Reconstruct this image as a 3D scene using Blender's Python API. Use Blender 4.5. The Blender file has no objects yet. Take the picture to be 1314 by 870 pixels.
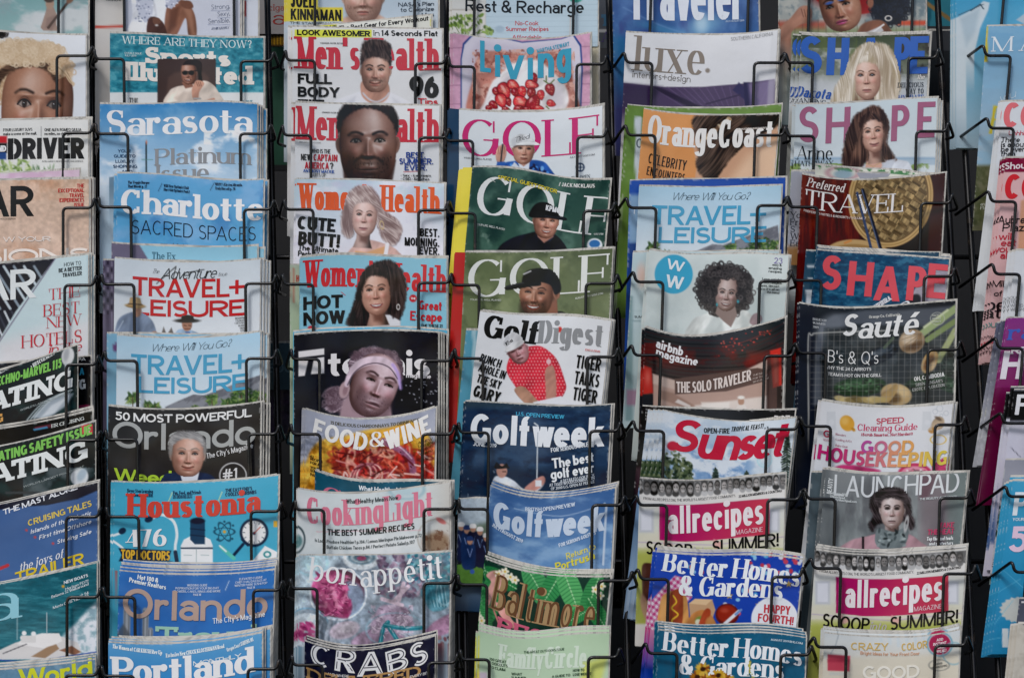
import bpy, contextlib, math, random
import numpy as np

random.seed(7)
R = math.radians
SC = bpy.context.scene
COL = SC.collection
# ------------------------------------------------------------------ camera, sky, sun, exposure
D = 3.2                                   # camera to the uppermost row of the rack, metres
cam_data = bpy.data.cameras.new("camera")
cam_data.sensor_width = 36.0
cam_data.lens = 36.0 * D / 1.314
cam_data.clip_start = 0.05
cam_data.clip_end = 100.0
cam = bpy.data.objects.new("camera", cam_data)
cam.location = (0.0, -D, 0.0)
cam.rotation_euler = (R(90), 0, 0)
COL.objects.link(cam)
SC.camera = cam

SUN_EL, SUN_AZ = R(50), R(204)            # from the front, a little to the left, veiled by cloud
world = bpy.data.worlds.new("World")
SC.world = world
world.use_nodes = True
wn = world.node_tree
sky = wn.nodes.new("ShaderNodeTexSky")
sky.sky_type = 'NISHITA'
sky.sun_disc = False
sky.sun_elevation = SUN_EL
sky.sun_rotation = SUN_AZ
sky.air_density = 1.0
sky.dust_density = 2.0
sky.ozone_density = 0.6
bgn = wn.nodes["Background"]
bgn.inputs["Strength"].default_value = 0.125
wn.links.new(sky.outputs[0], bgn.inputs["Color"])
sun_data = bpy.data.lights.new("sun", 'SUN')
sun_data.energy = 1.55
sun_data.angle = R(14)
sun_data.color = (1.0, 0.99, 0.985)
sun = bpy.data.objects.new("sun", sun_data)
_d = (math.sin(SUN_AZ) * math.cos(SUN_EL), math.cos(SUN_AZ) * math.cos(SUN_EL), math.sin(SUN_EL))
from mathutils import Vector
sun.rotation_euler = Vector(_d).to_track_quat('Z', 'Y').to_euler()
sun.location = (0, -2, 3)
COL.objects.link(sun)
SC.view_settings.view_transform = 'Standard'
SC.view_settings.look = 'None'
SC.view_settings.gamma = 1.0
SC.view_settings.exposure = EXPOSURE = 0.04
SC.cycles.max_bounces = 5
SC.cycles.diffuse_bounces = 3

# ------------------------------------------------------------------ geometry helpers
STEP, LEAN, PXM = 0.030, 0.04, 0.001      # each pocket row stands 30 mm further forward than the one above


def W3(px, py, d):
    """photo pixel + depth towards the viewer -> point in the world"""
    k = (D - d) / D * PXM
    return np.stack([(px - 657.0) * k, -d + 0 * px, (435.0 - py) * k], -1)


def lin(c):
    c = np.clip(np.asarray(c, float), 0, 1)
    return np.where(c <= 0.04045, c / 12.92, ((c + 0.055) / 1.055) ** 2.4)


def rgb(c):
    if isinstance(c, str):
        return np.array([int(c[i:i + 2], 16) / 255 for i in (0, 2, 4)])
    return np.asarray(c, float)


def mesh_obj(name, V, faces, mat, parent=None, cols=None, smooth=True, origin=None):
    """faces: list of int arrays (n,3) or (n,4)"""
    V = np.asarray(V, np.float64)
    if origin is not None:
        V = V - np.asarray(origin)
    m = bpy.data.meshes.new(name)
    m.vertices.add(len(V))
    m.vertices.foreach_set("co", V.astype(np.float32).ravel())
    li = np.concatenate([f.ravel() for f in faces]).astype(np.int32)
    tot = np.concatenate([np.full(len(f), f.shape[1], np.int32) for f in faces])
    st = np.concatenate([[0], np.cumsum(tot)[:-1]]).astype(np.int32)
    m.loops.add(len(li))
    m.loops.foreach_set("vertex_index", li)
    m.polygons.add(len(tot))
    m.polygons.foreach_set("loop_start", st)
    m.polygons.foreach_set("loop_total", tot)
    m.polygons.foreach_set("use_smooth", np.full(len(tot), smooth))
    m.update(calc_edges=True)
    if cols is not None:
        a = m.attributes.new("print_colour", 'FLOAT_COLOR', 'POINT')
        c4 = np.ones((len(V), 4), np.float32)
        c4[:, :3] = cols
        a.data.foreach_set("color", c4.ravel())
    m.materials.append(mat)
    o = bpy.data.objects.new(name, m)
    COL.objects.link(o)
    if parent is not None:
        o.parent = parent
    return o


def thing(name, label, cat, loc, group=None):
    o = bpy.data.objects.new(name, None)
    o.empty_display_size = 0.02
    COL.objects.link(o)
    o.location = loc
    o["label"] = label
    o["category"] = cat
    if group:
        o["group"] = group
    return o


def grid_faces(nr, nc, base=0):
    i = np.arange((nr - 1) * (nc - 1))
    r, c = i // (nc - 1), i % (nc - 1)
    a = base + r * nc + c
    return np.stack([a, a + nc, a + nc + 1, a + 1], -1)


def tube(pts, rad, seg=8, fillet=0.006, closed=False):
    """round wire along a polyline with rounded corners -> V, F"""
    P = [np.array(p, float) for p in pts]
    path = [P[0]]
    for i in range(1, len(P) - 1):
        a, b, c = P[i - 1], P[i], P[i + 1]
        u, v = a - b, c - b
        lu, lv = np.linalg.norm(u), np.linalg.norm(v)
        f = min(fillet, lu * .45, lv * .45)
        p0, p2 = b + u / lu * f, b + v / lv * f
        for t in np.linspace(0, 1, 6):
            path.append((1 - t) ** 2 * p0 + 2 * t * (1 - t) * b + t * t * p2)
    path.append(P[-1])
    path = np.array(path)
    tan = np.gradient(path, axis=0)
    tan /= np.linalg.norm(tan, axis=1)[:, None] + 1e-12
    nrm = np.cross(tan[0], [0.3, 0.9, 0.2])
    nrm /= np.linalg.norm(nrm)
    V = []
    for p, t in zip(path, tan):
        nrm = nrm - t * np.dot(nrm, t)
        nrm /= np.linalg.norm(nrm)
        b = np.cross(t, nrm)
        for k in range(seg):
            a = 2 * math.pi * k / seg
            V.append(p + rad * (math.cos(a) * nrm + math.sin(a) * b))
    n = len(path)
    F = []
    for i in range(n - 1):
        for k in range(seg):
            k2 = (k + 1) % seg
            F.append((i * seg + k, i * seg + k2, (i + 1) * seg + k2, (i + 1) * seg + k))
    V += [path[0], path[-1]]
    for k in range(seg):
        k2 = (k + 1) % seg
        F.append((n * seg, k2, k, k))
        F.append((n * seg + 1, (n - 1) * seg + k, (n - 1) * seg + k2, (n - 1) * seg + k2))
    quads = np.array([f for f in F if f[2] != f[3]])
    tris = np.array([f[:3] for f in F if f[2] == f[3]])
    return np.array(V), quads, tris


def join_parts(parts):
    Vs, Q, T, o = [], [], [], 0
    for V, q, t in parts:
        Vs.append(V); Q.append(q + o)
        if t is not None and len(t):
            T.append(t + o)
        o += len(V)
    return np.concatenate(Vs), [np.concatenate(Q)] + ([np.concatenate(T)] if T else [])


def box(x0, x1, y0, y1, z0, z1):
    V = np.array([[x, y, z] for x in (x0, x1) for y in (y0, y1) for z in (z0, z1)])
    Q = np.array([[0, 1, 3, 2], [4, 6, 7, 5], [0, 4, 5, 1], [2, 3, 7, 6], [0, 2, 6, 4], [1, 5, 7, 3]])
    return V, Q, None


# ------------------------------------------------------------------ materials
def new_mat(name):
    m = bpy.data.materials.new(name)
    m.use_nodes = True
    return m, m.node_tree, m.node_tree.nodes["Principled BSDF"]


def mat_print():
    m, nt, b = new_mat("printed_cover_stock")
    at = nt.nodes.new("ShaderNodeAttribute"); at.attribute_name = "print_colour"
    tc = nt.nodes.new("ShaderNodeTexCoord")
    n1 = nt.nodes.new("ShaderNodeTexNoise"); n1.inputs["Scale"].default_value = 900; n1.inputs["Detail"].default_value = 2
    hv = nt.nodes.new("ShaderNodeMapRange")
    hv.inputs["To Min"].default_value = 0.95; hv.inputs["To Max"].default_value = 1.05
    mx = nt.nodes.new("ShaderNodeMix"); mx.data_type = 'RGBA'; mx.blend_type = 'MULTIPLY'
    mx.inputs["Factor"].default_value = 1.0
    nt.links.new(tc.outputs["Object"], n1.inputs["Vector"])
    nt.links.new(n1.outputs["Fac"], hv.inputs["Value"])
    nt.links.new(at.outputs["Color"], mx.inputs["A"])
    nt.links.new(hv.outputs["Result"], mx.inputs["B"])
    nt.links.new(mx.outputs["Result"], b.inputs["Base Color"])
    n2 = nt.nodes.new("ShaderNodeTexNoise"); n2.inputs["Scale"].default_value = 16; n2.inputs["Detail"].default_value = 3
    oi = nt.nodes.new("ShaderNodeObjectInfo")
    va = nt.nodes.new("ShaderNodeVectorMath"); va.operation = 'ADD'
    nt.links.new(tc.outputs["Object"], va.inputs[0])
    nt.links.new(oi.outputs["Location"], va.inputs[1])
    nt.links.new(va.outputs[0], n2.inputs["Vector"])
    rr = nt.nodes.new("ShaderNodeMapRange")
    rr.inputs["To Min"].default_value = 0.20; rr.inputs["To Max"].default_value = 0.40
    nt.links.new(n2.outputs["Fac"], rr.inputs["Value"])
    nt.links.new(rr.outputs["Result"], b.inputs["Roughness"])
    bp = nt.nodes.new("ShaderNodeBump"); bp.inputs["Strength"].default_value = 0.6; bp.inputs["Distance"].default_value = 0.004
    nt.links.new(n2.outputs["Fac"], bp.inputs["Height"])
    nt.links.new(bp.outputs["Normal"], b.inputs["Normal"])
    b.inputs["Specular IOR Level"].default_value = 0.11
    # varnish: a thin gloss coat, thicker in places, over a sheet that is never quite flat
    n3 = nt.nodes.new("ShaderNodeTexNoise"); n3.inputs["Scale"].default_value = 9; n3.inputs["Detail"].default_value = 2
    nt.links.new(va.outputs[0], n3.inputs["Vector"])
    cw = nt.nodes.new("ShaderNodeMapRange")
    cw.inputs["From Min"].default_value = 0.42; cw.inputs["From Max"].default_value = 0.62
    cw.inputs["To Min"].default_value = 0.05; cw.inputs["To Max"].default_value = 0.5
    nt.links.new(n3.outputs["Fac"], cw.inputs["Value"])
    nt.links.new(cw.outputs["Result"], b.inputs["Coat Weight"])
    b.inputs["Coat Roughness"].default_value = 0.13
    b2 = nt.nodes.new("ShaderNodeBump"); b2.inputs["Strength"].default_value = 0.9; b2.inputs["Distance"].default_value = 0.008
    nt.links.new(n3.outputs["Fac"], b2.inputs["Height"])
    nt.links.new(b2.outputs["Normal"], b.inputs["Coat Normal"])
    return m


def mat_paper():
    m, nt, b = new_mat("page_edges")
    tc = nt.nodes.new("ShaderNodeTexCoord")
    mp = nt.nodes.new("ShaderNodeMapping"); mp.inputs["Scale"].default_value = (30, 2600, 30)
    n = nt.nodes.new("ShaderNodeTexNoise"); n.inputs["Scale"].default_value = 1.0; n.inputs["Detail"].default_value = 3
    cr = nt.nodes.new("ShaderNodeValToRGB")
    cr.color_ramp.elements[0].position = .36; cr.color_ramp.elements[0].color = (.36, .345, .315, 1)
    cr.color_ramp.elements[1].position = .56; cr.color_ramp.elements[1].color = (.58, .555, .50, 1)
    nt.links.new(tc.outputs["Object"], mp.inputs["Vector"])
    nt.links.new(mp.outputs[0], n.inputs["Vector"])
    nt.links.new(n.outputs["Fac"], cr.inputs["Fac"])
    nt.links.new(cr.outputs["Color"], b.inputs["Base Color"])
    b.inputs["Roughness"].default_value = 0.75
    return m


def mat_wire():
    m, nt, b = new_mat("black_painted_wire")
    tc = nt.nodes.new("ShaderNodeTexCoord")
    n = nt.nodes.new("ShaderNodeTexNoise"); n.inputs["Scale"].default_value = 55; n.inputs["Detail"].default_value = 5
    cr = nt.nodes.new("ShaderNodeValToRGB")
    e = cr.color_ramp.elements
    e[0].position = .0; e[0].color = (.004, .004, .0045, 1)
    e[1].position = .60; e[1].color = (.007, .007, .0075, 1)
    k = e.new(.70); k.color = (.03, .023, .018, 1)
    nt.links.new(tc.outputs["Object"], n.inputs["Vector"])
    nt.links.new(n.outputs["Fac"], cr.inputs["Fac"])
    nt.links.new(cr.outputs["Color"], b.inputs["Base Color"])
    b.inputs["Roughness"].default_value = 0.27
    b.inputs["Specular IOR Level"].default_value = 0.42
    return m


def mat_plain(name, c, rough=.6, var=.25, scale=20):
    m, nt, b = new_mat(name)
    tc = nt.nodes.new("ShaderNodeTexCoord")
    n = nt.nodes.new("ShaderNodeTexNoise"); n.inputs["Scale"].default_value = scale; n.inputs["Detail"].default_value = 4
    cr = nt.nodes.new("ShaderNodeValToRGB")
    cr.color_ramp.elements[0].position = .3
    cr.color_ramp.elements[1].position = .7
    cr.color_ramp.elements[0].color = (*[x * (1 - var) for x in c], 1)
    cr.color_ramp.elements[1].color = (*[x * (1 + var) for x in c], 1)
    nt.links.new(tc.outputs["Object"], n.inputs["Vector"])
    nt.links.new(n.outputs["Fac"], cr.inputs["Fac"])
    nt.links.new(cr.outputs["Color"], b.inputs["Base Color"])
    b.inputs["Roughness"].default_value = rough
    return m


M_PRINT, M_PAPER, M_WIRE = mat_print(), mat_paper(), mat_wire()

# ------------------------------------------------------------------ lettering: skeleton alphabet drawn with a contrast pen
X_ = .68
_S = lambda x, y: ('S', x, y, 0)
_SL = lambda x, y: ('S', x, y, -1)
_SR = lambda x, y: ('S', x, y, 1)
_L = lambda *a: ('L',) + a
_A = lambda *a: ('A',) + a
_K = lambda *a: ('K',) + a
_D = lambda *a: ('D',) + a


def _bowl(x=X_):
    return _A(.5, x / 2, .5, x / 2, 0, 360)


_P = [_L(0, 0, 0, 1), _L(0, 1, .5, 1), _A(.5, .74, .5, .26, 90, -90), _L(0, .48, .5, .48), _S(0, 0), _SL(0, 1)]
_O = [_A(.5, .5, .5, .5, 0, 360)]
_C = [_A(.5, .5, .5, .5, 48, 312), _K(.9, .66, .97)]
_E = [_L(.4, .0, .85, .0)]
GL = {
    'A': (.92, [_L(0, 0, .5, 1, 'N'), _L(.5, 1, 1, 0, 'T'), _L(.2, .32, .8, .32), _S(0, 0), _S(1, 0)]),
    'B': (.74, [_L(0, 0, 0, 1), _L(0, 1, .5, 1), _A(.5, .76, .42, .24, 90, -90), _L(0, .52, .5, .52), _A(.5, .26, .5, .26, 90, -90), _L(0, 0, .5, 0), _SL(0, 0), _SL(0, 1)]),
    'C': (.82, _C + [_K(.9, .05, .3)]),
    'D': (.84, [_L(0, 0, 0, 1), _L(0, 1, .4, 1), _A(.4, .5, .6, .5, 90, -90), _L(0, 0, .4, 0), _SL(0, 0), _SL(0, 1)]),
    'E': (.68, [_L(0, 0, 0, 1), _L(0, 1, 1, 1), _L(0, .52, .8, .52), _L(0, 0, 1, 0), _K(1, .72, 1), _K(1, 0, .3), _K(.8, .38, .66), _SL(0, 0), _SL(0, 1)]),
    'F': (.66, [_L(0, 0, 0, 1), _L(0, 1, 1, 1), _L(0, .5, .8, .5), _K(1, .7, 1), _K(.8, .36, .64), _S(0, 0), _SL(0, 1)]),
    'G': (.88, [_A(.5, .5, .5, .5, 48, 360), _L(.98, .06, .98, .45), _L(.58, .45, .98, .45), _K(.9, .66, .97)]),
    'H': (.88, [_L(0, 0, 0, 1), _L(1, 0, 1, 1), _L(0, .52, 1, .52), _S(0, 0), _S(1, 0), _S(0, 1), _S(1, 1)]),
    'I': (.30, [_L(.5, 0, .5, 1), _S(.5, 0), _S(.5, 1)]),
    'J': (.55, [_L(.9, .28, .9, 1), _A(.45, .28, .45, .28, 0, -170), _S(.9, 1)]),
    'K': (.84, [_L(0, 0, 0, 1), _L(.05, .38, .95, 1, 'N'), _L(.36, .6, 1, 0, 'T'), _S(0, 0), _S(0, 1), _S(.95, 1), _S(1, 0)]),
    'L': (.66, [_L(0, 0, 0, 1), _L(0, 0, 1, 0), _K(1, 0, .34), _SL(0, 0), _S(0, 1)]),
    'M': (1.08, [_L(0, 0, 0, 1, 'N'), _L(0, 1, .5, 0, 'T'), _L(.5, 0, 1, 1, 'N'), _L(1, 0, 1, 1, 'T'), _S(0, 0), _S(1, 0), _SL(0, 1), _SR(1, 1)]),
    'N': (.9, [_L(0, 0, 0, 1, 'N'), _L(0, 1, 1, 0, 'T'), _L(1, 0, 1, 1, 'N'), _S(0, 0), _SL(0, 1), _S(1, 1)]),
    'O': (.92, _O),
    'P': (.74, _P),
    'Q': (.92, _O + [_L(.55, .26, 1, -.08, 'T')]),
    'R': (.80, _P + [_L(.45, .48, 1, 0, 'T'), _SR(1, 0)]),
    'S': (.66, [('Z', 1.0), _K(.86, .70, .98), _K(.05, .02, .32)]),
    'T': (.76, [_L(.5, 0, .5, 1), _L(0, 1, 1, 1), _K(0, .7, 1), _K(1, .7, 1), _S(.5, 0)]),
    'U': (.86, [_L(0, .32, 0, 1, 'T'), _A(.5, .32, .5, .32, 180, 360), _L(1, .32, 1, 1, 'N'), _S(0, 1), _S(1, 1)]),
    'V': (.9, [_L(0, 1, .5, 0, 'T'), _L(.5, 0, 1, 1, 'N'), _S(0, 1), _S(1, 1)]),
    'W': (1.25, [_L(0, 1, .26, 0, 'T'), _L(.26, 0, .5, 1, 'N'), _L(.5, 1, .76, 0, 'T'), _L(.76, 0, 1, 1, 'N'), _S(0, 1), _S(1, 1)]),
    'X': (.86, [_L(0, 1, 1, 0, 'T'), _L(0, 0, 1, 1, 'N'), _S(0, 0), _S(1, 0), _S(0, 1), _S(1, 1)]),
    'Y': (.86, [_L(0, 1, .5, .44, 'T'), _L(.5, .44, 1, 1, 'N'), _L(.5, 0, .5, .46, 'T'), _S(0, 1), _S(1, 1), _S(.5, 0)]),
    'Z': (.72, [_L(0, 1, 1, 1), _L(1, 1, 0, 0, 'T'), _L(0, 0, 1, 0), _K(0, .72, 1), _K(1, 0, .28)]),
    'a': (.60, [_A(.5, X_ - .2, .48, .2, 165, 0), _L(1, 0, 1, X_ - .18), _A(.48, .2, .48, .2, 0, 360), _SR(1, 0)]),
    'b': (.66, [_L(0, 0, 0, 1), _bowl(), _SL(0, 1)]),
    'c': (.56, [_A(.5, X_ / 2, .5, X_ / 2, 48, 318), _D(.84, X_ - .16, .075)]),
    'd': (.66, [_L(1, 0, 1, 1), _bowl(), _SL(1, 1), _SR(1, 0)]),
    'e': (.62, [_A(.5, X_ / 2, .5, X_ / 2, 0, 318), _L(0, X_ / 2, 1, X_ / 2)]),
    'f': (.42, [_L(.32, 0, .32, .8), _A(.82, .8, .5, .2, 180, 70), _L(0, X_, .85, X_), _S(.32, 0)]),
    'g': (.66, [_bowl(), _L(1, -.08, 1, X_), _A(.5, -.08, .5, .22, 0, -155)]),
    'h': (.66, [_L(0, 0, 0, 1), _A(.5, X_ - .26, .5, .26, 180, 0), _L(1, 0, 1, X_ - .26), _S(0, 0), _S(1, 0), _SL(0, 1)]),
    'i': (.30, [_L(.5, 0, .5, X_), _D(.5, .9, .12), _S(.5, 0), _SL(.5, X_)]),
    'j': (.30, [_L(.6, -.1, .6, X_), _A(.1, -.1, .5, .2, 0, -120), _D(.6, .9, .12), _SL(.6, X_)]),
    'k': (.66, [_L(0, 0, 0, 1), _L(.05, .26, .9, X_, 'N'), _L(.36, .42, 1, 0, 'T'), _S(0, 0), _SL(0, 1), _S(.9, X_), _S(1, 0)]),
    'l': (.30, [_L(.5, 0, .5, 1), _S(.5, 0), _SL(.5, 1)]),
    'm': (1.02, [_L(0, 0, 0, X_), _A(.25, X_ - .24, .25, .24, 180, 0), _L(.5, 0, .5, X_ - .24), _A(.75, X_ - .24, .25, .24, 180, 0), _L(1, 0, 1, X_ - .24), _S(0, 0), _S(.5, 0), _S(1, 0), _SL(0, X_)]),
    'n': (.66, [_L(0, 0, 0, X_), _A(.5, X_ - .26, .5, .26, 180, 0), _L(1, 0, 1, X_ - .26), _S(0, 0), _S(1, 0), _SL(0, X_)]),
    'o': (.64, [_bowl()]),
    'p': (.66, [_L(0, -.3, 0, X_), _bowl(), _S(0, -.3), _SL(0, X_)]),
    'q': (.66, [_L(1, -.3, 1, X_), _bowl(), _S(1, -.3)]),
    'r': (.46, [_L(0, 0, 0, X_), _A(.72, X_ - .26, .72, .26, 180, 70), _D(.9, X_ - .1, .07), _S(0, 0), _SL(0, X_)]),
    's': (.52, [('Z', X_)]),
    't': (.42, [_L(.36, .17, .36, .9), _A(.76, .17, .4, .17, 180, 300), _L(0, X_, .9, X_)]),
    'u': (.66, [_L(0, .26, 0, X_), _A(.5, .26, .5, .26, 180, 360), _L(1, 0, 1, X_), _SL(0, X_), _SL(1, X_), _SR(1, 0)]),
    'v': (.64, [_L(0, X_, .5, 0, 'T'), _L(.5, 0, 1, X_, 'N'), _S(0, X_), _S(1, X_)]),
    'w': (.95, [_L(0, X_, .26, 0, 'T'), _L(.26, 0, .5, X_, 'N'), _L(.5, X_, .76, 0, 'T'), _L(.76, 0, 1, X_, 'N'), _S(0, X_), _S(1, X_)]),
    'x': (.64, [_L(0, X_, 1, 0, 'T'), _L(0, 0, 1, X_, 'N'), _S(0, 0), _S(1, 0), _S(0, X_), _S(1, X_)]),
    'y': (.64, [_L(0, X_, .5, 0, 'T'), _L(.28, -.3, 1, X_, 'N'), _S(0, X_), _S(1, X_)]),
    'z': (.56, [_L(0, X_, 1, X_), _L(1, X_, 0, 0, 'T'), _L(0, 0, 1, 0)]),
    '0': (.66, _O),
    '1': (.42, [_L(.6, 0, .6, 1), _L(.1, .78, .6, 1, 'N'), _S(.6, 0)]),
    '2': (.62, [_A(.5, .7, .46, .3, 165, -30), _L(.9, .56, .02, 0, 'N'), _L(0, 0, 1, 0)]),
    '3': (.62, [_A(.46, .76, .44, .24, 160, -90), _A(.46, .26, .52, .26, 90, -160)]),
    '4': (.68, [_L(.76, 0, .76, 1), _L(.0, .28, .76, 1, 'N'), _L(0, .28, 1, .28)]),
    '5': (.62, [_L(.12, 1, .92, 1), _L(.12, .54, .12, 1, 'N'), _A(.44, .32, .54, .32, 125, -155)]),
    '6': (.64, [_A(.5, .31, .5, .31, 0, 360), _A(.86, .34, .86, .66, 180, 98)]),
    '7': (.62, [_L(0, 1, 1, 1), _L(.36, 0, 1, 1, 'T')]),
    '8': (.64, [_A(.5, .76, .43, .24, 0, 360), _A(.5, .27, .5, .27, 0, 360)]),
    '9': (.64, [_A(.5, .69, .5, .31, 0, 360), _A(.14, .66, .86, .66, 0, -82)]),
    '&': (.86, [_A(.42, .77, .28, .23, 0, 360), _A(.36, .28, .36, .28, 70, 320), _L(.2, .64, .95, 0, 'T'), _A(.3, .3, .6, .3, -60, 25)]),
    '.': (.22, [_D(.5, .1, .1)]), ',': (.22, [_D(.5, .1, .1), _L(.35, -.14, .6, .06, 'N')]),
    ':': (.22, [_D(.5, .1, .1), _D(.5, .55, .1)]),
    "'": (.2, [_L(.5, .72, .5, 1)]),
    '!': (.26, [_L(.5, .3, .5, 1), _D(.5, .1, .1)]),
    '?': (.52, [_A(.5, .74, .45, .26, 170, -70), _L(.55, .28, .55, .5), _D(.55, .1, .1)]),
    '+': (.8, [_L(.5, .12, .5, .88), _L(0, .5, 1, .5)]),
    '-': (.42, [_L(.1, .38, .9, .38)]), '/': (.5, [_L(0, 0, 1, 1, 'N')]),
    '*': (.3, [_D(.5, .42, .15)]), '#': (.7, [_L(.2, 0, .35, 1, 'N'), _L(.6, 0, .75, 1, 'N'), _L(0, .35, 1, .35), _L(0, .68, 1, .68)]),
    '(': (.3, [_A(1, .45, .8, .6, 130, 230)]), ')': (.3, [_A(0, .45, .8, .6, 50, -50)]),
    '>': (.6, [_L(.0, .1, .45, .4, 'N'), _L(0, .7, .45, .4, 'N'), _L(.5, .1, .95, .4, 'N'), _L(.5, .7, .95, .4, 'N')]),
}
GL['é'] = (.62, GL['e'][1] + [_L(.4, .76, .75, .98, 'T')])
GL['@'] = GL['O']
GL['"'] = (.32, [_L(.2, .7, .2, 1), _L(.8, .7, .8, 1)])

#        thick thin serif slant gap
ST = {
    'sl': (.075, .07, 0, 0, .10), 'sr': (.12, .105, 0, 0, .085), 'sm': (.16, .14, 0, 0, .055), 'sb': (.20, .17, 0, 0, .045), 'sx': (.27, .21, 0, 0, .03),
    'si': (.18, .15, 0, .22, .09), 'sli': (.075, .07, 0, .26, .08),
    'dl': (.13, .03, .09, 0, .06), 'dd': (.19, .04, .09, 0, .04), 'dx': (.25, .05, .07, 0, .02), 'di': (.15, .04, .08, .25, .05),
    'sf': (.15, .06, .09, 0, .07), 'sfb': (.23, .09, .075, 0, .02), 'sfi': (.13, .06, .08, .22, .05), 'slab': (.26, .17, .09, 0, .02),
    'scr': (.055, .05, 0, .38, .02), 'scb': (.23, .17, 0, .22, -.06), 'in': (.03, .03, 0, 0, .07),
}


def glyph_strokes(ch, wpx, h, th, tn, ser, small):
    """-> list of (pts_left, pts_right) ribbons in px, y up from the baseline; wpx = glyph width"""
    out = []
    W0, strokes = GL[ch]
    mx = lambda x: th / 2 + x * max(wpx - th, .01)

    def iy(y):
        if abs(y) < 1e-6 or abs(y + .3) < 1e-6:
            return y * h + tn / 2
        if abs(y - 1) < 1e-6 or abs(y - X_) < 1e-6:
            return y * h - tn / 2
        return y * h
    for s in strokes:
        k = s[0]
        if k == 'L':
            x0, y0, x1, y1 = s[1:5]
            w = s[5] if len(s) > 5 else 'A'
            ax, bx = mx(x0), mx(x1)
            if abs(y0 - y1) < 1e-6:
                y = iy(y0)
                n = max(1, int(abs(bx - ax) / 7))
                e0, e1 = sorted((x0 * wpx, x1 * wpx))
                xs = np.linspace(e0, e1, n + 1)
                if ser == 0:
                    pass
                out.append((np.stack([xs, np.full(n + 1, y - tn / 2)], -1), np.stack([xs, np.full(n + 1, y + tn / 2)], -1)))
            else:
                a, b = y0 * h, y1 * h
                dx, dy = bx - ax, b - a
                L = math.hypot(dx, dy)
                sn = max(abs(dy) / L, .35)
                wd = th if w in 'TA' else (tn if ser else th * .92)
                if w == 'A' and abs(dx) > abs(dy) * .2:
                    wd = tn
                hw = wd / 2 / sn
                n = max(1, int(abs(dx) / 6), int(abs(dy) / 4))
                t = np.linspace(0, 1, n + 1)
                xs, ys = ax + dx * t, a + dy * t
                out.append((np.stack([xs - hw, ys], -1), np.stack([xs + hw, ys], -1)))
        elif k == 'A':
            cx, cy, rx, ry, a0, a1 = s[1:]
            lo, hi = iy(cy - ry), iy(cy + ry)
            cyy, ryy = (lo + hi) / 2, (hi - lo) / 2
            l, r = mx(cx - rx), mx(cx + rx)
            cxx, rxx = (l + r) / 2, (r - l) / 2
            n = max(5, int(abs(a1 - a0) / (26 if small else 13)))
            t = np.radians(np.linspace(a0, a1, n + 1))
            p = np.stack([cxx + rxx * np.cos(t), cyy + ryy * np.sin(t)], -1)
            tg = np.stack([-rxx * np.sin(t), ryy * np.cos(t)], -1)
            tg /= np.linalg.norm(tg, axis=1)[:, None] + 1e-9
            w = tn + (th - tn) * np.abs(tg[:, 1]) ** 1.3
            nn = np.stack([np.cos(t) * ryy, np.sin(t) * rxx], -1)
            nn /= np.linalg.norm(nn, axis=1)[:, None] + 1e-9
            out.append((p - nn * w[:, None] / 2, p + nn * w[:, None] / 2))
        elif k == 'Z':
            H = s[1] * h
            n = 9 if small else 18
            t1 = np.radians(np.linspace(32, 270, n))
            t2 = np.radians(np.linspace(90, -148, n))
            l, r = mx(0), mx(1)
            rt, rb = (H - tn) * .245, (H - tn) * .255
            cxx, rx = (l + r) / 2, (r - l) / 2
            pt = np.stack([cxx + rx * .93 * np.cos(t1), H - tn / 2 - rt + rt * np.sin(t1)], -1)
            pb = np.stack([cxx + rx * np.cos(t2), tn / 2 + rb + rb * np.sin(t2)], -1)
            p = np.concatenate([pt[:-2], pb[2:]])
            tg = np.gradient(p, axis=0)
            tg /= np.linalg.norm(tg, axis=1)[:, None] + 1e-9
            nn = np.stack([-tg[:, 1], tg[:, 0]], -1)
            q = np.linspace(-1, 1, len(p))
            wt = np.maximum(np.abs(tg[:, 1]) ** 1.3 * .85, np.exp(-(q / .33) ** 2))
            w = tn + (th - tn) * np.clip(wt, 0, 1)
            out.append((p - nn * w[:, None] / 2, p + nn * w[:, None] / 2))
        elif k == 'D':
            cx, cy, r = s[1:]
            r = max(r * h, th * .55)
            t = np.radians(np.linspace(90, -90, 5 if small else 8))
            c = np.array([mx(cx), max(cy * h, r)])
            a = c + r * np.stack([np.cos(t), np.sin(t)], -1)
            b = c + r * np.stack([-np.cos(t), np.sin(t)], -1)
            out.append((b, a))
        elif k == 'S' and ser > 0:
            x, y, side = s[1:]
            sl = ser * h
            st = max(tn * .95, .03 * h)
            xc = mx(x)
            l = xc - th / 2 - (sl if side <= 0 else 0)
            r = xc + th / 2 + (sl if side >= 0 else 0)
            yy = y * h
            y0, y1 = (yy, yy + st) if y <= 0 else (yy - st, yy)
            out.append((np.array([[l, y0], [l, y1]]), np.array([[r, y0], [r, y1]])))
        elif k == 'K' and ser > 0:
            x, ya, yb = s[1:]
            xc = mx(x) + th * .3
            wd = max(tn * 1.3, th * .3)
            out.append((np.array([[xc - wd, ya * h], [xc - wd, yb * h]]), np.array([[xc, ya * h], [xc, yb * h]])))
    return out


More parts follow.
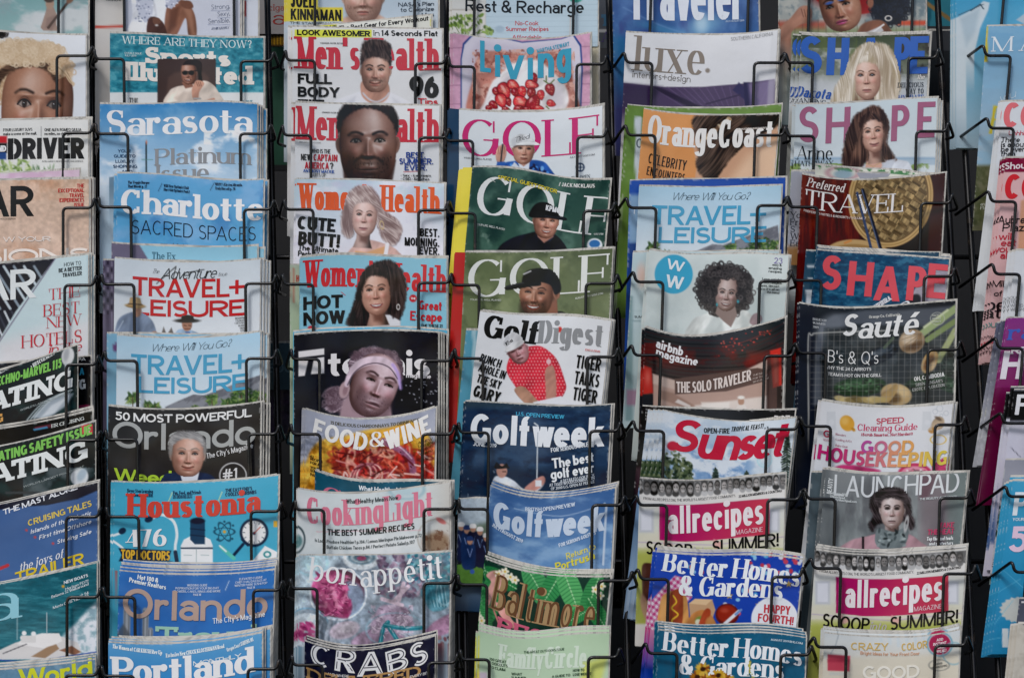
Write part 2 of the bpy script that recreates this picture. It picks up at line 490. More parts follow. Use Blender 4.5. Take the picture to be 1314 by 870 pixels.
def layout(s, width, h, th, tn, ser, gap):
    """x position + width of each glyph so that the line fills width px; strokes keep their weight, the counters stretch"""
    def core(c):
        return max(GL[c][0] - .16, .05) if c not in "Iil!.,:'" else .05
    n = len(s)
    ns = sum(c != ' ' for c in s)
    f = 1.0
    for _ in range(14):
        g = (gap + ser * .42) * h * (f ** .5)
        fixed = ns * th * f + (n - 1) * g
        base = sum(.24 if c == ' ' else core(c) for c in s) * h
        xs = (width - fixed) / base
        if xs * .5 * h >= 1.15 * th * f or f < .45:
            break
        f *= .9
    xs = max(xs, .12)
    x, out = 0, []
    K = 'AVWTYLPFvwy+47'
    for i, c in enumerate(s):
        w = .24 * h * xs if c == ' ' else core(c) * h * xs + th * f
        out.append((c, x, w))
        x += w + g
        if i + 1 < n and c in K and s[i + 1] in K + 'oaec' and c + s[i + 1] not in ('LE', 'VV', 'TT', 'LL', 'PP', 'FF', 'LA', 'AA'):
            x -= .09 * h * min(xs, 1.2)
    k = width / max(x - g, 1e-6)
    return [(c, x * k, w * k) for c, x, w in out], f


# ------------------------------------------------------------------ the printing press: paints a cover's picture into its print colour
def _hash(ix, iy, seed):
    n = (ix.astype(np.int64) * 374761393 + iy.astype(np.int64) * 668265263 + seed * 974634777) & 0x7fffffff
    n = ((n ^ (n >> 13)) * 1274126177) & 0x7fffffff
    return ((n ^ (n >> 16)) & 0xffff) / 65535.0


def vn(x, y, seed=0):
    ix, iy = np.floor(x), np.floor(y)
    fx, fy = x - ix, y - iy
    fx = fx * fx * (3 - 2 * fx); fy = fy * fy * (3 - 2 * fy)
    a, b = _hash(ix, iy, seed), _hash(ix + 1, iy, seed)
    c, d = _hash(ix, iy + 1, seed), _hash(ix + 1, iy + 1, seed)
    return (a * (1 - fx) + b * fx) * (1 - fy) + (c * (1 - fx) + d * fx) * fy


def fbm(x, y, sc, seed=0, o=4):
    v, a, t = 0, 1, 0
    for i in range(o):
        v = v + a * vn(x / sc + 31.7 * i, y / sc + 17.3 * i, seed + i)
        t += a; a *= .55; sc *= .5
    return v / t


def spline(pts, n=7):
    P = np.array(pts, float)
    N = len(P)
    out = []
    for i in range(N):
        p0, p1, p2, p3 = P[i - 1], P[i], P[(i + 1) % N], P[(i + 2) % N]
        for t in np.arange(n) / n:
            out.append(.5 * (2 * p1 + (p2 - p0) * t + (2 * p0 - 5 * p1 + 4 * p2 - p3) * t * t + (3 * p1 - p0 - 3 * p2 + p3) * t ** 3))
    return np.array(out)


def sst(v):
    v = np.clip(v, 0, 1)
    return v * v * (3 - 2 * v)


def ink(c):
    """printed colour -> reflectance; the gloss of the stock adds its own veil on top"""
    return np.clip(lin(c) * 1.02 - .013, .0015, .85)


class Cov:
    def __init__(s, row, x0, yl, x1, yr, sag=5, asym=0, skew=0, vis=112, res=1.25, back=0.0, bow=7, full=268, bg='e6e8ea'):
        bow = max(bow, min(sag + .5, 14)) if bow == 7 else bow
        s.row, s.x0, s.yl, s.x1, s.yr, s.sag, s.asym, s.skew, s.vis, s.back, s.bow, s.full = row, x0, yl, x1, yr, sag, asym, skew, vis, back, bow * .001, full
        s.Wd = float(x1 - x0)
        rd = random.Random(int(x0 * 13 + yl * 7))
        s.cl, s.cr, s.cm = rd.uniform(-.002, .0035), rd.uniform(-.002, .0035), rd.uniform(-.003, .001)
        s.wv, s.wf, s.wp = rd.uniform(.0005, .0013), rd.uniform(1.1, 1.9), rd.random()
        nc = int(s.Wd / res) + 1
        nr = int(vis / res) + 1
        sv = np.linspace(0, 1, nc)
        tv = np.concatenate([np.linspace(0, vis, nr), [vis + 50, full]]) if full > vis + 55 else np.linspace(0, full, nr)
        s.nr, s.nc = len(tv), nc
        s.S, s.T = np.meshgrid(sv, tv)
        s.S, s.T = s.S.ravel(), s.T.ravel()
        s.x, s.y = s.fwd(s.S, s.T)
        s.img = np.tile(rgb(bg), (len(s.S), 1)).astype(float)
        s.txt = []                        # (s, t, layer, colour) ribbons
        s.nt = 0
        s.touch = None
        s.fronts = []

    def fwd(s, S, T):
        px = s.x0 + S * s.Wd + s.skew * T
        py = s.yl + S * (s.yr - s.yl) + s.sag * 4 * S * (1 - S) + s.asym * np.sin(2 * np.pi * S) + T
        return px, py

    def inv(s, px, py):
        S, T = (px - s.x0) / s.Wd, 0.0
        for _ in range(4):
            T = py - (s.yl + S * (s.yr - s.yl) + s.sag * 4 * S * (1 - S) + s.asym * math.sin(2 * math.pi * S))
            S = (px - s.x0 - s.skew * T) / s.Wd
        return S, T

    def depth(s, S, T):
        u = np.clip(S, 0, 1)
        tt = np.clip(T, 0, 400)
        curl = np.exp(-tt / 20.0) * (s.cl * (1 - u) ** 5 + s.cr * u ** 5 + s.cm * np.sin(math.pi * u) ** 2)
        wave = s.wv * np.sin(6.283 * (u * s.wf + s.wp)) * np.exp(-tt / 160.0)
        return s.row * STEP + LEAN * T * PXM - s.back - s.bow * 4 * S * (1 - S) + curl + wave

    # ---- paint
    def mix(s, idx, c, a):
        c = rgb(c)
        a = np.asarray(a)
        if s.touch is not None:
            s.touch[idx] = np.maximum(s.touch[idx], a)
        if a.ndim:
            a = a[:, None]
        s.img[idx] = s.img[idx] * (1 - a) + c * a

    def put(s, i, al, col):
        if s.touch is not None:
            s.touch[i] = np.maximum(s.touch[i], al)
        al = al[:, None]
        s.img[i] = s.img[i] * (1 - al) + col * al

    @contextlib.contextmanager
    def front(s):
        """a figure printed over the lettering laid down so far"""
        s.touch = np.zeros(len(s.S))
        yield
        s.nt += 2
        s.fronts.append((s.touch > .45, .00022 + .00006 * s.nt))
        s.touch = None
        s.nt += 1

    def _sub(s, x0, y0, x1, y1):
        return np.nonzero((s.x > x0) & (s.x < x1) & (s.y > y0) & (s.y < y1))[0]

    def fill(s, c):
        s.img[:] = rgb(c)

    def vg(s, y0, y1, c0, c1, gam=1.0):
        k = np.clip((s.y - y0) / (y1 - y0), 0, 1)[:, None] ** gam
        s.img[:] = rgb(c0) * (1 - k) + rgb(c1) * k

    def hg(s, x0, x1, c, a0=0., a1=1.):
        k = np.clip((s.x - x0) / (x1 - x0), 0, 1)
        s.mix(slice(None), c, a0 + (a1 - a0) * k)

    def rect(s, x0, y0, x1, y1, c, a=1., soft=.7):
        i = s._sub(x0 - 3, y0 - 3, x1 + 3, y1 + 3)
        x, y = s.x[i], s.y[i]
        d = np.minimum(np.minimum(x - x0, x1 - x), np.minimum(y - y0, y1 - y))
        s.mix(i, c, a * sst(d / soft / 2 + .5))

    def ell(s, cx, cy, rx, ry, c, a=1., soft=1.0, rot=0, ring=None):
        m = max(rx, ry) + soft + 3 + (ring or 0)
        i = s._sub(cx - m, cy - m, cx + m, cy + m)
        x, y = s.x[i] - cx, s.y[i] - cy
        if rot:
            q = R(rot)
            x, y = x * math.cos(q) + y * math.sin(q), -x * math.sin(q) + y * math.cos(q)
        d = np.sqrt((x / rx) ** 2 + (y / ry) ** 2)
        sd = (1 - d) * min(rx, ry)
        if ring:
            sd = ring / 2 - np.abs(sd)
        s.mix(i, c, a * sst(sd / soft / 2 + .5))

    def poly(s, pts, c, a=1., soft=.8, sm=False, rough=0):
        P = spline(pts) if sm else np.array(pts, float)
        i = s._sub(P[:, 0].min() - soft - 2, P[:, 1].min() - soft - 2, P[:, 0].max() + soft + 2, P[:, 1].max() + soft + 2)
        if not len(i):
            return i, np.zeros(0)
        x, y = s.x[i], s.y[i]
        ins = np.zeros(len(i), bool)
        dm = np.full(len(i), 1e9)
        for k in range(len(P)):
            ax, ay = P[k - 1]; bx, by = P[k]
            if ay != by:
                ins ^= ((ay > y) != (by > y)) & (x < (bx - ax) * (y - ay) / (by - ay) + ax)
            dx, dy = bx - ax, by - ay
            L = dx * dx + dy * dy + 1e-9
            t = np.clip(((x - ax) * dx + (y - ay) * dy) / L, 0, 1)
            dm = np.minimum(dm, (x - ax - t * dx) ** 2 + (y - ay - t * dy) ** 2)
        sd = np.sqrt(dm) * np.where(ins, 1, -1)
        if rough:
            sd = sd + rough * (vn(x / 1.7, y / 1.7, 5) + vn(x / 4.0, y / 4.0, 6) - 1.0)
        al = a * sst(sd / soft / 2 + .5)
        if c is not None:
            if sm and (P[:, 0].max() - P[:, 0].min()) * (P[:, 1].max() - P[:, 1].min()) > 120:
                # cloth and other soft things: folds and a little fall-off, as the camera caught them
                f = 1 + .55 * (fbm(x + .5 * y, y * .6, 13, 21, 3) - .5) - .10 * (x - P[:, 0].mean()) / max(np.ptp(P[:, 0]), 1)
                s.put(i, al, np.clip(rgb(c) * f[:, None], 0, 1))
            else:
                s.mix(i, c, al)
        return i, al

    def line(s, pts, w, c, a=1., soft=.7, sm=False):
        P = np.array(pts, float)
        if sm:
            Q = np.concatenate([P, P[::-1][1:-1]]) if len(P) > 2 else P
            P = spline(Q)[:(len(P) - 1) * 7 + 1] if len(P) > 2 else P
        m = w / 2 + soft + 2
        i = s._sub(P[:, 0].min() - m, P[:, 1].min() - m, P[:, 0].max() + m, P[:, 1].max() + m)
        if not len(i):
            return
        x, y = s.x[i], s.y[i]
        dm = np.full(len(i), 1e9)
        for k in range(1, len(P)):
            ax, ay = P[k - 1]; bx, by = P[k]
            dx, dy = bx - ax, by - ay
            L = dx * dx + dy * dy + 1e-9
            t = np.clip(((x - ax) * dx + (y - ay) * dy) / L, 0, 1)
            dm = np.minimum(dm, (x - ax - t * dx) ** 2 + (y - ay - t * dy) ** 2)
        s.mix(i, c, a * sst((w / 2 - np.sqrt(dm)) / soft / 2 + .5))

    def clouds(s, c, sc=40, lo=.45, hi=.7, a=1., seed=1, sy=1.0, box=None):
        i = slice(None) if box is None else s._sub(*box)
        n = fbm(s.x[i], s.y[i] * sy, sc, seed, 5)
        s.mix(i, c, a * sst((n - lo) / (hi - lo)))

    def grain(s, amp=.05, sc=2.0, seed=3, box=None):
        i = slice(None) if box is None else s._sub(*box)
        n = fbm(s.x[i], s.y[i], sc * 2, seed, 3) - .5
        s.img[i] = s.img[i] * (1 + 2 * amp * n[:, None])

    def leaves(s, box, cs, n=60, size=(3, 8), seed=5, a=.95, ang=None, asp=.4):
        rnd = random.Random(seed)
        for _ in range(n):
            x, y = rnd.uniform(box[0], box[2]), rnd.uniform(box[1], box[3])
            r = rnd.uniform(*size)
            s.ell(x, y, r, r * asp, rnd.choice(cs), a, .8, rnd.uniform(0, 180) if ang is None else ang + rnd.uniform(-25, 25))

    def hair(s, pts, c, hi, ang=90, seed=2, cross=1.5, along=20, a=1., soft=1.6, lo=.25, up=.85):
        i, al = s.poly(pts, None, a, soft * 1.3, True, 1.3)
        if not len(i):
            return
        q = R(ang)
        x, y = s.x[i], s.y[i]
        u, v = x * math.cos(q) + y * math.sin(q), -x * math.sin(q) + y * math.cos(q)
        v = v + 2.5 * np.sin(u / 13.0 + seed)
        n = .42 * vn(u / along, v / (cross * .62), seed) + .26 * vn(u / along * .6, v / (cross * 2.4), seed + 9) + .32 * vn(u / (along * .9), v / (cross * 7), seed + 4)
        k = sst((n - lo) / (up - lo))[:, None]
        col = rgb(c) * (1 - k) + rgb(hi) * k
        s.put(i, al, col)

    def curls(s, cx, cy, rx, ry, c, hi, n=200, r=(2, 4), seed=4):
        rnd = random.Random(seed)
        s.ell(cx, cy, rx * .93, ry * .93, c, 1, 3)
        for k in range(n):
            q = rnd.uniform(0, 6.283); m = rnd.random() ** .5
            x, y = cx + rx * m * math.cos(q), cy + ry * m * math.sin(q)
            rr = rnd.uniform(*r)
            f = rnd.random()
            col = rgb(c) * (1 - f * .55) + rgb(hi) * f * .55
            s.ell(x, y, rr, rr * .8, col, .9, .8, rnd.uniform(0, 180), ring=1.2)

    def face(s, cx, cy, w, skin, tilt=0, turn=0., lx=-.15, smile=0, brow='2a1d18', iris='3a2a20', lip=None, beard=None, chin=1.5, top=1.3,
             jaw=.46, eyes=1, lid=.105, hl=1., nose=1., ears=True, neck=None, browy=-.29, ly=-.45, amb=.50, bw=1.0, hc=None, el=None):
        """portrait photograph: a modelled head lit from one side, then eyes, brows and lips"""
        q = R(tilt)
        ca, sa = math.cos(q), math.sin(q)
        skin = rgb(skin)
        dk3 = np.array([.42, .33, .31])
        sh = skin * dk3
        lid = lid * 1.18
        lip = skin * np.array([.80, .50, .50]) if lip is None else rgb(lip)
        P = lambda X, Y: (cx + (X * ca - Y * sa) * w, cy + (X * sa + Y * ca) * w)
        my = .93 * chin / 1.5
        T = turn * .34
        L = np.array([lx * 3.4, ly, .80]); L /= np.linalg.norm(L)
        if neck:
            nw, nl = neck
            i, al = s.poly([P(-nw, .5), P(nw, .5), P(nw * 1.05, nl * .8), P(nw * 1.5, nl * 1.1), P(-nw * 1.5, nl * 1.1), P(-nw * 1.05, nl * .8)], skin * .80, 1, 1.2)
            X = ((s.x[i] - cx) * ca + (s.y[i] - cy) * sa) / w / nw
            d = np.clip(1 + np.sign(lx) * -.28 * -X - .3 * X * X, .35, 1.15)[:, None]
            s.put(i, al, np.clip(skin * .80 * d, 0, 1))
            s.poly([P(-nw * .95, .8), P(nw * .95, .8), P(nw * .7, 1.3 * chin), P(-nw * .5, 1.22 * chin)], sh, .75, w * .2)
        if ears:
            for sg in (-1, 1):
                if sg * turn < .5:
                    e = P(sg * 1.0 - T * .25, .16)
                    k = .92 if sg * lx > 0 else .66
                    s.ell(*e, w * .13, w * .30, skin * k, 1, 1.0, tilt + sg * 9)
                    s.ell(*P(sg * .99 - T * .25, .15), w * .055, w * .17, sh, .6, max(.7, w * .05), tilt + sg * 9)
        m = w * max(2.0, chin + .3)
        i = s._sub(cx - m, cy - m, cx + m, cy + m)
        x, y = (s.x[i] - cx) / w, (s.y[i] - cy) / w
        X0, Y0 = x * ca + y * sa, -x * sa + y * ca
        G = lambda v, r: np.exp(-(v / r) ** 2)

        def half(Y):
            u = np.clip(1 - np.abs(Y / top) ** 2.7, 0, 1) ** .5
            yy = np.clip(Y / chin, 0, 1)
            return np.where(Y < 0, u, np.clip(1 - yy ** 2.7, 0, 1) ** jaw)

        def zf(X, Y):
            hw = np.maximum(half(Y), .02)
            e = np.clip(np.abs(X) / hw, 0, 1)
            z = .95 * np.sqrt(np.clip(1 - e ** 2.3, 0, 1)) * (.55 + .45 * np.minimum(hw, 1)) - .10 * np.clip(Y, 0, 2) ** 2 - .12 * np.clip(-Y - .2, 0, 2) ** 2
            xf = X - T * (1 - .15 * Y)
            ns = np.clip((Y + .12) / .62, 0, 1)
            nb = np.where(Y > .52, G(Y - .52, .075), 1.0) * (Y > -.25)
            wd = .085 + .075 * ns ** 2
            z += nose * .30 * ns ** 1.1 * nb * np.exp(-np.abs(xf / wd) ** 1.8)
            for sg in (-1, 1):
                z += nose * .09 * G(xf - sg * .165, .065) * G(Y - .52, .075)
                z -= .15 * G(xf - sg * .40, .20) * G(Y - .0, .12)
                z += .085 * G(xf - sg * .42, .13) * G(Y - .005, .075)
                z += .07 * G(xf - sg * .40, .26) * G(Y + .24, .075)
                z += (.07 + .03 * max(smile, 0)) * G(xf - sg * .56, .22) * G(Y - .40, .20)
                z -= (.02 + .022 * max(smile, 0)) * G(xf - sg * (.30 + .45 * (Y - .55)), .05) * G(Y - .70, .18)
                z -= .05 * G(xf - sg * .78, .14) * G(Y - .85, .3)
            z += .085 * G(xf, .36) * G(Y - my, .24)
            z += .045 * G(xf, .22) * G(Y - my + .065, .05) + .055 * G(xf, .20) * G(Y - my - .075, .055)
            z -= .05 * G(xf, .30) * G(Y - my - .005, .022)
            z -= .045 * G(xf, .24) * G(Y - my - .20, .06)
            z -= .02 * G(xf, .035) * G(Y - my + .16, .07)
            z += .09 * G(xf, .22) * G(Y - 1.27 * chin / 1.5, .14)
            return z
        ep = max(.03, .55 / w)
        z0 = zf(X0, Y0)
        nx = -(zf(X0 + ep, Y0) - zf(X0 - ep, Y0)) / (2 * ep)
        ny = -(zf(X0, Y0 + ep) - zf(X0, Y0 - ep)) / (2 * ep)
        nl = np.sqrt(nx * nx + ny * ny + 1)
        nx, ny, nz = nx / nl, ny / nl, 1 / nl
        # light turns with the picture, not with the head
        LX, LY = L[0] * ca + L[1] * sa, -L[0] * sa + L[1] * ca
        dif = np.clip((nx * LX + ny * LY + nz * L[2] + .18) / 1.18, 0, 1)
        H = np.array([LX, LY, L[2] + 1]); H /= np.linalg.norm(H)
        spc = np.clip(nx * H[0] + ny * H[1] + nz * H[2], 0, 1) ** 24
        ao = 1 - .30 * sum(G(X0 - T - sg * .41, .19) * G(Y0 + .03, .09) for sg in (-1, 1)) - .25 * G(X0 - T, .17) * G(Y0 - .635, .04) - .12 * G(X0 - T, .22) * G(Y0 - my - .2, .05)
        val = (amb + (1 - amb) * dif * 1.12) * ao * (.80 + .20 * nz)
        val *= 1 + .07 * (fbm(s.x[i], s.y[i], 2.4, 11, 2) - .5)
        col = skin * np.stack([np.clip(val, .05, 1.3) ** g for g in (.92, 1.10, 1.16)], -1)
        fl = .10 * G(X0 - T - .5, .2) * G(Y0 - .4, .2) + .10 * G(X0 - T + .5, .2) * G(Y0 - .4, .2) + .10 * G(X0 - T, .16) * G(Y0 - .5, .12)
        col = col * (1 - fl[:, None] * np.array([-.1, .8, .7]))
        col = col + (1 - col) * (spc * .26 * hl)[:, None]
        hf = half(Y0)
        sd = np.where(hf < .05, -9.0, (hf - np.abs(X0)) * w)
        s.put(i, sst(sd / 2.0 + .5), np.clip(col, 0, 1))

        def E(X, Y, rx, ry, c, a=1., soft=None, rot=0):
            s.ell(*P(X + T, Y), max(rx * w, .5), max(ry * w, .42), c, a, soft if soft is not None else max(.6, w * .04), tilt + rot)

        def Ln(pts, wd, c, a=1., soft=.7):
            s.line([P(px + T, py) for px, py in pts], max(wd * w, .7), c, a, soft, True)
        if beard is not None:
            for bx, by, rx, ry in ((-.62, .92, .22, .44), (.62, .92, .22, .44), (0, 1.28 * chin / 1.5, .60, .22), (0, my - .22, .36, .07), (-.36, my, .06, .2), (.36, my, .06, .2)):
                E(bx, by, rx, ry, beard[0], beard[1], w * .16)
            rnd = random.Random(int(cx))
            for _ in range(int(w * 5)):
                bx = rnd.uniform(-.85, .85); by = rnd.uniform(.55, 1.45 * chin / 1.5)
                if abs(bx) < .9 * (1 - (by / chin) ** 3) and (abs(bx) > .36 or by > my + .2 or my - .3 < by < my - .14):
                    E(bx, by, .016, .03, rgb(beard[0]) * rnd.uniform(.6, 1.2), beard[1] * .9, .5, rnd.uniform(-30, 30))
        if nose:
            for sg in (-1, 1):
                E(sg * .095, .605, .045, .024, sh * .35, .85, max(.45, w * .022))
        if eyes:
            for sg in (-1, 1):
                ex = sg * .42 * (1 - .12 * abs(turn) * (sg * turn > 0))
                lum = .80 if sg * lx > 0 else .62
                E(ex, .005, .165, lid * .66, (skin * .25 + rgb('dcd8d4') * .62) * lum, .95, max(.45, w * .02))
                dk = rgb(iris) * (.8 if w > 20 else .6)
                E(ex + turn * .05, -.004, .070, lid * .80, dk * .6, 1, max(.45, w * .02))
                if w > 14:
                    E(ex + turn * .05, .0, .050, lid * .56, dk * 1.35, .9, .5)
                    E(ex + turn * .05, .0, .030, lid * .36, '080606', 1, .4)
                    E(ex + turn * .05 + (.02 if lx > 0 else -.02), -.025, .014, .014, 'ffffff', .8, .4)
                Ln([(ex - .185, .03), (ex - .08, -lid * .62), (ex + .07, -lid * .64), (ex + .185, .02)], .05 if el is None else el, rgb('140c0a'), .92, max(.5, w * .014))
                Ln([(ex - .15, .045), (ex, lid * .72), (ex + .15, .04)], .022, sh * .8, .55)
                Ln([(ex - .19, -.03), (ex, -lid * 1.35), (ex + .2, -.04)], .024, sh * .85, .55)
                bp = [(-.25, .05), (-.13, -.035), (.04, -.045), (.23, .03)]
                bp = [(ex + (u if sg < 0 else -u), browy + v) for u, v in bp]
                Ln(bp, .075 * bw, brow, .72, max(.8, w * .045))
                Ln(bp[1:], .05 * bw, rgb(brow) * .8, .7, max(.7, w * .03))
        mw = .31 + .07 * smile
        ms = max(.55, w * .025)
        if smile >= 1.5:
            Q = lambda L_: [P(u + T, my + v) for u, v in L_]
            s.poly(Q([(-mw * 1.05, -.11), (-mw * .5, -.10), (-.08, -.125), (0, -.11), (.08, -.125), (mw * .5, -.10), (mw * 1.05, -.11), (mw * .72, .06), (.25 * mw, .155), (-.25 * mw, .155), (-mw * .72, .06)]), lip * .88, .92, ms * 1.3)
            s.poly(Q([(-mw * .95, -.10), (-mw * .45, -.055), (0, -.045), (mw * .45, -.055), (mw * .95, -.10), (mw * .62, .03), (0, .085), (-mw * .62, .03)]), '2c1614', .95, ms)
            s.poly(Q([(-mw * .82, -.085), (-mw * .45, -.05), (0, -.04), (mw * .45, -.05), (mw * .82, -.085), (mw * .52, .01), (0, .06), (-mw * .52, .01)]), rgb('e8e2dc') * .96, 1, ms)
        else:
            up = .085 * smile
            Ln([(-mw * .85, my - up - .02), (-.10, my - .055), (0, my - .042), (.10, my - .055), (mw * .85, my - up - .02)], .065, lip * .74, .8, ms * 1.3)
            E(0, my + .066, mw * .68, .058, lip, .72, ms * 2)
            E(-.05 if lx < 0 else .05, my + .06, mw * .28, .022, lip + (1 - lip) * .4, .55, ms)
            Ln([(-mw, my - up), (-.12, my + .010), (.12, my + .010), (mw, my - up)], .034, sh * .38, .92)
        if hc:
            hy = hc[2]
            s.hair([P(-1.04, -.10), P(-.93, -.50), P(-.72, -.78 * hy), P(-.3, -hy), P(.15, -1.02 * hy), P(.62, -.84 * hy), P(.92, -.52), P(1.04, -.10), P(1.10, -.7), P(.85, -1.25), P(.3, -1.50), P(-.3, -1.50), P(-.85, -1.25), P(-1.10, -.7)],
                   hc[0], hc[1], tilt + (hc[3] if len(hc) > 3 else 75), 3, 1.3, 9)
        return P

    # ---- lettering
    def t(s, text, x0, x1, yb, h, st='sb', c='ffffff', rot=0, wmul=1.0, up=0):
        th, tn, ser, sl, gap = ST[st]
        th, tn = th * h * wmul, tn * h * wmul
        small = h < 12
        S0, T0 = s.inv((x0 + x1) / 2, yb)
        lay, fth = layout(text, (x1 - x0) - sl * h * .7, h, th, tn, ser, gap)
        cr, srn = math.cos(R(rot)), math.sin(R(rot))
        xw = (x1 - x0)
        multi = isinstance(c, (list, tuple)) and not isinstance(c[0], (float, int))
        for gi, (ch, gx, gw) in enumerate(lay):
            if ch == ' ':
                continue
            cc = rgb(c[min(gi, len(c) - 1)] if multi else c)
            th2 = min(th * fth, gw * .8)
            for k, (a, b) in enumerate(glyph_strokes(ch, gw, h, th2, tn, ser, small)):
                pts = np.concatenate([a, b])
                fx = gx + pts[:, 0] - xw / 2 + sl * pts[:, 1] + sl * h * 0
                fy = -pts[:, 1]
                rx, ry = fx * cr - fy * srn, fx * srn + fy * cr
                S = S0 + rx / s.Wd
                T = T0 + ry
                n = len(a)
                s.txt.append((S, T, .00026 + .00006 * s.nt + .000011 * k + up * .0001, n, cc))
        s.nt += 1

    def lines(s, L, x0, y0, dy, h, st='sr', c='202020', wch=None, al='l', x1=None):
        """small lines of text; width from the letter count"""
        for k, tx in enumerate(L):
            if not tx:
                continue
            w = sum(.36 if q == ' ' else GL[q][0] + ST[st][4] + .02 for q in tx) * h * (wch or 1.0)
            a = x0 if al == 'l' else (x1 - w if al == 'r' else ((x0 + x1) / 2 - w / 2))
            s.t(tx, a, a + w, y0 + k * dy, h, st, c)

    # ---- build
    def geometry(s):
        d = s.depth(s.S, s.T)
        V = [W3(s.x, s.y, d)]
        # handling wear: the coating is rubbed off in nicks along the edges
        ed = np.exp(-(np.minimum(s.S, 1 - s.S) * s.Wd / 1.3) ** 2) + np.exp(-(s.T / 1.3) ** 2)
        wr = sst((vn(s.x / 2.3, s.y / 2.3, int(s.x0 * 7) % 97) - .62) / .15) * np.clip(ed, 0, 1) * .55
        s.img = s.img * (1 - wr[:, None]) + rgb('d2d0cc') * wr[:, None]
        C = [ink(s.img)]
        F = [grid_faces(s.nr, s.nc)]
        o = len(V[0])
        for msk, off in s.fronts:
            g = F[0]
            g = g[msk[g].all(1)]
            u, iv = np.unique(g.ravel(), return_inverse=True)
            V.append(W3(s.x[u], s.y[u], d[u] + off))
            C.append(C[0][u])
            F.append(iv.reshape(-1, 4) + o)
            o += len(u)
        for S, T, off, n, cc in s.txt:
            keep = (S > .004).all() and (S < .996).all()
            if not keep:
                if (S < .0).all() or (S > 1).all():
                    continue
                S = np.clip(S, .003, .997)
            T = np.maximum(T, 1.0)
            px, py = s.fwd(S, T)
            V.append(W3(px, py, s.depth(S, T) + off))
            C.append(np.tile(ink(cc), (2 * n, 1)))
            i = np.arange(n - 1)
            F.append(np.stack([o + i, o + n + i, o + n + i + 1, o + i + 1], -1))
            o += 2 * n
        return np.concatenate(V), [np.concatenate(F)], np.concatenate(C)

    def pages(s, th, seed):
        rnd = np.random.RandomState(seed)
        sv = np.linspace(0.002, 1 + (1.4 + rnd.rand() * 1.2) / s.Wd, 31)
        tv = np.array([-1.6 - rnd.rand(), .012 * s.full, .027 * s.full, .045 * s.full, .07 * s.full, .10 * s.full, .145 * s.full, .21 * s.full, .3 * s.full, .4 * s.full, .52 * s.full, .75 * s.full, s.full - 1.0])
        S, T = np.meshgrid(sv, tv)
        S, T = S.ravel(), T.ravel()
        T = T + np.where(T < 0, .5 * np.sin(S * 9 + seed), 0)
        Sc = np.clip(S, 0, 1)
        px, py = s.fwd(S, T)
        d = s.depth(Sc, T)
        Vf, Vb = W3(px, py, d - .0005), W3(px, py, d - th)
        n = len(Vf)
        nr, nc = len(tv), len(sv)
        f = grid_faces(nr, nc)
        b = grid_faces(nr, nc, n)[:, ::-1]
        ring = [(0, c) for c in range(nc)] + [(r, nc - 1) for r in range(1, nr)] + [(nr - 1, c) for c in range(nc - 2, -1, -1)] + [(r, 0) for r in range(nr - 2, 0, -1)]
        ids = np.array([r * nc + c for r, c in ring])
        nx = np.roll(ids, -1)
        side = np.stack([ids, nx, nx + n, ids + n], -1)
        return np.concatenate([Vf, Vb]), [f, b, side]

    def spine_geo(s, width, col, th):
        tv = np.linspace(0, s.full, 12)
        S = np.array([0.0, -width / s.Wd * .5, -width / s.Wd])
        dd = np.array([-.00005, -.0006, -th])
        V = []
        for t in tv:
            px, py = s.fwd(S, np.full(3, t))
            V.append(W3(px, py, s.depth(np.zeros(3), np.full(3, t)) + dd))
        V = np.concatenate(V)
        return V, [grid_faces(12, 3)], np.tile(ink(rgb(col)), (len(V), 1))


MAGS = []
PREVIEW_N = [0]


def M(label, row, x0, yl, x1, yr, copies=(), group=None, spine=None, th=.0024, copy_label=None, **kw):
    def deco(fn):
        c = Cov(row, x0, yl, x1, yr, **kw)
        fn(c)
        V, F, C = c.geometry()
        cx, cy = c.fwd(np.array([.5]), np.array([float(c.full)]))
        base = W3(cx, cy, c.depth(np.array([.5]), np.array([float(c.full)])))[0]
        root = thing("magazine", label, "magazine", base, group)
        parts = [mesh_obj("front_cover", V, F, M_PRINT, root, C, True, base)]
        PV, PF = c.pages(th, len(MAGS))
        parts.append(mesh_obj("page_block", PV, PF, M_PAPER, root, None, False, base))
        if spine:
            SV, SF, SCc = c.spine_geo(spine[1], spine[0], th)
            parts.append(mesh_obj("spine", SV, SF, M_PRINT, root, SCc, True, base))
        rnd = random.Random(len(MAGS) * 7 + 1)
        for k, (dx, dy) in enumerate(copies):
            r = root.copy()
            COL.objects.link(r)
            r.location = base + np.array([dx * PXM, (th + .0006) * (k + 1) , -dy * PXM])
            r.rotation_euler = (0, R(rnd.uniform(-.25, .25)), 0)
            r["label"] = copy_label or ("spare copy behind the " + short(label))
            r["group"] = "spare copies behind the " + short(label)
            for p in parts:
                q = p.copy()
                COL.objects.link(q)
                q.parent = r
        MAGS.append(root)
        return c
    return deco


def short(label):
    w = label.split()
    return " ".join(w[:11])


# ================================================================== the magazines, one builder each (coordinates = where its art sits)
DK = '17181a'


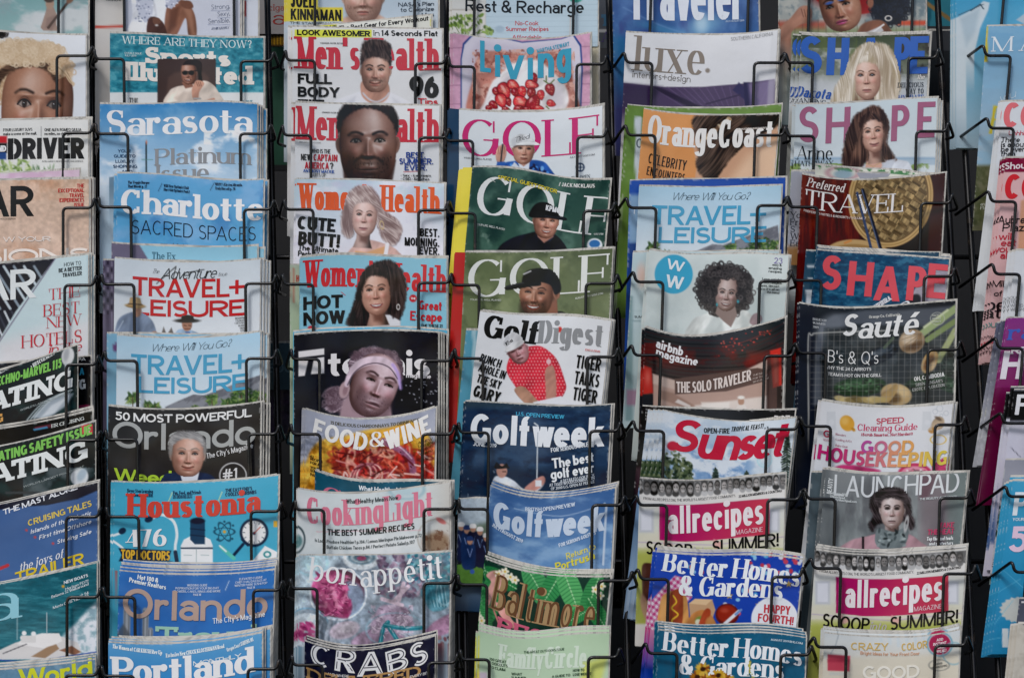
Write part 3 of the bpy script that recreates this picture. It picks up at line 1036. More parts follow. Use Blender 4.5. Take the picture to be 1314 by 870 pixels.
# ---------------------------------------------------------------- first column, cut by the frame
@M("cloudy teal magazine with a guitar player, top of the leftmost column", 0, -90, -72, 113, -74, sag=3, vis=118, res=1.3)
def _(c):
    c.vg(-70, 40, '5f9296', '8fb0b0')
    c.clouds('c9cdce', 46, .42, .62, .95, 3, 1.7)
    c.clouds('8f9a9e', 30, .5, .72, .5, 8, 1.5)
    c.poly([(56, 40), (52, 36), (58, 18), (60, 10), (69, 10), (73, 20), (72, 32), (76, 40)], '9b8478', sm=False)
    c.ell(64, 5, 5.5, 8, 'a58a78'); c.ell(63, -1, 7, 5, '4a3f3a')
    c.poly([(58, 36), (60, 24), (70, 20), (72, 32), (66, 40)], '866f66', .8, 2)
    c.line([(62, 36), (90, 0)], 3.4, '4b3a33'); c.ell(90, 0, 4, 6, '7a5a48', rot=40)


@M("white magazine with close-up of brown eyed blond curly haired face", 1, -90, 34, 110, 46, sag=2, vis=125, res=1.0, copies=[(2, 0)])
def _(c):
    c.vg(34, 160, 'dfe2e6', 'd3d8de')
    c.curls(34, 96, 62, 44, 'b99a78', 'efdcc0', 460, (2, 4.5), 5)
    c.face(48, 134, 46, 'a87a62', amb=.5, tilt=3, turn=.15, lx=-.1, top=1.32, brow='2c1e18', iris='3b2a22', lid=.13, browy=-.34, hl=1.2, ears=False, smile=0)
    c.hair([(-20, 120), (-8, 96), (14, 82), (44, 76), (66, 84), (74, 100), (70, 106), (60, 92), (40, 86), (16, 92), (2, 106), (-6, 130)], '33261f', '6b5040', 0, 4, 1.2, 8)
    c.curls(28, 68, 56, 17, 'c4aa8a', 'f2e4cc', 300, (2, 4), 9); c.curls(76, 84, 12, 14, 'b99a78', 'efdcc0', 60, (2, 4), 10)
    c.line([(70, 82), (82, 92), (90, 104), (94, 108)], 4, 'cdb596', sm=True)
    c.line([(72, 84), (84, 96), (92, 108)], 1.4, 'a98d6e', sm=True)
    c.curls(4, 44, 4, 3, '2a2422', '3a3432', 8)
    c.poly([(-3, 38), (3, 39), (6, 46), (0, 48)], '222222')


@M("white car magazine with heavy black italic capitals and small red and blue boxes", 2, -90, 160, 113, 154, sag=-2, vis=80, copies=[(2, -1), (4, -2)])
def _(c):
    c.fill('dfdfdb')
    c.clouds('d0d2cf', 30, .4, .7, .5, 4)
    c.leaves((-5, 206, 40, 230), ['5d7a3c', '7f9a55', 'a9bd7a', 'c9d3a4'], 70, (2, 5), 3)
    c.leaves((42, 214, 70, 226), ['5d7a58', '87a07c'], 24, (2, 5), 4, ang=90, asp=.25)
    c.rect(-5, 175, 9, 184, 'c2262e'); c.rect(-5, 184, 9, 197, '1c1c1e'); c.rect(-5, 196, 8, 205, '274a86')
    c.t('ND', -3, 8, 195, 8, 'sx', 'e9e9e9')
    c.t('DRIVER', 10, 108, 204, 27, 'sx', '151515', wmul=1.15)
    c.lines(['FOUR LUXURY SUVS', 'make a scene at the mall.'], 4, 168.5, 5, 3.7, 'sm', '2b2b2b', .78)
    c.lines(['ONE ALFA ROMEO GIULIA', 'no miles, no charges'], 57, 168.5, 5, 3.7, 'sm', '2b2b2b', .78)
    c.line([(53, 163), (53, 175)], .8, '888888')
    c.t('INTELLIGENCE. INDEPENDENCE. IRREVERENCE.', 54, 107, 208, 1.8, 'sm', '777777')


@M("pale pink magazine edge peeking over the peach leather magazine", 2.6, -90, 228, 102, 218, sag=0, vis=60, back=.004, res=3)
def _(c):
    c.fill('c9aac0')
    c.clouds('d8c4d2', 20, .4, .6, .8)
    c.t('THE', 86, 97, 232, 4, 'sb', 'b03540')


@M("peach leather textured magazine with black capitals and red travel blurb", 3, -90, 233, 114, 230, sag=0, vis=112, copies=[(3, -1), (5, 0)])
def _(c):
    c.vg(228, 340, 'd0b49e', 'd4b8a6')
    c.clouds('b98a6c', 40, .45, .75, .7, 5); c.clouds('e6cbb8', 22, .5, .75, .6, 12); c.grain(.12, 2.2)
    c.t('AR', -22, 43, 278, 39, 'sb', '1b1a1a', wmul=.95)
    c.lines(['THE', 'EXCEPTIONAL', 'TRAVEL', 'EXPERIENCES', 'ISSUE'], 0, 241, 6.1, 4.9, 'sb', 'bf3434', .76, 'r', 108)
    c.t('W YOUR', 4, 65, 310, 6.2, 'sm', 'f0e6e0')
    c.t('SIONS', -24, 116, 338, 19, 'sb', 'f0e4dc')
    c.t('WAYFINDER HOLDKEEPER', -20, 20, 282, 1.8, 'sm', '4a3a32')


@M("pale teal travel magazine with black striped corner and red serif hotel headline", 4, -90, 344, 113, 327, sag=2, vis=150, copies=[(3, -1), (5, 1)])
def _(c):
    c.vg(330, 450, 'b9d0d4', 'd5d3d6')
    c.poly([(-60, 300), (72, 330), (34, 392), (-20, 480), (-90, 480)], '20202a', 1, .7)
    for k in range(7):
        x = -34 + k * 13
        c.line([(x, 342), (x + 34, 396)], 3.2, 'c3cfd6' if k % 2 else '8c9aa6')
    for k in range(8):
        x = -30 + k * 9
        c.line([(x, 400), (x + 22, 446)], 2.6, '3a3c48' if k % 2 else 'cfd6da')
    c.poly([(20, 400), (72, 330), (110, 320), (118, 480), (-10, 480), (-14, 458)], 'c4d7da', 1, .7)
    i = c._sub(-10, 330, 118, 480)
    c.poly([(-2, 440), (60, 420), (118, 410), (118, 480), (-12, 480)], 'dcd6d8', .8, 14)
    c.line([(-14, 458), (72, 330)], 1.2, '5a4a66')
    c.t('AR', -26, 46, 385, 38, 'sb', 'e2e6e6', wmul=.9)
    c.lines(['HOW TO'], 0, 341, 6, 5, 'sr', '3c4448', .78, 'r', 104)
    c.lines(['BE A BETTER', 'TRAVELER'], 0, 348, 6.4, 5, 'sb', '2a3034', .74, 'r', 105)
    c.t('THE', 62, 103, 383, 14, 'dl', 'c23c46'); c.t('BEST', 56, 102, 404, 15, 'dl', 'c23c46')
    c.t('NEW', 60, 104, 419, 14, 'dl', 'c23c46'); c.t('HOTELS', 28, 105, 443, 16, 'dl', 'c23c46')
    c.t('in the', 62, 106, 452, 12, 'sfi', 'c23c46')


@M("dark boating magazine with cyan letters peeking behind the green headline one", 4.55, -90, 470, 116, 457, sag=2, vis=90, back=.004, res=2.2)
def _(c):
    c.fill('141c22')
    c.t('A', 102, 108, 481, 9, 'sb', '3b9fc4'); c.t('NG', 92, 110, 500, 13, 'slab', 'd8dcdc')
    c.t('PA', 100, 110, 463, 4, 'sb', 'd8dcdc')
    c.rect(100, 520, 116, 530, '8a3050')


def boating(c, red):
    c.vg(c.yr, c.yl + 90, '18282a', '101c20')
    c.clouds('2e4444', 30, .5, .8, .6, 6)


@M("dark green boating magazine with lime engine headline and outboard motor, tilted", 5, -90, 502, 99, 443, sag=2, vis=100)
def _(c):
    boating(c, 0)
    c.poly([(40, 536), (60, 516), (84, 504), (94, 505), (86, 520), (60, 538)], '9aa5ae', 1, 2)
    c.poly([(52, 536), (66, 520), (88, 508), (70, 530)], 'c6cdd2', 1, 2)
    for k in range(3):
        c.line([(34 + 4 * k, 540), (56 + 3 * k, 516), (92, 500)], 1.2, 'b8c2c4', sm=True)
    c.ell(87, 457, 8, 12, 'cfd0d0', 1, 1, 10); c.ell(85, 455, 3.5, 9, '8c9096', .7, 2, 10); c.rect(83, 466, 89, 480, 'b8bcc0')
    c.t('TREATMENTS', -8, 36, 472.0, 5.0, 'sfb', 'd8dcd8', -13)
    c.t('> RESCUE BEACONS', 39, 80, 461, 5.0, 'sfb', 'd8dcd8', -15)
    c.t('ECHNO-MARVEL 115', -4, 79, 484, 12, 'sx', '7fc15a', 2)
    c.t('ATING', -14, 93, 514, 24, 'slab', 'e4e8e6', 2, 1.05)
    c.t("WORLD'S LARGEST POWERBOAT", 26, 92, 516, 2.4, 'sm', 'aab4b4', -1)
    c.t('G', -4, 4, 542, 11, 'slab', 'd6a05a')


@M("dark folded boating magazine edge between the two green headline boating magazines", 5.5, -90, 560, 118, 527, sag=5, vis=60, back=.003, res=2, copies=[(0, -3)])
def _(c):
    c.fill('141d20')
    c.t('ER CRUISING', 66, 108, 544, 4.5, 'sfb', 'd0d4d0', -1)
    c.line([(45, 550), (66, 546)], 2, 'a04050'); c.line([(44, 551), (60, 548)], 1.6, '4a90b8')


@M("dark boating magazine with lime safety headline and white hull, tilted", 6, -90, 588, 122, 541, sag=5, vis=96)
def _(c):
    boating(c, 1)
    c.clouds('6b7478', 24, .35, .7, .7, 9, box=(30, 600, 124, 640))
    c.ell(102, 612, 11, 12, 'd8dcde', 1, 1.2, 30); c.ell(105, 609, 5, 9, '9fb2c0', .8, 2, 30)
    c.rect(104, 544, 119, 557, 'c93a44', 1, .9); c.rect(108, 548, 115, 555, 'f2d0d0'); c.line([(111.5, 546), (111.5, 556)], 1, 'c93a44')
    c.t('* A CLOSE CALL!', 0, 46, 561, 4.6, 'sfb', 'd8dcd8', -6)
    c.t('* LIFE CELL DITCH KIT', 48, 102, 553, 4.6, 'sfb', 'd8dcd8', -6)
    c.t('ATING SAFETY ISSUE', -2, 118, 576, 13, 'sx', '7fc15a', -2)
    c.t('ATING', -14, 113, 607, 25, 'slab', 'e4e8e6', -1, 1.05)
    c.t("WORLD'S LARGEST POWERBOAT", 30, 108, 613, 2.4, 'sm', 'aab4b4', -4)
    c.line([(8, 632), (50, 632)], 3, '3b4044')


@M("blue sailing magazine with yellow cruising headline and dark mast banner", 7, -90, 660, 125, 619, sag=4, asym=1, vis=116, copies=[(1, -2)])
def _(c):
    c.vg(630, 750, '3f5c8c', '4d6ea0')
    c.clouds('5a79a8', 60, .45, .8, .5, 2)
    c.poly([(-80, 610), (130, 610), (128, 628), (100, 640), (60, 648), (30, 650), (-80, 664)], '161c2c')
    c.t('THE MAST ALONE', 4, 100, 644, 7.2, 'sb', 'e4e6ea', -7)
    c.t('CRUISING TALES', 36, 118, 662, 8, 'sb', 'd9c05a', -5)
    for k, (tx, a) in enumerate((('Islands of the Atlantic', 39), ('First time Offshore', 50), ('Staying Safe', 73))):
        c.t(tx, a, 118, 672.5 + k * 9.2, 5.6, 'si', 'dde2ea', -5)
        c.ell(a - 5, 681 + k * 8 - (k == 0) * 1, 1.6, 1.6, 'c04a4a')
    c.t('the joys of', 25, 83, 724, 11, 'sfi', 'e4e6ea', -6)
    c.t('TRAILER', 20, 108, 736, 15, 'sb', 'dcc23a', -4)
    c.line([(-2, 730), (10, 725)], 4, 'c23a40')


@M("teal sea magazine with white motor yacht and blue serif letter", 8, -90, 762, 124, 722, sag=4, vis=130, res=1.1, copies=[(1, -2)])
def _(c):
    c.vg(735, 850, '1f5a68', '2f7482')
    n = fbm(c.x * .5, c.y * 2.2, 7, 5, 4)
    c.mix(slice(None), '3f8a96', sst((n - .45) / .3) * .6)
    c.mix(slice(None), '174852', sst((.45 - n) / .25) * .5)
    i, al = c.poly([(30, 850), (70, 826), (96, 800), (112, 782), (126, 770), (128, 850)], None, 1, 3)
    n2 = fbm(c.x[i], c.y[i], 8, 9, 4)
    c.mix(i, 'dfe4ea', al * (.55 + .45 * sst((n2 - .35) / .3))); c.mix(i, '8ea6b4', al * sst((.45 - n2) / .2) * .7)
    c.poly([(-10, 846), (-10, 838), (20, 824), (50, 816), (78, 816), (100, 824), (104, 836), (96, 845)], 'd9d6d4')
    c.poly([(22, 826), (30, 818), (54, 812), (76, 812), (80, 822), (60, 832)], 'eceae8')
    c.poly([(40, 842), (60, 830), (72, 826), (76, 832), (58, 844)], '9a7a5c', .9); c.poly([(76, 834), (92, 828), (104, 836), (96, 840)], '8a5a42', .9)
    for x, y, r in ((31, 812, 3), (43, 813, 3.2), (28, 818, 2.2)):
        c.ell(x, y, r, r, 'f2f2f2')
    c.rect(27, 815, 46, 824, 'dcdad8')
    c.line([(22, 820), (22, 792)], .9, 'c8d0d4'); c.line([(60, 812), (60, 786)], .8, 'b8c4c8')
    for k in range(6):
        c.line([(4 + k * 5, 838 - k * 2), (9 + k * 5, 836 - k * 2)], 1.2, '5a5a60')
    c.line([(-10, 846), (40, 849), (124, 836)], 1.6, '2b4fa0')
    c.t('a', -22, 24, 796, 51, 'dd', '8fc7d4')
    c.t('NEW BOATS', 82, 113, 744.5, 4, 'sb', 'dfe6ea', -4)
    c.ell(81, 752, 1.8, 1.8, 'd9a03a')
    for k, (tx, a) in enumerate((('Horizon FD77', 84), ('Belzona 32 Walkaround', 66), ('Summit 54', 90), ('Monte Carlo Yachts 66', 68))):
        c.t(tx, a, 114, 752 + k * 7.0, 3.6, 'sm', 'd3dee2', -7)


@M("grey blue cruising magazine with lime headline, bottom of the leftmost column", 9, -90, 862, 122, 846, sag=4, vis=60, res=1.6, copies=[(0, -3), (1, -6)])
def _(c):
    c.vg(846, 880, '6a8aa2', '5a86a0'); c.clouds('8aa6b8', 16, .4, .7, .7); c.grain(.1)
    c.t('World', 24, 119, 875, 24, 'sx', 'cdd238', -3, .8)


# ---------------------------------------------------------------- second column
@M("cream magazine edge with red rule beside the seated woman cover", -.2, 122, -60, 330, -60, sag=2, vis=112, res=2, back=.005)
def _(c):
    c.fill('cfccc8'); c.rect(120, 33, 170, 36.5, 'c24a3c')
    c.lines(['BRINGING THE', 'BEACH HOME'], 136, -4, 5, 3, 'sm', '555555'); c.lines(['FASHION'], 137, 2, 5, 3, 'sm', '555555')


@M("white sheet magazine with red block peeking right of the seated woman", -.1, 200, -40, 331, -40, sag=1, vis=92, res=2, back=.002)
def _(c):
    c.fill('cdd2dc'); c.rect(309, 2, 316, 22, 'c8342c'); c.lines(['E.'], 310, 40, 5, 3.5, 'sf', '3a4658')


@M("pale lilac magazine with seated woman in lace sleeves and white shorts", 0, 161, -110, 308, -110, sag=3, vis=158, res=1.0, copies=[(2.5, -2)], full=260)
def _(c):
    c.vg(-60, 46, 'ccd0da', 'c6cad6')
    c.hg(160, 230, 'b8bccb', .5, 0)
    c.poly([(170, -20), (200, -20), (215, 0), (216, 24), (212, 46), (166, 46), (170, 20)], 'e2e4ea', 1, 1.5, True)
    c.poly([(198, 0), (214, -4), (214, 46), (206, 46)], 'e9ebf0', 1, 1.5)
    for p in ([(214, 10), (228, 0), (240, 4), (250, 20), (252, 46), (242, 46), (238, 24), (226, 46), (212, 46)], ):
        c.poly(p, '7d5645', 1, 1.2, True)
    c.poly([(232, 4), (246, 14), (251, 46), (246, 46), (240, 20)], 'a67a63', .7, 3)
    c.poly([(218, 14), (230, 8), (226, 34), (216, 44)], '5c3b30', .7, 3)
    c.poly([(178, -30), (194, -20), (197, 4), (195, 26), (186, 30), (178, 20), (174, 0)], 'c4c8d6', 1, 1)
    rnd = random.Random(4)
    for k in range(60):
        x, y = rnd.uniform(173, 196), rnd.uniform(-20, 28)
        c.ell(x, y, 1.2, 1.0, rnd.choice(['6f768e', 'e4e6ee', '9097ac']), .8, .6)
    c.poly([(212, -10), (226, -12), (232, 0), (220, 12), (213, 10)], 'b8bccd', 1, 1)
    for k in range(24):
        c.ell(rnd.uniform(213, 230), rnd.uniform(-8, 10), 1.1, 1.0, rnd.choice(['6f768e', 'e4e6ee']), .8, .6)
    c.poly([(190, 26), (198, 22), (208, 28), (213, 38), (212, 46), (190, 46)], '4a3029', 1, 1, True)
    c.poly([(196, 24), (204, 24), (206, 30), (198, 32)], '6d4a3c', 1, 1, True); c.ell(201, 33, 2, 1.2, 'c9c4c0')
    c.poly([(232, 2), (244, 2), (248, 10), (240, 12), (232, 8)], '6d4a3c', 1, 1, True)
    for k, (tx, a) in enumerate((('Strong.', 271), ('Sexy.', 279), ('Sensible.', 267))):
        c.t(tx, a, 295, 12 + k * 9, 6, 'sl', '56607a'); c.line([(a, 14.4 + k * 9), (295, 14.4 + k * 9)], .6, '8088a0')
    c.t('JAMIE LIGHTLY', 271, 294, 38, 3, 'sfi', '56607a')


@M("teal rippled water magazine with man in cream sweater phoning", 1, 141, 43, 338, 49, sag=1, asym=-.6, vis=100, res=1.0, th=.002,
   copies=[(2, 0)])
def _(c):
    c.vg(43, 120, '2f8094', '35899c')
    n = fbm(c.x, c.y * 1.6, 7, 3, 4)
    c.mix(slice(None), '6db4c0', sst((n - .52) / .2) * .6); c.mix(slice(None), '1c5c70', sst((.46 - n) / .2) * .6)
    c.rect(100, 119, 360, 260, 'd9dcdc')
    c.t('WHERE ARE THEY NOW?', 157, 323, 60, 10, 'sf', 'cfe2e2')
    c.t('Sports', 186, 296, 84, 21, 'slab', 'e6e0d8', wmul=1.15)
    c.t('Illustrated', 160, 324, 107, 24, 'slab', 'e6e0d8', wmul=1.15)
    c.lines(['DOUBLE ISSUE', 'JULY 2019'], 160, 70, 3, 2.4, 'sm', 'cfe0e0')
    with c.front():
        c.poly([(202, 77), (204, 75.5), (275, 75.5), (277, 77), (277, 134), (202, 134)], '453735', 1, .8)
        c.poly([(216, 100), (224, 94), (236, 92), (262, 94), (268, 100), (270, 134), (212, 134)], '57443f', 1, 3)
        c.poly([(214, 136), (217, 118), (226, 112), (236, 110), (250, 108), (262, 104), (272, 108), (280, 118), (283, 136)], 'd8cabd', 1, 1, True)
        c.poly([(224, 126), (236, 118), (250, 118), (246, 130), (230, 134)], 'b8a89c', .6, 3)
        c.poly([(233, 106), (246, 104), (248, 112), (238, 114)], '8a5f4e', 1, 1)
        c.face(242, 94, 9.5, 'b58570', tilt=-4, turn=-.5, smile=2, chin=1.6, eyes=0, top=1.6)
        c.poly([(234, 84), (240, 78), (252, 77), (259, 82), (258, 96), (254, 92), (250, 85), (240, 84)], '241c1a', 1, .8, True)
        c.ell(237.5, 94, 3.6, 3, '101012'); c.ell(245.5, 94, 3.8, 3.1, '101012'); c.line([(234, 93), (254, 91)], 1, '101012')
        c.poly([(254, 92), (258, 90), (260, 106), (255, 108)], '141416', 1, .7)
        c.poly([(248, 110), (252, 104), (258, 104), (262, 108), (256, 118), (254, 128), (248, 128), (246, 118)], 'b98a75', 1, .8, True)
        for k in range(3):
            c.line([(252 + k * 2.5, 106), (254 + k * 2.2, 111)], .8, '7c5444')
        c.line([(249, 127), (257, 127)], 2.5, '9a9a98'); c.line([(264, 131), (274, 128)], 4, 'b98a75')
    c.t('THE', 166, 177, 132, 6, 'sf', '2a2a2a'); c.t('LIST', 312, 324, 134, 5, 'sm', '4a90a0')




@M("sky blue city magazine with white title and grey platinum lettering", 2, 128, 134, 330, 134, sag=-1.5, asym=1.5, vis=105, copies=[(3, 2), (6, 3), (9, 6)])
def _(c):
    c.vg(134, 235, '3580ba', 'b9d0e2', .8)
    c.clouds('e6ecf2', 34, .5, .72, .9, 4, 1.6, box=(120, 165, 345, 260)); c.clouds('9cc2de', 40, .4, .7, .5, 11)
    c.clouds('f0f2f5', 14, .42, .6, .9, 7, 1.5, box=(262, 168, 332, 186))
    c.t('Sarasota', 136, 324, 172, 32, 'dx', 'f2f5f7', wmul=.92)
    c.t('Platinum', 199, 322, 210, 21, 'dx', '8d8f92', wmul=.85); c.t('Issue', 200, 268, 232, 21, 'dx', '8d8f92', wmul=.85)
    for k, (tx, a, b) in enumerate((('YOUR', 151, 168), ('GUIDE TO', 146, 174), ('LUXURY', 148, 172), ('SHOPPING', 145, 176), ('...AND', 152, 170))):
        c.t(tx, a, b, 196 + k * 6.6, 4.0, 'sb', '274a70')
    c.line([(187.5, 184), (188, 230)], 2.2, '2a3a40'); c.ell(188, 183, 1, 2.5, 'c77a5c'); c.line([(182, 205), (196, 205)], .9, '5c8a84')
    c.poly([(140, 228), (150, 226), (150, 246), (140, 246)], '6c8aa0')


@M("blue sky city magazine headlined sacred spaces", 3, 150, 223, 338, 231, sag=1, asym=-2.0, skew=-.012, vis=100, copies=[(-3, 2), (-5, 4), (4, 1)])
def _(c):
    c.vg(224, 325, '62a6d4', '58a2cf')
    c.clouds('86b4dc', 40, .4, .75, .8, 6, 1.6); c.clouds('3d7cb8', 26, .52, .8, .6, 2)
    c.t('Charlotte', 155, 338, 280, 31, 'sfb', 'eef3f7', wmul=1.05)
    c.t('SACRED SPACES', 169, 328, 306, 18, 'sl', '1e2a36')
    c.t('and faith in the city', 205, 292, 320, 5, 'sfi', '22344a')
    c.lines(['The Veggie Burger', 'That Bleeds p. 12'], 164, 236, 5, 3.6, 'sfb', '22344a', .72)
    c.lines(['Will New Optimist Hall', 'Hurt Old Optimist Park?'], 210, 241.5, 5, 3.6, 'sfb', '22344a', .68)
    c.lines(["WBTV's Kirsten Miranda,", 'Truly Herself p. 20'], 276, 239, 5, 3.6, 'sfb', '22344a', .68)
    c.line([(203, 246), (208, 236)], .7, '22344a'); c.line([(270, 244), (275, 235)], .7, '22344a')


@M("purple tiled roof magazine edge left of the red adventure issue", 3.45, 132, 334, 325, 338, sag=0, vis=70, res=1.2, back=.001)
def _(c):
    c.fill('5c566c')
    for k in range(16):
        for j in range(10):
            if (k + j) % 2:
                c.rect(132 + k * 5, 334 + j * 8 + k, 134.5 + k * 5, 339 + j * 8 + k, '2e2a3a', .9)
            else:
                c.rect(132 + k * 5, 334 + j * 8 + k, 135 + k * 5, 340 + j * 8 + k, '8d87a0', .7)
    c.poly([(160, 310), (178, 318), (196, 345), (230, 345), (230, 310)], 'a6cddc')


@M("turquoise magazine top edge behind the red adventure issue", 3.4, 143, 312, 330, 316, sag=3, vis=60, res=2, back=.004, copies=[(8, 3)])
def _(c):
    c.vg(312, 340, '8cc0d6', '93c6da')
    c.t('The Ex', 195, 225, 333, 9, 'sf', '3f6a7e')
    c.poly([(142, 311), (178, 313), (192, 336), (142, 340)], '6a5e74', .9)


@M("white travel magazine with red title and two riders in hats", 4, 147, 331, 334, 333, sag=5, vis=106, res=1.0, skew=-.01, copies=[(4, 0), (7, 2), (10, 3)])
def _(c):
    c.vg(331, 440, 'ccd6dd', 'd9dee2')
    c.t('TRAVEL+', 170, 314, 382, 24, 'sm', 'c02a2e', wmul=1.15); c.t('LEISURE', 172, 314, 407, 21, 'sm', 'c02a2e', wmul=1.25)
    with c.front():
        c.poly([(147, 428), (152, 410), (164, 402), (180, 400), (194, 410), (200, 424), (200, 440), (147, 440)], '77869c', 1, 1.2, True)
        c.poly([(168, 402), (176, 402), (180, 436), (164, 436)], '5c6a82', .7, 2); c.line([(150, 426), (158, 412)], 1.5, 'a5b2c4')
        c.ell(176, 399, 5.5, 8, 'a9806c'); c.ell(175, 396, 4, 4, '8c6652', .6)
        c.ell(173.5, 392.5, 13, 3.2, 'a98a5e', 1, .8, 4); c.poly([(165, 392), (167, 382), (173, 381), (180, 383), (182, 392)], 'b99a6c', 1, .8); c.line([(165, 390), (182, 391)], 1.6, '5b4736')
        c.ell(198, 428, 4, 3, 'b48a76')
        c.poly([(222, 440), (226, 426), (234, 422), (246, 424), (258, 430), (262, 440)], '8fa6bc', 1, 1, True); c.poly([(238, 426), (244, 426), (244, 438), (240, 438)], '2f5aa0')
        c.ell(240, 416, 6.5, 9, 'a27662'); c.line([(236, 417.5), (239, 418)], 1, '4a3026'); c.line([(242, 417.5), (245, 418)], 1, '4a3026'); c.line([(237, 422), (244, 422)], 1, '6a3f34')
        c.ell(240, 411.5, 16, 2.8, '33302e'); c.poly([(232, 411), (233, 405), (240, 404), (248, 405), (249, 411)], '2c2927')
        c.poly([(206, 432), (210, 419), (214, 430), (220, 420), (224, 432), (222, 440), (206, 440)], '6f6a66', 1, .8)
    c.t('The', 195, 205, 351, 6, 'scr', '202020'); c.t('Adventure', 206, 280, 358, 14, 'scr', '1c1c1c', -2, 1.3); c.t('Issue', 280, 292, 354, 5, 'scr', '202020')
    c.line([(201, 364), (226, 342), (222, 358)], 1.1, '1c1c1c'); c.line([(240, 350), (262, 346)], 1.0, '1c1c1c')
    c.lines(['ARGENTINA', 'COLORADO', 'COSTA RICA', 'ALASKA', 'OMAN', 'UTAH'], 0, 409, 3.2, 2.2, 'sm', '555555', .8, 'r', 315)


def palms_cover(c, ox, oy, sc=1.0):
    """blue travel cover with a grey mountain and palms; ox, oy = left and top of the print"""
    X = lambda x: ox + x * sc
    Y = lambda y: oy + y * sc
    c.vg(Y(0), Y(92), 'a9cce0', 'd5dee4')
    c.poly([(X(62), Y(95)), (X(86), Y(84)), (X(98), Y(79)), (X(112), Y(80)), (X(134), Y(72)), (X(160), Y(62)), (X(184), Y(54)), (X(190), Y(120)), (X(62), Y(120))], '83868e', 1, 1)
    i = c._sub(X(60), Y(55), X(190), Y(100))
    n = fbm(c.x[i] + c.y[i], c.y[i], 8, 3, 4)
    m = (c.img[i].mean(1) < .6)
    c.mix(i[m], '5e6068', sst((n[m] - .45) / .2) * .7)
    for (a, b, r) in ((20, 82, 9), (40, 92, 5), (50, 94, 5), (122, 85, 8), (142, 90, 8), (160, 80, 15), (182, 82, 12), (100, 97, 3), (168, 92, 12)):
        c.leaves((X(a - r * .8), Y(b - r * .55), X(a + r * .8), Y(b + r * .8)), ['33502e', '49693a', '6d8a48', '8ba05a', '26401f'], int(26 + r * 4), (1.2 * sc, 4.2 * sc), a * 3 + b, asp=.32)
        c.line([(X(a), Y(b)), (X(a + .5), Y(b + r + 8))], 1.2, '5a4a3a')
    c.t('TRAVEL+', X(18), X(168), Y(54), 25 * sc, 'sm', '4d9fc4', wmul=1.15); c.t('LEISURE', X(27), X(168), Y(78), 21 * sc, 'sm', '4d9fc4', wmul=1.25)


@M("light blue magazine spine left of the script blue travel issue", 4.5, 137, 428, 325, 430, sag=0, vis=80, res=3, back=.003)
def _(c):
    c.fill('82b2cc'); c.ell(149, 446, 4, 6, '6a4a78')


@M("pale blue travel magazine with script line, blue title, palms and mountain, second column", 5, 150, 430, 334, 426, sag=6, vis=104, res=1.1, skew=-.01, copies=[(4, 1), (7, 3), (10, 4)])
def _(c):
    palms_cover(c, 150, 427)
    c.t('Where Will You Go?', 193, 298, 449.5, 9.5, 'scr', '2c3c48', -2)


@M("black city magazine with silver haired man in navy suit", 6, 139, 521, 334, 516, sag=7, vis=110, res=.9, skew=-.012, copies=[(3, 0), (6, 2), (9, 3)])
def _(c):
    c.fill('272628'); c.clouds('343336', 60, .4, .8, .6)
    c.t('50 MOST POWERFUL', 148, 323, 542, 10.8, 'sb', 'e6e6e4', wmul=1.05)
    c.t('Orlando', 144, 328, 577, 34, 'sm', 'a9aba9', wmul=1.05)
    c.t("The City's Magazine", 265, 325, 582, 7, 'sr', 'e0e0e0', -7)
    c.t('Weed', 146, 220, 620, 17, 'sx', 'a9c93e', wmul=.8)
    c.t('#1', 286, 306, 615, 14, 'sm', 'd8d8d8')
    c.ell(299, 610, 17, 16, 'c8c8c8', 1, .7, ring=1.4)
    with c.front():
        c.poly([(205, 640), (208, 612), (224, 606), (258, 606), (276, 614), (284, 640)], '1f2c48', 1, 1, True)
        c.poly([(230, 604), (256, 604), (250, 632), (238, 632)], 'd6dae2')
        c.hair([(219, 590), (216, 570), (220, 558), (232, 553), (246, 553), (258, 557), (265, 570), (263, 590), (258, 578), (222, 578)], '6e6e70', 'b4b2b0', 20, 3, 1.3, 8)
        c.face(241, 582, 20.5, 'd8ab98', amb=.58, tilt=2, turn=.1, lx=.1, smile=1.2, chin=1.45, top=1.2, brow='8a8078', iris='4a5060', jaw=.42, lid=.07, bw=1.0)
        c.hair([(220, 574), (222, 560), (234, 555), (248, 555), (259, 561), (262, 574), (254, 566), (240, 563), (228, 566)], '7c7c7e', 'c4c2c0', 15, 5, 1.2, 8)
        c.ell(219, 578, 2.5, 8, '85827f', .8, 1.5); c.ell(263, 578, 2.3, 8, '85827f', .8, 1.5)


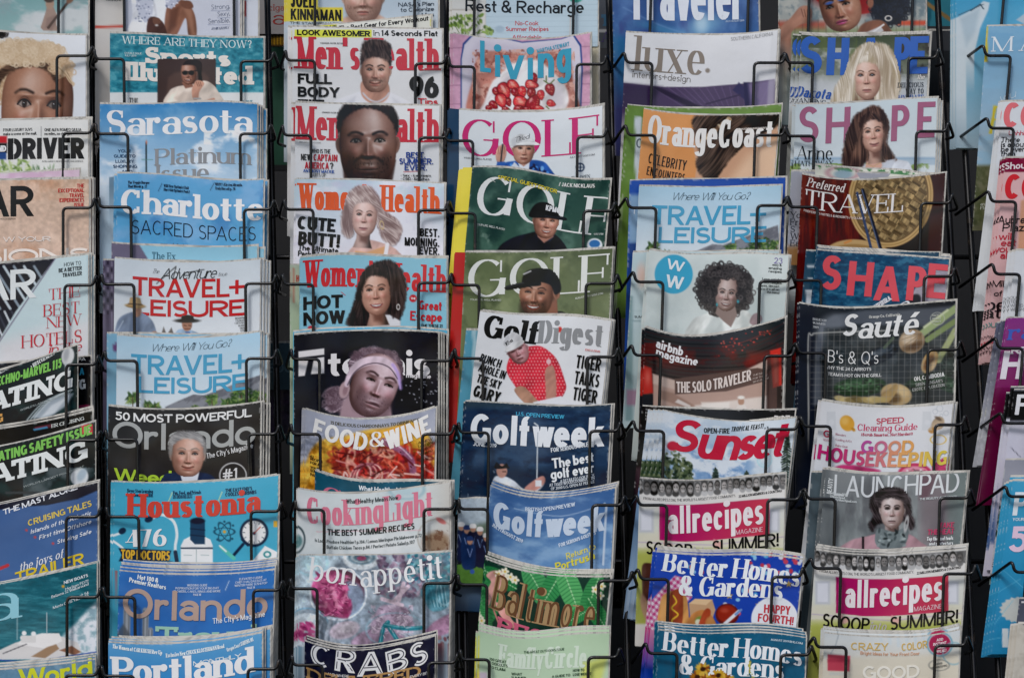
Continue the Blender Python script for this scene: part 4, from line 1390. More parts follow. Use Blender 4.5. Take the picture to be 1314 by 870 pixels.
@M("turquoise city magazine with stethoscope and doctor drawings and red title", 7, 146, 618, 357, 610, sag=5, vis=114, res=1.0, skew=-.012, copies=[(-3, 0)])
def _(c):
    c.fill('4aaac8')
    W = 'e4ecee'; N = '1c2e46'
    c.line([(142, 692), (160, 706), (170, 730)], 3, W, sm=True); c.line([(142, 688), (154, 684)], 3, W); c.ell(157, 681, 5, 4, N, 1, .8, -30); c.ell(149, 735, 3, 3, 'c8483c')
    c.line([(191, 668), (206, 660), (222, 668), (227, 684), (225, 700), (225, 712)], 3.6, W, sm=True); c.ell(191, 666, 5.5, 4, N, 1, .8, -20); c.line([(225, 708), (227, 720)], 5, N)
    c.poly([(232, 722), (232, 700), (236, 692), (244, 688), (260, 687), (270, 692), (273, 700), (273, 722)], 'f0f2f2', 1, .8)
    c.rect(232, 702, 273, 704, N); c.line([(252, 704), (252, 722)], .8, '99aaaa'); c.line([(236, 712), (246, 712)], .8, '99aaaa'); c.line([(258, 712), (268, 712)], .8, '99aaaa')
    c.poly([(244, 668), (263, 668), (263, 698), (250, 698), (244, 692)], '24405c', 1, .8); c.ell(253.5, 668, 9.5, 4.2, '122234'); c.line([(244, 678), (263, 680)], 1, '122234'); c.line([(244, 686), (263, 688)], 1, '122234')
    for a in (0, 60, 120):
        c.ell(288, 682, 13, 5, '1f4a60', .9, .5, a, ring=1.1)
    c.ell(288, 682, 2, 2, 'd8a03a')
    for dx, dy in ((-12, -5), (11, -8), (10, 9), (-9, 10), (0, -13)):
        c.ell(288 + dx, 682 + dy, 1.4, 1.4, '1f4a60')
    c.ell(326, 683, 18.5, 18.5, N); c.ell(326, 683, 15, 15, 'eef0ec'); c.ell(326, 684, 2, 2, N); c.line([(326, 684), (334, 676)], 1.2, 'c8483c')
    for a in range(0, 360, 30):
        c.line([(326 + 12 * math.cos(R(a)), 683 + 12 * math.sin(R(a))), (326 + 14 * math.cos(R(a)), 683 + 14 * math.sin(R(a)))], .8, N)
    c.line([(312, 698), (300, 712)], 4, N); c.line([(318, 700), (310, 692)], 2, N)
    c.line([(284, 702), (300, 716)], 5, '5fc0b0'); c.line([(282, 700), (290, 707)], 2.2, W)
    c.poly([(322, 722), (340, 700), (356, 708), (354, 722)], 'eef0ee', 1, .8); c.ell(343, 711, 4, 3.4, '2d8a90', 1, .7, ring=2); c.poly([(351, 668), (356, 668), (356, 676), (351, 676)], 'd8a83a')
    c.lines(['Never Stop Learning', 'in H-Town: A GUIDE'], 163, 632, 5.2, 4.6, 'sfb', '1d3b58', .62)
    c.lines(['Fun, Food, and Friends', 'IN HONOLULU'], 222, 634, 5.2, 4.6, 'sfb', '1d3b58', .62)
    c.lines(["THE EAST END'S", 'COOLEST AIRBNBS'], 289, 630, 5, 4.6, 'sb', '1d3b58', .74)
    c.line([(216, 644), (221, 632)], 1, 'd6e2a0'); c.line([(280, 643), (285, 631)], 1, 'd6e2a0')
    c.t('Houstonia', 163, 334, 663, 30, 'sfb', 'cf4a3e', wmul=1.15); c.ell(340, 656, 2, 2, 'cf4a3e')
    c.t('476', 161, 214, 701, 22, 'dx', 'eef2f2', -3)
    c.poly([(152, 703), (220, 706), (216, 719), (222, 720), (152, 720), (156, 712)], N); c.t('TOP DOCTORS', 155, 218, 718, 12, 'sx', 'dcae3c', 1, .9)


@M("bright blue city magazine with tan title and grey saguaro cactus", 8, 153, 732, 352, 731, sag=6, vis=92, res=1.1, skew=-.03, th=.002,
   copies=[(1, -4), (1, -7), (2, -9), (3, -12)])
def _(c):
    c.fill('2f69b0'); c.clouds('3a78be', 50, .4, .7, .7)
    c.t('Hot 100 &', 176, 203, 745, 6, 'sb', 'e8edf2', 6); c.t('Premier Realtors', 165, 213, 751.5, 6, 'sb', 'e8edf2', 8)
    for k, tx in enumerate(('WEDDING GUIDE', 'INSPIRATION FOR YOUR BIG DAY', 'FLOWERS, CAKES, RINGS AND MORE', 'PAGE 48')):
        w = (26, 56, 60, 10)[k]
        c.t(tx, 253 - w / 2, 253 + w / 2, 752 + k * 4, 2.9, 'sm', 'ccd8e8')
    for k, tx in enumerate(('ELEVATED CUISINE', 'CHEF CHAU DAZZLES AT', 'WINTER PARK SUSHI POP', 'PAGE 54')):
        w = (30, 40, 42, 10)[k]
        c.t(tx, 322 - w / 2, 322 + w / 2, 743 + k * 4, 2.9, 'sm', 'ccd8e8')
    c.line([(289, 757), (294, 745)], .8, 'ccd8e8')
    c.t('Orlando', 157, 343, 796, 38, 'sm', 'b59c90', wmul=1.05); c.t("The City's Magazine", 273, 340, 796, 7.2, 'sr', 'e4e9f0', -4)
    c.t('Travel', 199, 330, 826, 22, 'slab', '9cc8b4')
    for x, y0, w in ((163, 780, 9), (187, 783, 8), (193, 808, 7)):
        c.line([(x, y0), (x - 1, 840)], w, '8a9098', soft=1.2)
        for k in (-.28, 0, .28):
            c.line([(x + k * w, y0), (x - 1 + k * w, 840)], 1, '5a6068' if k else 'b0b6bc', .8)
    c.poly([(150, 812), (158, 800), (166, 812), (170, 840), (150, 840)], '4a5058', .8, 2)


@M("azure city magazine with white slab title at the foot of the second column", 9, 139, 824, 336, 812, sag=7, vis=60, res=1.5, th=.002,
   copies=[(1, -3), (2, -5), (8, -4), (11, -6)])
def _(c):
    c.vg(815, 872, '5f9ecb', '3f8cc8')
    c.t('The Women of CAR KHUSH Rev Up', 144, 208, 836, 5.2, 'sfb', 'e4edf4', 6); c.t('Exclusive New CHUCK KLOSTERMAN Read', 213, 288, 838, 5.2, 'sfb', 'e4edf4', -5); c.t('Oregon Coast SURFING 101', 291, 326, 829, 5.2, 'sfb', 'e4edf4', -14)
    c.t('MONTHLY', 248, 310, 849, 5.5, 'sb', 'e4edf4', -3)
    c.t('Portland', 144, 326, 874, 33, 'sfb', 'eef2f5', -1, 1.15)


# ---------------------------------------------------------------- third column
@M("sky blue magazine with yellow name box and moustached half face", 0, 367, -60, 562, -60, sag=2, vis=110, res=1.1, copies=[(-3, 0)])
def _(c):
    c.vg(-60, 40, 'a9bccc', 'b9c6d0')
    c.hg(520, 562, 'c7cfd4', 0, .5)
    with c.front():
        c.poly([(436, 40), (440, 24), (456, 18), (484, 18), (498, 26), (500, 40)], 'c9a796', 1, 2)
        c.face(466, -6, 25, 'd8b4a2', amb=.62, turn=-.05, lx=-.12, chin=1.45, smile=-.2, ears=True, beard=('6a4f44', .38), browy=-.3)
        c.line([(455, 11), (460, 9.5), (466, 10.5), (472, 9.5), (477, 11)], 2.6, '6b4c3e', .75, 1.2, True)
    c.rect(300, 10, 440, 28, 'd9c94a', 1); c.rect(300, -40, 408, 12, 'd9c94a', 1)
    c.t('JOEL', 373, 403, 10, 17, 'sb', '22221e', wmul=.9); c.t('KINNAMAN', 373, 438, 26.5, 14, 'sb', '22221e', wmul=.9)
    c.t('THE STAR REWARDS', 372, 440, 32, 3, 'sm', '33363a')
    for k, (tx, a) in enumerate((("NASA's Plan", 511), ('to Colonize', 514), ('Mars', 541))):
        c.t(tx, a, 557, 8.5 + k * 6.6, 5.2, 'sm', '333d4a')


@M("white fitness magazine edge headlined best gear for every workout", .5, 375, 36, 553, 20, sag=1, vis=60, res=1.5, back=.006)
def _(c):
    c.fill('d8d9d0')
    c.poly([(370, 33), (432, 30), (432, 40), (370, 42)], 'd6d64a', 1)
    c.t('FORWARDS!', 380, 432, 37.5, 5.4, 'sx', '1c1c1c', -1)
    c.t('The Best Gear for Every Workout', 435, 550, 33.6, 6.2, 'sb', '1c1c1c', -1)
    c.t('96', 530, 546, 48, 8, 'sx', 'c83440')
    c.rect(552, 25, 560, 34, 'd8d020')


def mens(c, y, cut=False):
    c.t("Men's Health", 380, 563, y, 41 if not cut else 43, 'sfb', 'c23a48', wmul=.82)


@M("white fitness magazine with smiling dark haired man in white tee and 96 tips", 1, 375, 35, 567, 38, sag=.5, vis=110, res=.9, copies=[(-4, 1), (-7, 0)])
def _(c):
    c.vg(35, 140, 'dedfdf', 'd4d5d7')
    c.rect(378, 38.5, 477, 48.5, 'd9dd52')
    c.t('LOOK AWESOMER', 381, 475, 46.5, 7.2, 'sx', '181818'); c.t('in', 479, 487, 46.5, 7, 'sr', '181818'); c.t('14 Seconds Flat', 489, 562, 46.8, 7.2, 'sb', '181818', wmul=1.1)
    mens(c, 90)
    c.t('STRONGER. FASTER. BETTER.', 411, 441, 57, 2, 'sm', '555555')
    with c.front():
        c.poly([(420, 140), (432, 128), (452, 121), (464, 117), (500, 118), (512, 124), (528, 132), (534, 146), (420, 146)], 'dcdde2', 1, 1.2)
        c.poly([(436, 146), (446, 130), (456, 124), (452, 146)], 'b9bcc6', .6, 3); c.poly([(508, 146), (504, 126), (512, 130), (522, 146)], 'bfc2ca', .6, 3)
        c.poly([(463, 118), (466, 104), (494, 104), (500, 118), (494, 130), (480, 134), (468, 128)], 'b88a78', 1, 1.2, True)
        c.face(482, 90, 18, 'cfa592', tilt=1, turn=-.08, lx=.12, smile=1.35, chin=1.62, top=1.4, brow='2a1f1c', beard=('4a3a36', .26), jaw=.42, lid=.075, hc=('241c1c', '5a4a46', .86, 80), bw=1.25, amb=.56)
        c.hair([(464, 82), (463, 66), (466, 55), (476, 50), (490, 51), (500, 56), (503, 68), (501, 84), (497, 72), (486, 66), (474, 68), (467, 74)], '241c1c', '5a4a46', 70, 6, 1.4, 7)
        c.line([(474, 104.5), (482, 103), (490, 104.5)], 2, '54413a', .7, 1, True)
        c.line([(466, 120), (474, 128), (484, 131), (494, 126), (499, 120)], 2.2, 'c4c6ce', .9, 1, True)
    c.t('FULL', 382, 426, 108, 13, 'sx', '171717'); c.t('BODY', 382, 436, 125, 13, 'sx', '171717'); c.t('FIT', 382, 416, 141, 13, 'sx', '171717')
    c.t('96', 525, 563, 126, 28, 'sx', '171717', wmul=.95); c.t('Tips', 536, 562, 135, 8.5, 'sb', 'c22a3a')


@M("white fitness magazine with stern close-up of bald bearded man", 2, 379, 132, 564, 136, sag=1, vis=105, res=.85, skew=-.01, copies=[(3, 0), (-5, 1)])
def _(c):
    c.vg(132, 240, 'dfe0e0', 'cfd2d6')
    mens(c, 182, True)
    c.t('STRONGER. FASTER. BETTER.', 413, 440, 146, 2, 'sm', '555555'); c.lines(['MEN WELLNESS CLASSIC'], 384, 184, 3, 1.8, 'sm', '888888')
    with c.front():
        c.poly([(442, 240), (440, 210), (508, 206), (502, 240)], '4d3a36', 1, 2)
        c.face(472, 181, 36.5, '8a675b', tilt=-1, turn=0, lx=.10, smile=.1, chin=1.62, top=1.55, brow='171010', iris='1c1310', lip='a0706a', beard=('1c1414', .60), jaw=.42, lid=.085, browy=-.26, hl=1.7, nose=1.15, amb=.36, bw=1.3, hc=('140f0e', '2c2321', 1.10, 90))
        c.ell(460, 160, 11, 8, 'c0a498', .28, 8); c.ell(486, 159, 8, 7, 'c0a498', .22, 7)
        c.line([(455, 207), (464, 202), (472, 203.5), (480, 202), (490, 207)], 4, '1e1514', .75, 2, True)
        c.ell(472, 222, 12, 7, '1c1312', .6, 4)
    c.t('WHO IS THE', 399, 424, 197, 5.5, 'sm', '3c3c3c'); c.t('NEW', 386, 399, 206, 8, 'sm', '2a2a2a'); c.t('CAPTAIN', 402, 433, 207, 8.5, 'sb', 'b02838')
    c.t('AMERICA', 391, 422, 217, 8.5, 'sb', 'b02838'); c.t('?', 423, 428, 217, 8, 'sb', '2a2a2a'); c.t('ANTHONY MACKIE', 389, 429, 222, 4, 'sb', '24509a'); c.t('SUITS UP', 400, 418, 227, 4.5, 'sr', '3c3c3c')
    c.t('BEST.', 521, 546, 203, 7.5, 'sb', '24408c'); c.t('SUMMER.', 512, 556, 211, 7.5, 'sb', '24408c'); c.t('EVER.', 519, 548, 219, 7.5, 'sb', '24408c')
    c.line([(518, 221), (538, 220)], .7, 'b02838')
    c.lines(['* Sex * Ice cream', '* CBD * Beaches', 'and Beer!'], 0, 227, 4.4, 3.2, 'sb', '2c2c2c', .8, 'c', 0) if False else None
    c.t('* Sex * Ice cream', 514, 553, 227, 3.4, 'sb', '2c2c2c'); c.t('* CBD * Beaches', 514, 551, 231.5, 3.4, 'sb', '2c2c2c'); c.t('and Beer!', 522, 543, 236, 3.4, 'sb', '2c2c2c')


@M("pastel health magazine with orange title and blonde woman, headlined cute butt", 3, 380, 230, 570, 236, sag=-1, vis=108, res=.85, skew=-.012, copies=[(-3, 1), (1, 0)])
def _(c):
    c.vg(230, 330, 'b8d0dc', 'dfdce4')
    c.clouds('e6e6ee', 46, .4, .65, .9, 3, 1.4)
    c.clouds('c6c2da', 24, .55, .8, .5, 6)
    c.t("Women's Health", 383, 564, 271, 34, 'sfb', 'dd6038', wmul=.8)
    with c.front():
        c.hair([(440, 270), (444, 254), (450, 244), (462, 238), (476, 240), (486, 252), (492, 268), (502, 276), (512, 284), (516, 298), (510, 312), (500, 316), (490, 306), (484, 290), (470, 268), (456, 280), (452, 300), (446, 300), (440, 288)], '8a7270', 'ddcfca', 60, 3, 1.6, 14)
        c.poly([(444, 336), (448, 322), (460, 312), (474, 308), (496, 314), (510, 322), (514, 336)], 'd8b2a8', 1, 1.2, True)
        c.poly([(456, 322), (470, 324), (494, 316), (500, 336), (452, 336)], 'd2a070', .9, 1.5); c.line([(497, 314), (494, 332)], 5, 'e8e6ea')
        c.face(468, 276, 16, 'e3c2b8', tilt=4, turn=-.12, lx=-.08, smile=.2, chin=1.75, top=1.6, brow='6a524c', iris='5a6a66', lip='c2707a', lid=.085, neck=(.5, 2.4), ears=False, jaw=.5, amb=.68, hc=('8c7572', 'd8c8c2', .95, 60))
        c.hair([(449, 268), (452, 252), (464, 244), (478, 248), (484, 264), (482, 270), (474, 254), (462, 256), (454, 266), (451, 284)], '8c7572', 'd8c8c2', 50, 5, 1.4, 10)
        c.hair([(484, 262), (494, 276), (508, 284), (514, 296), (506, 312), (496, 306), (488, 290)], '7c6664', 'd0bfba', 40, 7, 1.6, 12)
        c.hair([(444, 262), (450, 276), (454, 300), (446, 306), (438, 296), (438, 276)], '7c6664', 'cbbab6', 80, 8, 1.6, 12)
        c.ell(490, 289, 2.4, 5, 'c8b088', 1, .6, -10, ring=1)
    c.t('CUTE', 381, 430, 296, 17, 'sx', '171717', 4); c.t('BUTT!', 382, 436, 316, 17, 'sx', '171717', 4)
    c.t('The Ultimate', 382, 434, 323, 7, 'sb', '1c1c1c', 4); c.t('Perk-Up Plan', 382, 432, 330.5, 7, 'sb', '1c1c1c', 4)
    c.t('BEST.', 539, 564, 304, 10.5, 'sb', '1c1c1c'); c.t('MORNING.', 519, 564, 316, 10.5, 'sb', '1c1c1c'); c.t('EVER.', 538, 564, 327, 10, 'sb', '1c1c1c')


@M("green tinted magazine edge left of the hot now health issue", 3.6, 372, 340, 560, 342, sag=0, vis=80, res=2.5, back=.003)
def _(c):
    c.vg(340, 420, 'b6c4b0', 'a5b89c'); c.t('HOT', 380, 389, 362, 9, 'sb', 'b03a34'); c.line([(376, 345), (376, 388)], 2, 'b84a40'); c.line([(373, 345), (373, 380)], 1.5, 'b84a40')


@M("aqua health magazine with smiling black haired woman, headlined hot now", 4, 385, 331, 573, 332, sag=-3, asym=-1.5, vis=100, res=.85, copies=[(2, -1), (-2, 2)])
def _(c):
    c.vg(325, 430, '8cc2d4', '84bccf')
    c.t("Women's Health", 390, 572, 370, 35, 'sfb', 'c83238', 1.5, .8)
    with c.front():
        c.hair([(446, 418), (450, 400), (456, 380), (462, 358), (474, 342), (490, 334), (506, 336), (518, 350), (522, 368), (520, 392), (514, 410), (508, 416), (480, 420)], '1d1819', '4a3c3a', 80, 3, 1.6, 20)
        c.poly([(478, 422), (482, 404), (500, 404), (514, 412), (514, 422)], 'd2d2d6', 1, 1.2)
        c.face(482, 372, 19, 'd5a692', tilt=-4, turn=-.05, lx=-.12, smile=1.9, chin=1.72, top=1.5, brow='33231f', iris='2c1c18', lip='b0545a', lid=.075, neck=(.5, 2.2), ears=False, jaw=.48, amb=.66, hc=('1c1718', '4c3e3c', .92, 110))
        c.hair([(456, 384), (460, 360), (472, 342), (488, 336), (482, 344), (472, 356), (465, 376), (460, 404), (448, 416)], '1c1718', '4c3e3c', 100, 5, 1.4, 18)
        c.hair([(484, 342), (496, 340), (508, 350), (514, 370), (510, 396), (504, 408), (502, 384), (498, 360), (490, 348)], '1c1718', '4c3e3c', 80, 6, 1.4, 18)
        c.ell(511, 394, 2, 3.2, 'd0ccc8', 1, .6, 0, ring=1)
    c.t('HOT', 389, 440, 396, 17, 'sx', '171717'); c.t('NOW', 389, 443, 416, 17, 'sx', '171717')
    c.ell(530, 383, 4.8, 4.8, 'c02a34'); c.t('THE', 527, 533.5, 384.5, 2.8, 'sb', 'f0e8e8')
    c.t('Great', 537, 567, 398, 12, 'sb', 'c02a34', 2); c.t('Escape', 526, 567, 412, 12, 'sb', 'c02a34', 2)
    c.t('THE THESE 21', 540, 568, 420, 4, 'sb', '2a2a2a'); c.line([(438, 375), (443, 379)], .7, 'c02a34'); c.ell(400, 421, 5, 3, 'c02a34')


@M("sky blue magazine edge framing the black tennis magazine", 4.6, 376, 426, 574, 424, sag=-5, vis=120, res=2.5, back=.006, bow=3, copies=[(-1, 3)])
def _(c):
    c.fill('5ca9c6'); c.grain(.08, 3)
    c.t('THE BEST OPEN', 550, 570, 424, 3, 'sm', '2b5a70')
    c.rect(562, 470, 580, 700, '8a7a80'); c.clouds('4a4450', 10, .4, .6, .8, 5, box=(560, 470, 580, 560)); c.ell(572, 492, 4, 9, 'c09a9c')


@M("black tennis magazine with long haired player in lilac headband", 5, 377, 430, 562, 427, sag=-4, vis=112, res=.85, copies=[(3, 0), (6, 1), (9, 2)])
def _(c):
    c.fill('191b22'); c.clouds('232630', 50, .4, .8, .7)
    c.t('tennis', 421, 552, 481, 32, 'sx', 'e6e2e2', wmul=.85)
    c.t('magazine', 521, 553, 485, 6, 'sb', 'dcd8da')
    c.poly([(383, 451), (416, 447), (416, 455), (383, 459)], 'e6e2e2'); c.poly([(383, 462), (396, 460), (391, 482), (383, 483)], 'e6e2e2'); c.poly([(403, 460), (416, 458), (416, 479), (399, 480)], 'e6e2e2')
    with c.front():
        c.hair([(452, 476), (446, 466), (452, 456), (462, 449), (474, 445), (488, 446), (500, 450), (510, 458), (516, 470), (517, 486), (512, 482), (500, 470), (470, 464)], '4c3c46', 'ccb6c2', 20, 6, 1.2, 8)
        c.curls(480, 456, 30, 9, '5a4650', 'b09aa6', 60, (1.4, 2.6), 6); c.curls(513, 474, 5, 14, '4c3c46', '9a8490', 24, (1.4, 2.4), 8)
        c.hair([(446, 488), (440, 494), (428, 496), (418, 500), (413, 508), (418, 514), (412, 520), (420, 528), (434, 530), (446, 528), (452, 514), (450, 500)], '4a3a44', 'd2bcc8', 150, 7, 1.3, 10)
        c.curls(428, 512, 13, 15, '5a4650', 'ac96a2', 46, (1.4, 2.8), 7)
        c.poly([(434, 540), (440, 516), (452, 500), (500, 512), (504, 540)], 'a48a92', 1, 2)
        c.face(482, 489, 30, 'cdb0b8', tilt=19, turn=.6, lx=.16, smile=-.1, chin=1.58, top=1.2, brow='4a3638', iris='2a2024', lip='9c7078', beard=('4c383e', .46), jaw=.46, lid=.05, ears=False, amb=.40, bw=1.4)
        c.ell(442, 500, 6.5, 11, 'b3979c', 1, 1, 14); c.ell(443, 501, 3, 6, '8a6c74', .8, 1.4, 14)
        c.poly([(442, 492), (448, 474), (460, 462), (478, 457), (496, 460), (508, 470), (513, 486), (514, 500), (509, 488), (500, 474), (484, 468), (466, 471), (453, 481), (446, 496)], 'd9c4d0', 1, 1.2, True)
        c.line([(446, 494), (454, 479), (467, 469), (484, 466), (500, 472), (510, 486)], 1.4, '4c3c48', .9, .7, True)
        c.line([(504, 468), (511, 480), (514, 498)], 4, 'b59ade', .8, 2, True)
        c.ell(481, 518, 6, 1.6, '3a2428', .7, .8, 19)
    rnd = random.Random(3)
    for k in range(34):
        c.ell(rnd.uniform(515, 560), rnd.uniform(488, 518), .9, .7, 'b8b8c0', .8, .5)


@M("food magazine with white title over roasted squash and red onions", 6, 392, 525, 559, 523, sag=14, vis=100, res=1.0, skew=-.02, copies=[(-3, 0), (-6, 1)])
def _(c):
    c.fill('aeb2c0'); c.clouds('8e94a6', 40, .4, .7, .7, 3)
    c.poly([(386, 640), (394, 590), (410, 566), (440, 560), (470, 552), (500, 548), (530, 540), (548, 556), (562, 590), (562, 640)], 'cf9a38', 1, 3, True)
    n = fbm(c.x, c.y, 12, 5, 4)
    yel = (c.img[:, 0] > .75) & (c.img[:, 2] < .5)
    c.mix(yel, 'e6c25a', (sst((n - .5) / .2) * .8)[yel]); c.mix(yel, '9c6420', (sst((.45 - n) / .2) * .8)[yel])
    c.poly([(424, 590), (440, 576), (470, 578), (500, 574), (530, 580), (556, 596), (562, 640), (430, 640), (428, 606)], '7a2a20', 1, 4, True)
    rnd = random.Random(5)
    for k in range(150):
        x, y = rnd.uniform(426, 560), rnd.uniform(574, 632)
        a = rnd.uniform(0, 180); r = rnd.uniform(4, 12)
        c.ell(x, y, r, r * .45, rnd.choice(['a03026', 'c24a34', '58181c', 'd8745a', '7c1f2c', 'e0a890', 'c8302a']), .8, 1.2, a, ring=rnd.choice([1.4, 2, 3]))
    for k in range(6):
        c.ell(462 + k * 3, 612, 12 + k, 18, ['e3b8b4', '8c2c48', 'd8a0a0', '7a2038', 'e8c8c0', '94384c'][k], .8, 1, 30, ring=1.6)
    c.line([(492, 566), (512, 576), (526, 588), (530, 604)], 9, '8a5a7a', .9, 1.5, True); c.line([(494, 564), (514, 574), (528, 588)], 1.6, 'dcc0d0', .9, 1, True)
    for k in range(40):
        c.ell(rnd.uniform(430, 556), rnd.uniform(576, 630), 1, .8, '2a1412', .8, .5)
    n = fbm(c.x, c.y, 4, 31, 3) - .5
    c.img *= (1 + .6 * n * (c.y > 556))[:, None]
    for k in range(26):
        x, y = rnd.uniform(430, 552), rnd.uniform(580, 626)
        c.line([(x, y), (x + rnd.uniform(-12, 12), y + rnd.uniform(-7, 7)), (x + rnd.uniform(-16, 16), y + rnd.uniform(-3, 12))], rnd.uniform(1.2, 2.6), rnd.choice(['e8c4bc', '3c0c10', 'd89088', '58141c', 'f0d4cc']), .85, .7, True)
    c.t('15 DELICIOUS CHARDONNAYS TO DRINK NOW', 424, 540, 548.5, 4.2, 'sb', '55503c')
    c.t('FOOD', 400, 470, 571, 23, 'sb', 'eceae6', 9, 1.1); c.t('&', 474, 494, 573, 19, 'dd', 'eceae6', 0); c.t('WINE', 496, 554, 567, 24, 'sb', 'eceae6', -12, 1.1)
    c.lines(['42', 'RECIPES', 'FOR ALL', 'YOUR', 'SUMMER', 'PARTIES'], 398, 587, 5, 3.4, 'sb', '3a2c14', .9)
    for k, tx in enumerate(('A NEW', 'TAKE ON', 'TOMATO', 'PIE p.80')):
        c.t(tx, 536, 555, 567 + k * 5, 3.2, 'sm', '4a3a18')


@M("dark teal cooking magazine edge peeking above the pink titled one", 6.6, 404, 604, 580, 619, sag=7, asym=3, vis=60, res=2, back=.004, copies=[(2, -1)])
def _(c):
    c.fill('1f5064'); c.clouds('28607a', 20, .4, .7, .6)
    c.t('What Healthy Means', 460, 530, 631, 6, 'sb', 'dfe6ea', 3)
    c.t('C', 414, 440, 650, 24, 'dd', 'c06a80')


@M("pale cooking magazine with pink serif title and summer recipes headline", 7, 382, 627, 577, 619, sag=9, asym=1.5, vis=105, res=1.1, copies=[(2, 0), (-2, 1)])
def _(c):
    c.vg(625, 730, 'd2dada', 'c6ced0'); c.clouds('e2e4e4', 50, .4, .7, .8, 3); c.clouds('aab8be', 26, .55, .8, .6, 9)
    c.hg(540, 578, 'b5a89a', 0, .5)
    c.ell(522, 628, 22, 12, '8fb4be', .8, 1.5, 0, ring=2.4); c.ell(522, 626, 18, 9, 'b2ccd2', .7, 2)
    c.rect(500, 630, 542, 660, 'b2c8ce', .5, 4)
    c.ell(377, 692, 14, 18, '2b3c42', .9, 1, 0, ring=2.2); c.ell(377, 694, 11, 10, '3c6a6c', .8, 2)
    c.ell(560, 690, 24, 24, 'a8a49c', .8, 1.2, 0, ring=1.6); c.ell(560, 696, 18, 14, '8a7058', .9, 5); c.clouds('6a4a3a', 6, .45, .6, .8, 4, box=(546, 680, 575, 706)); c.ell(566, 668, 7, 3, 'c05a58', .8, 1, 30)
    c.t('CookingLight', 394, 556, 672, 33, 'dx', 'd97c92', -1, .75)
    c.t('What Healthy Means Now', 444, 511, 644.5, 6, 'sm', '2c3438')
    c.t('THE BEST SUMMER RECIPES', 420, 532, 685.5, 8, 'sb', '1e2426', -.5)
    c.line([(406, 682), (540, 680)], .8, 'd8a0aa')
    c.t('Is Local Produce Healthier? p.104 / Lemon Meringue Pie Makeover p.72', 404, 541, 696.5, 4.4, 'sm', '4a5458'); c.t('Buffalo Chicken Tacos p.84 / Perfect Potato Salad p.107', 419, 532, 703.5, 4.4, 'sm', '4a5458')


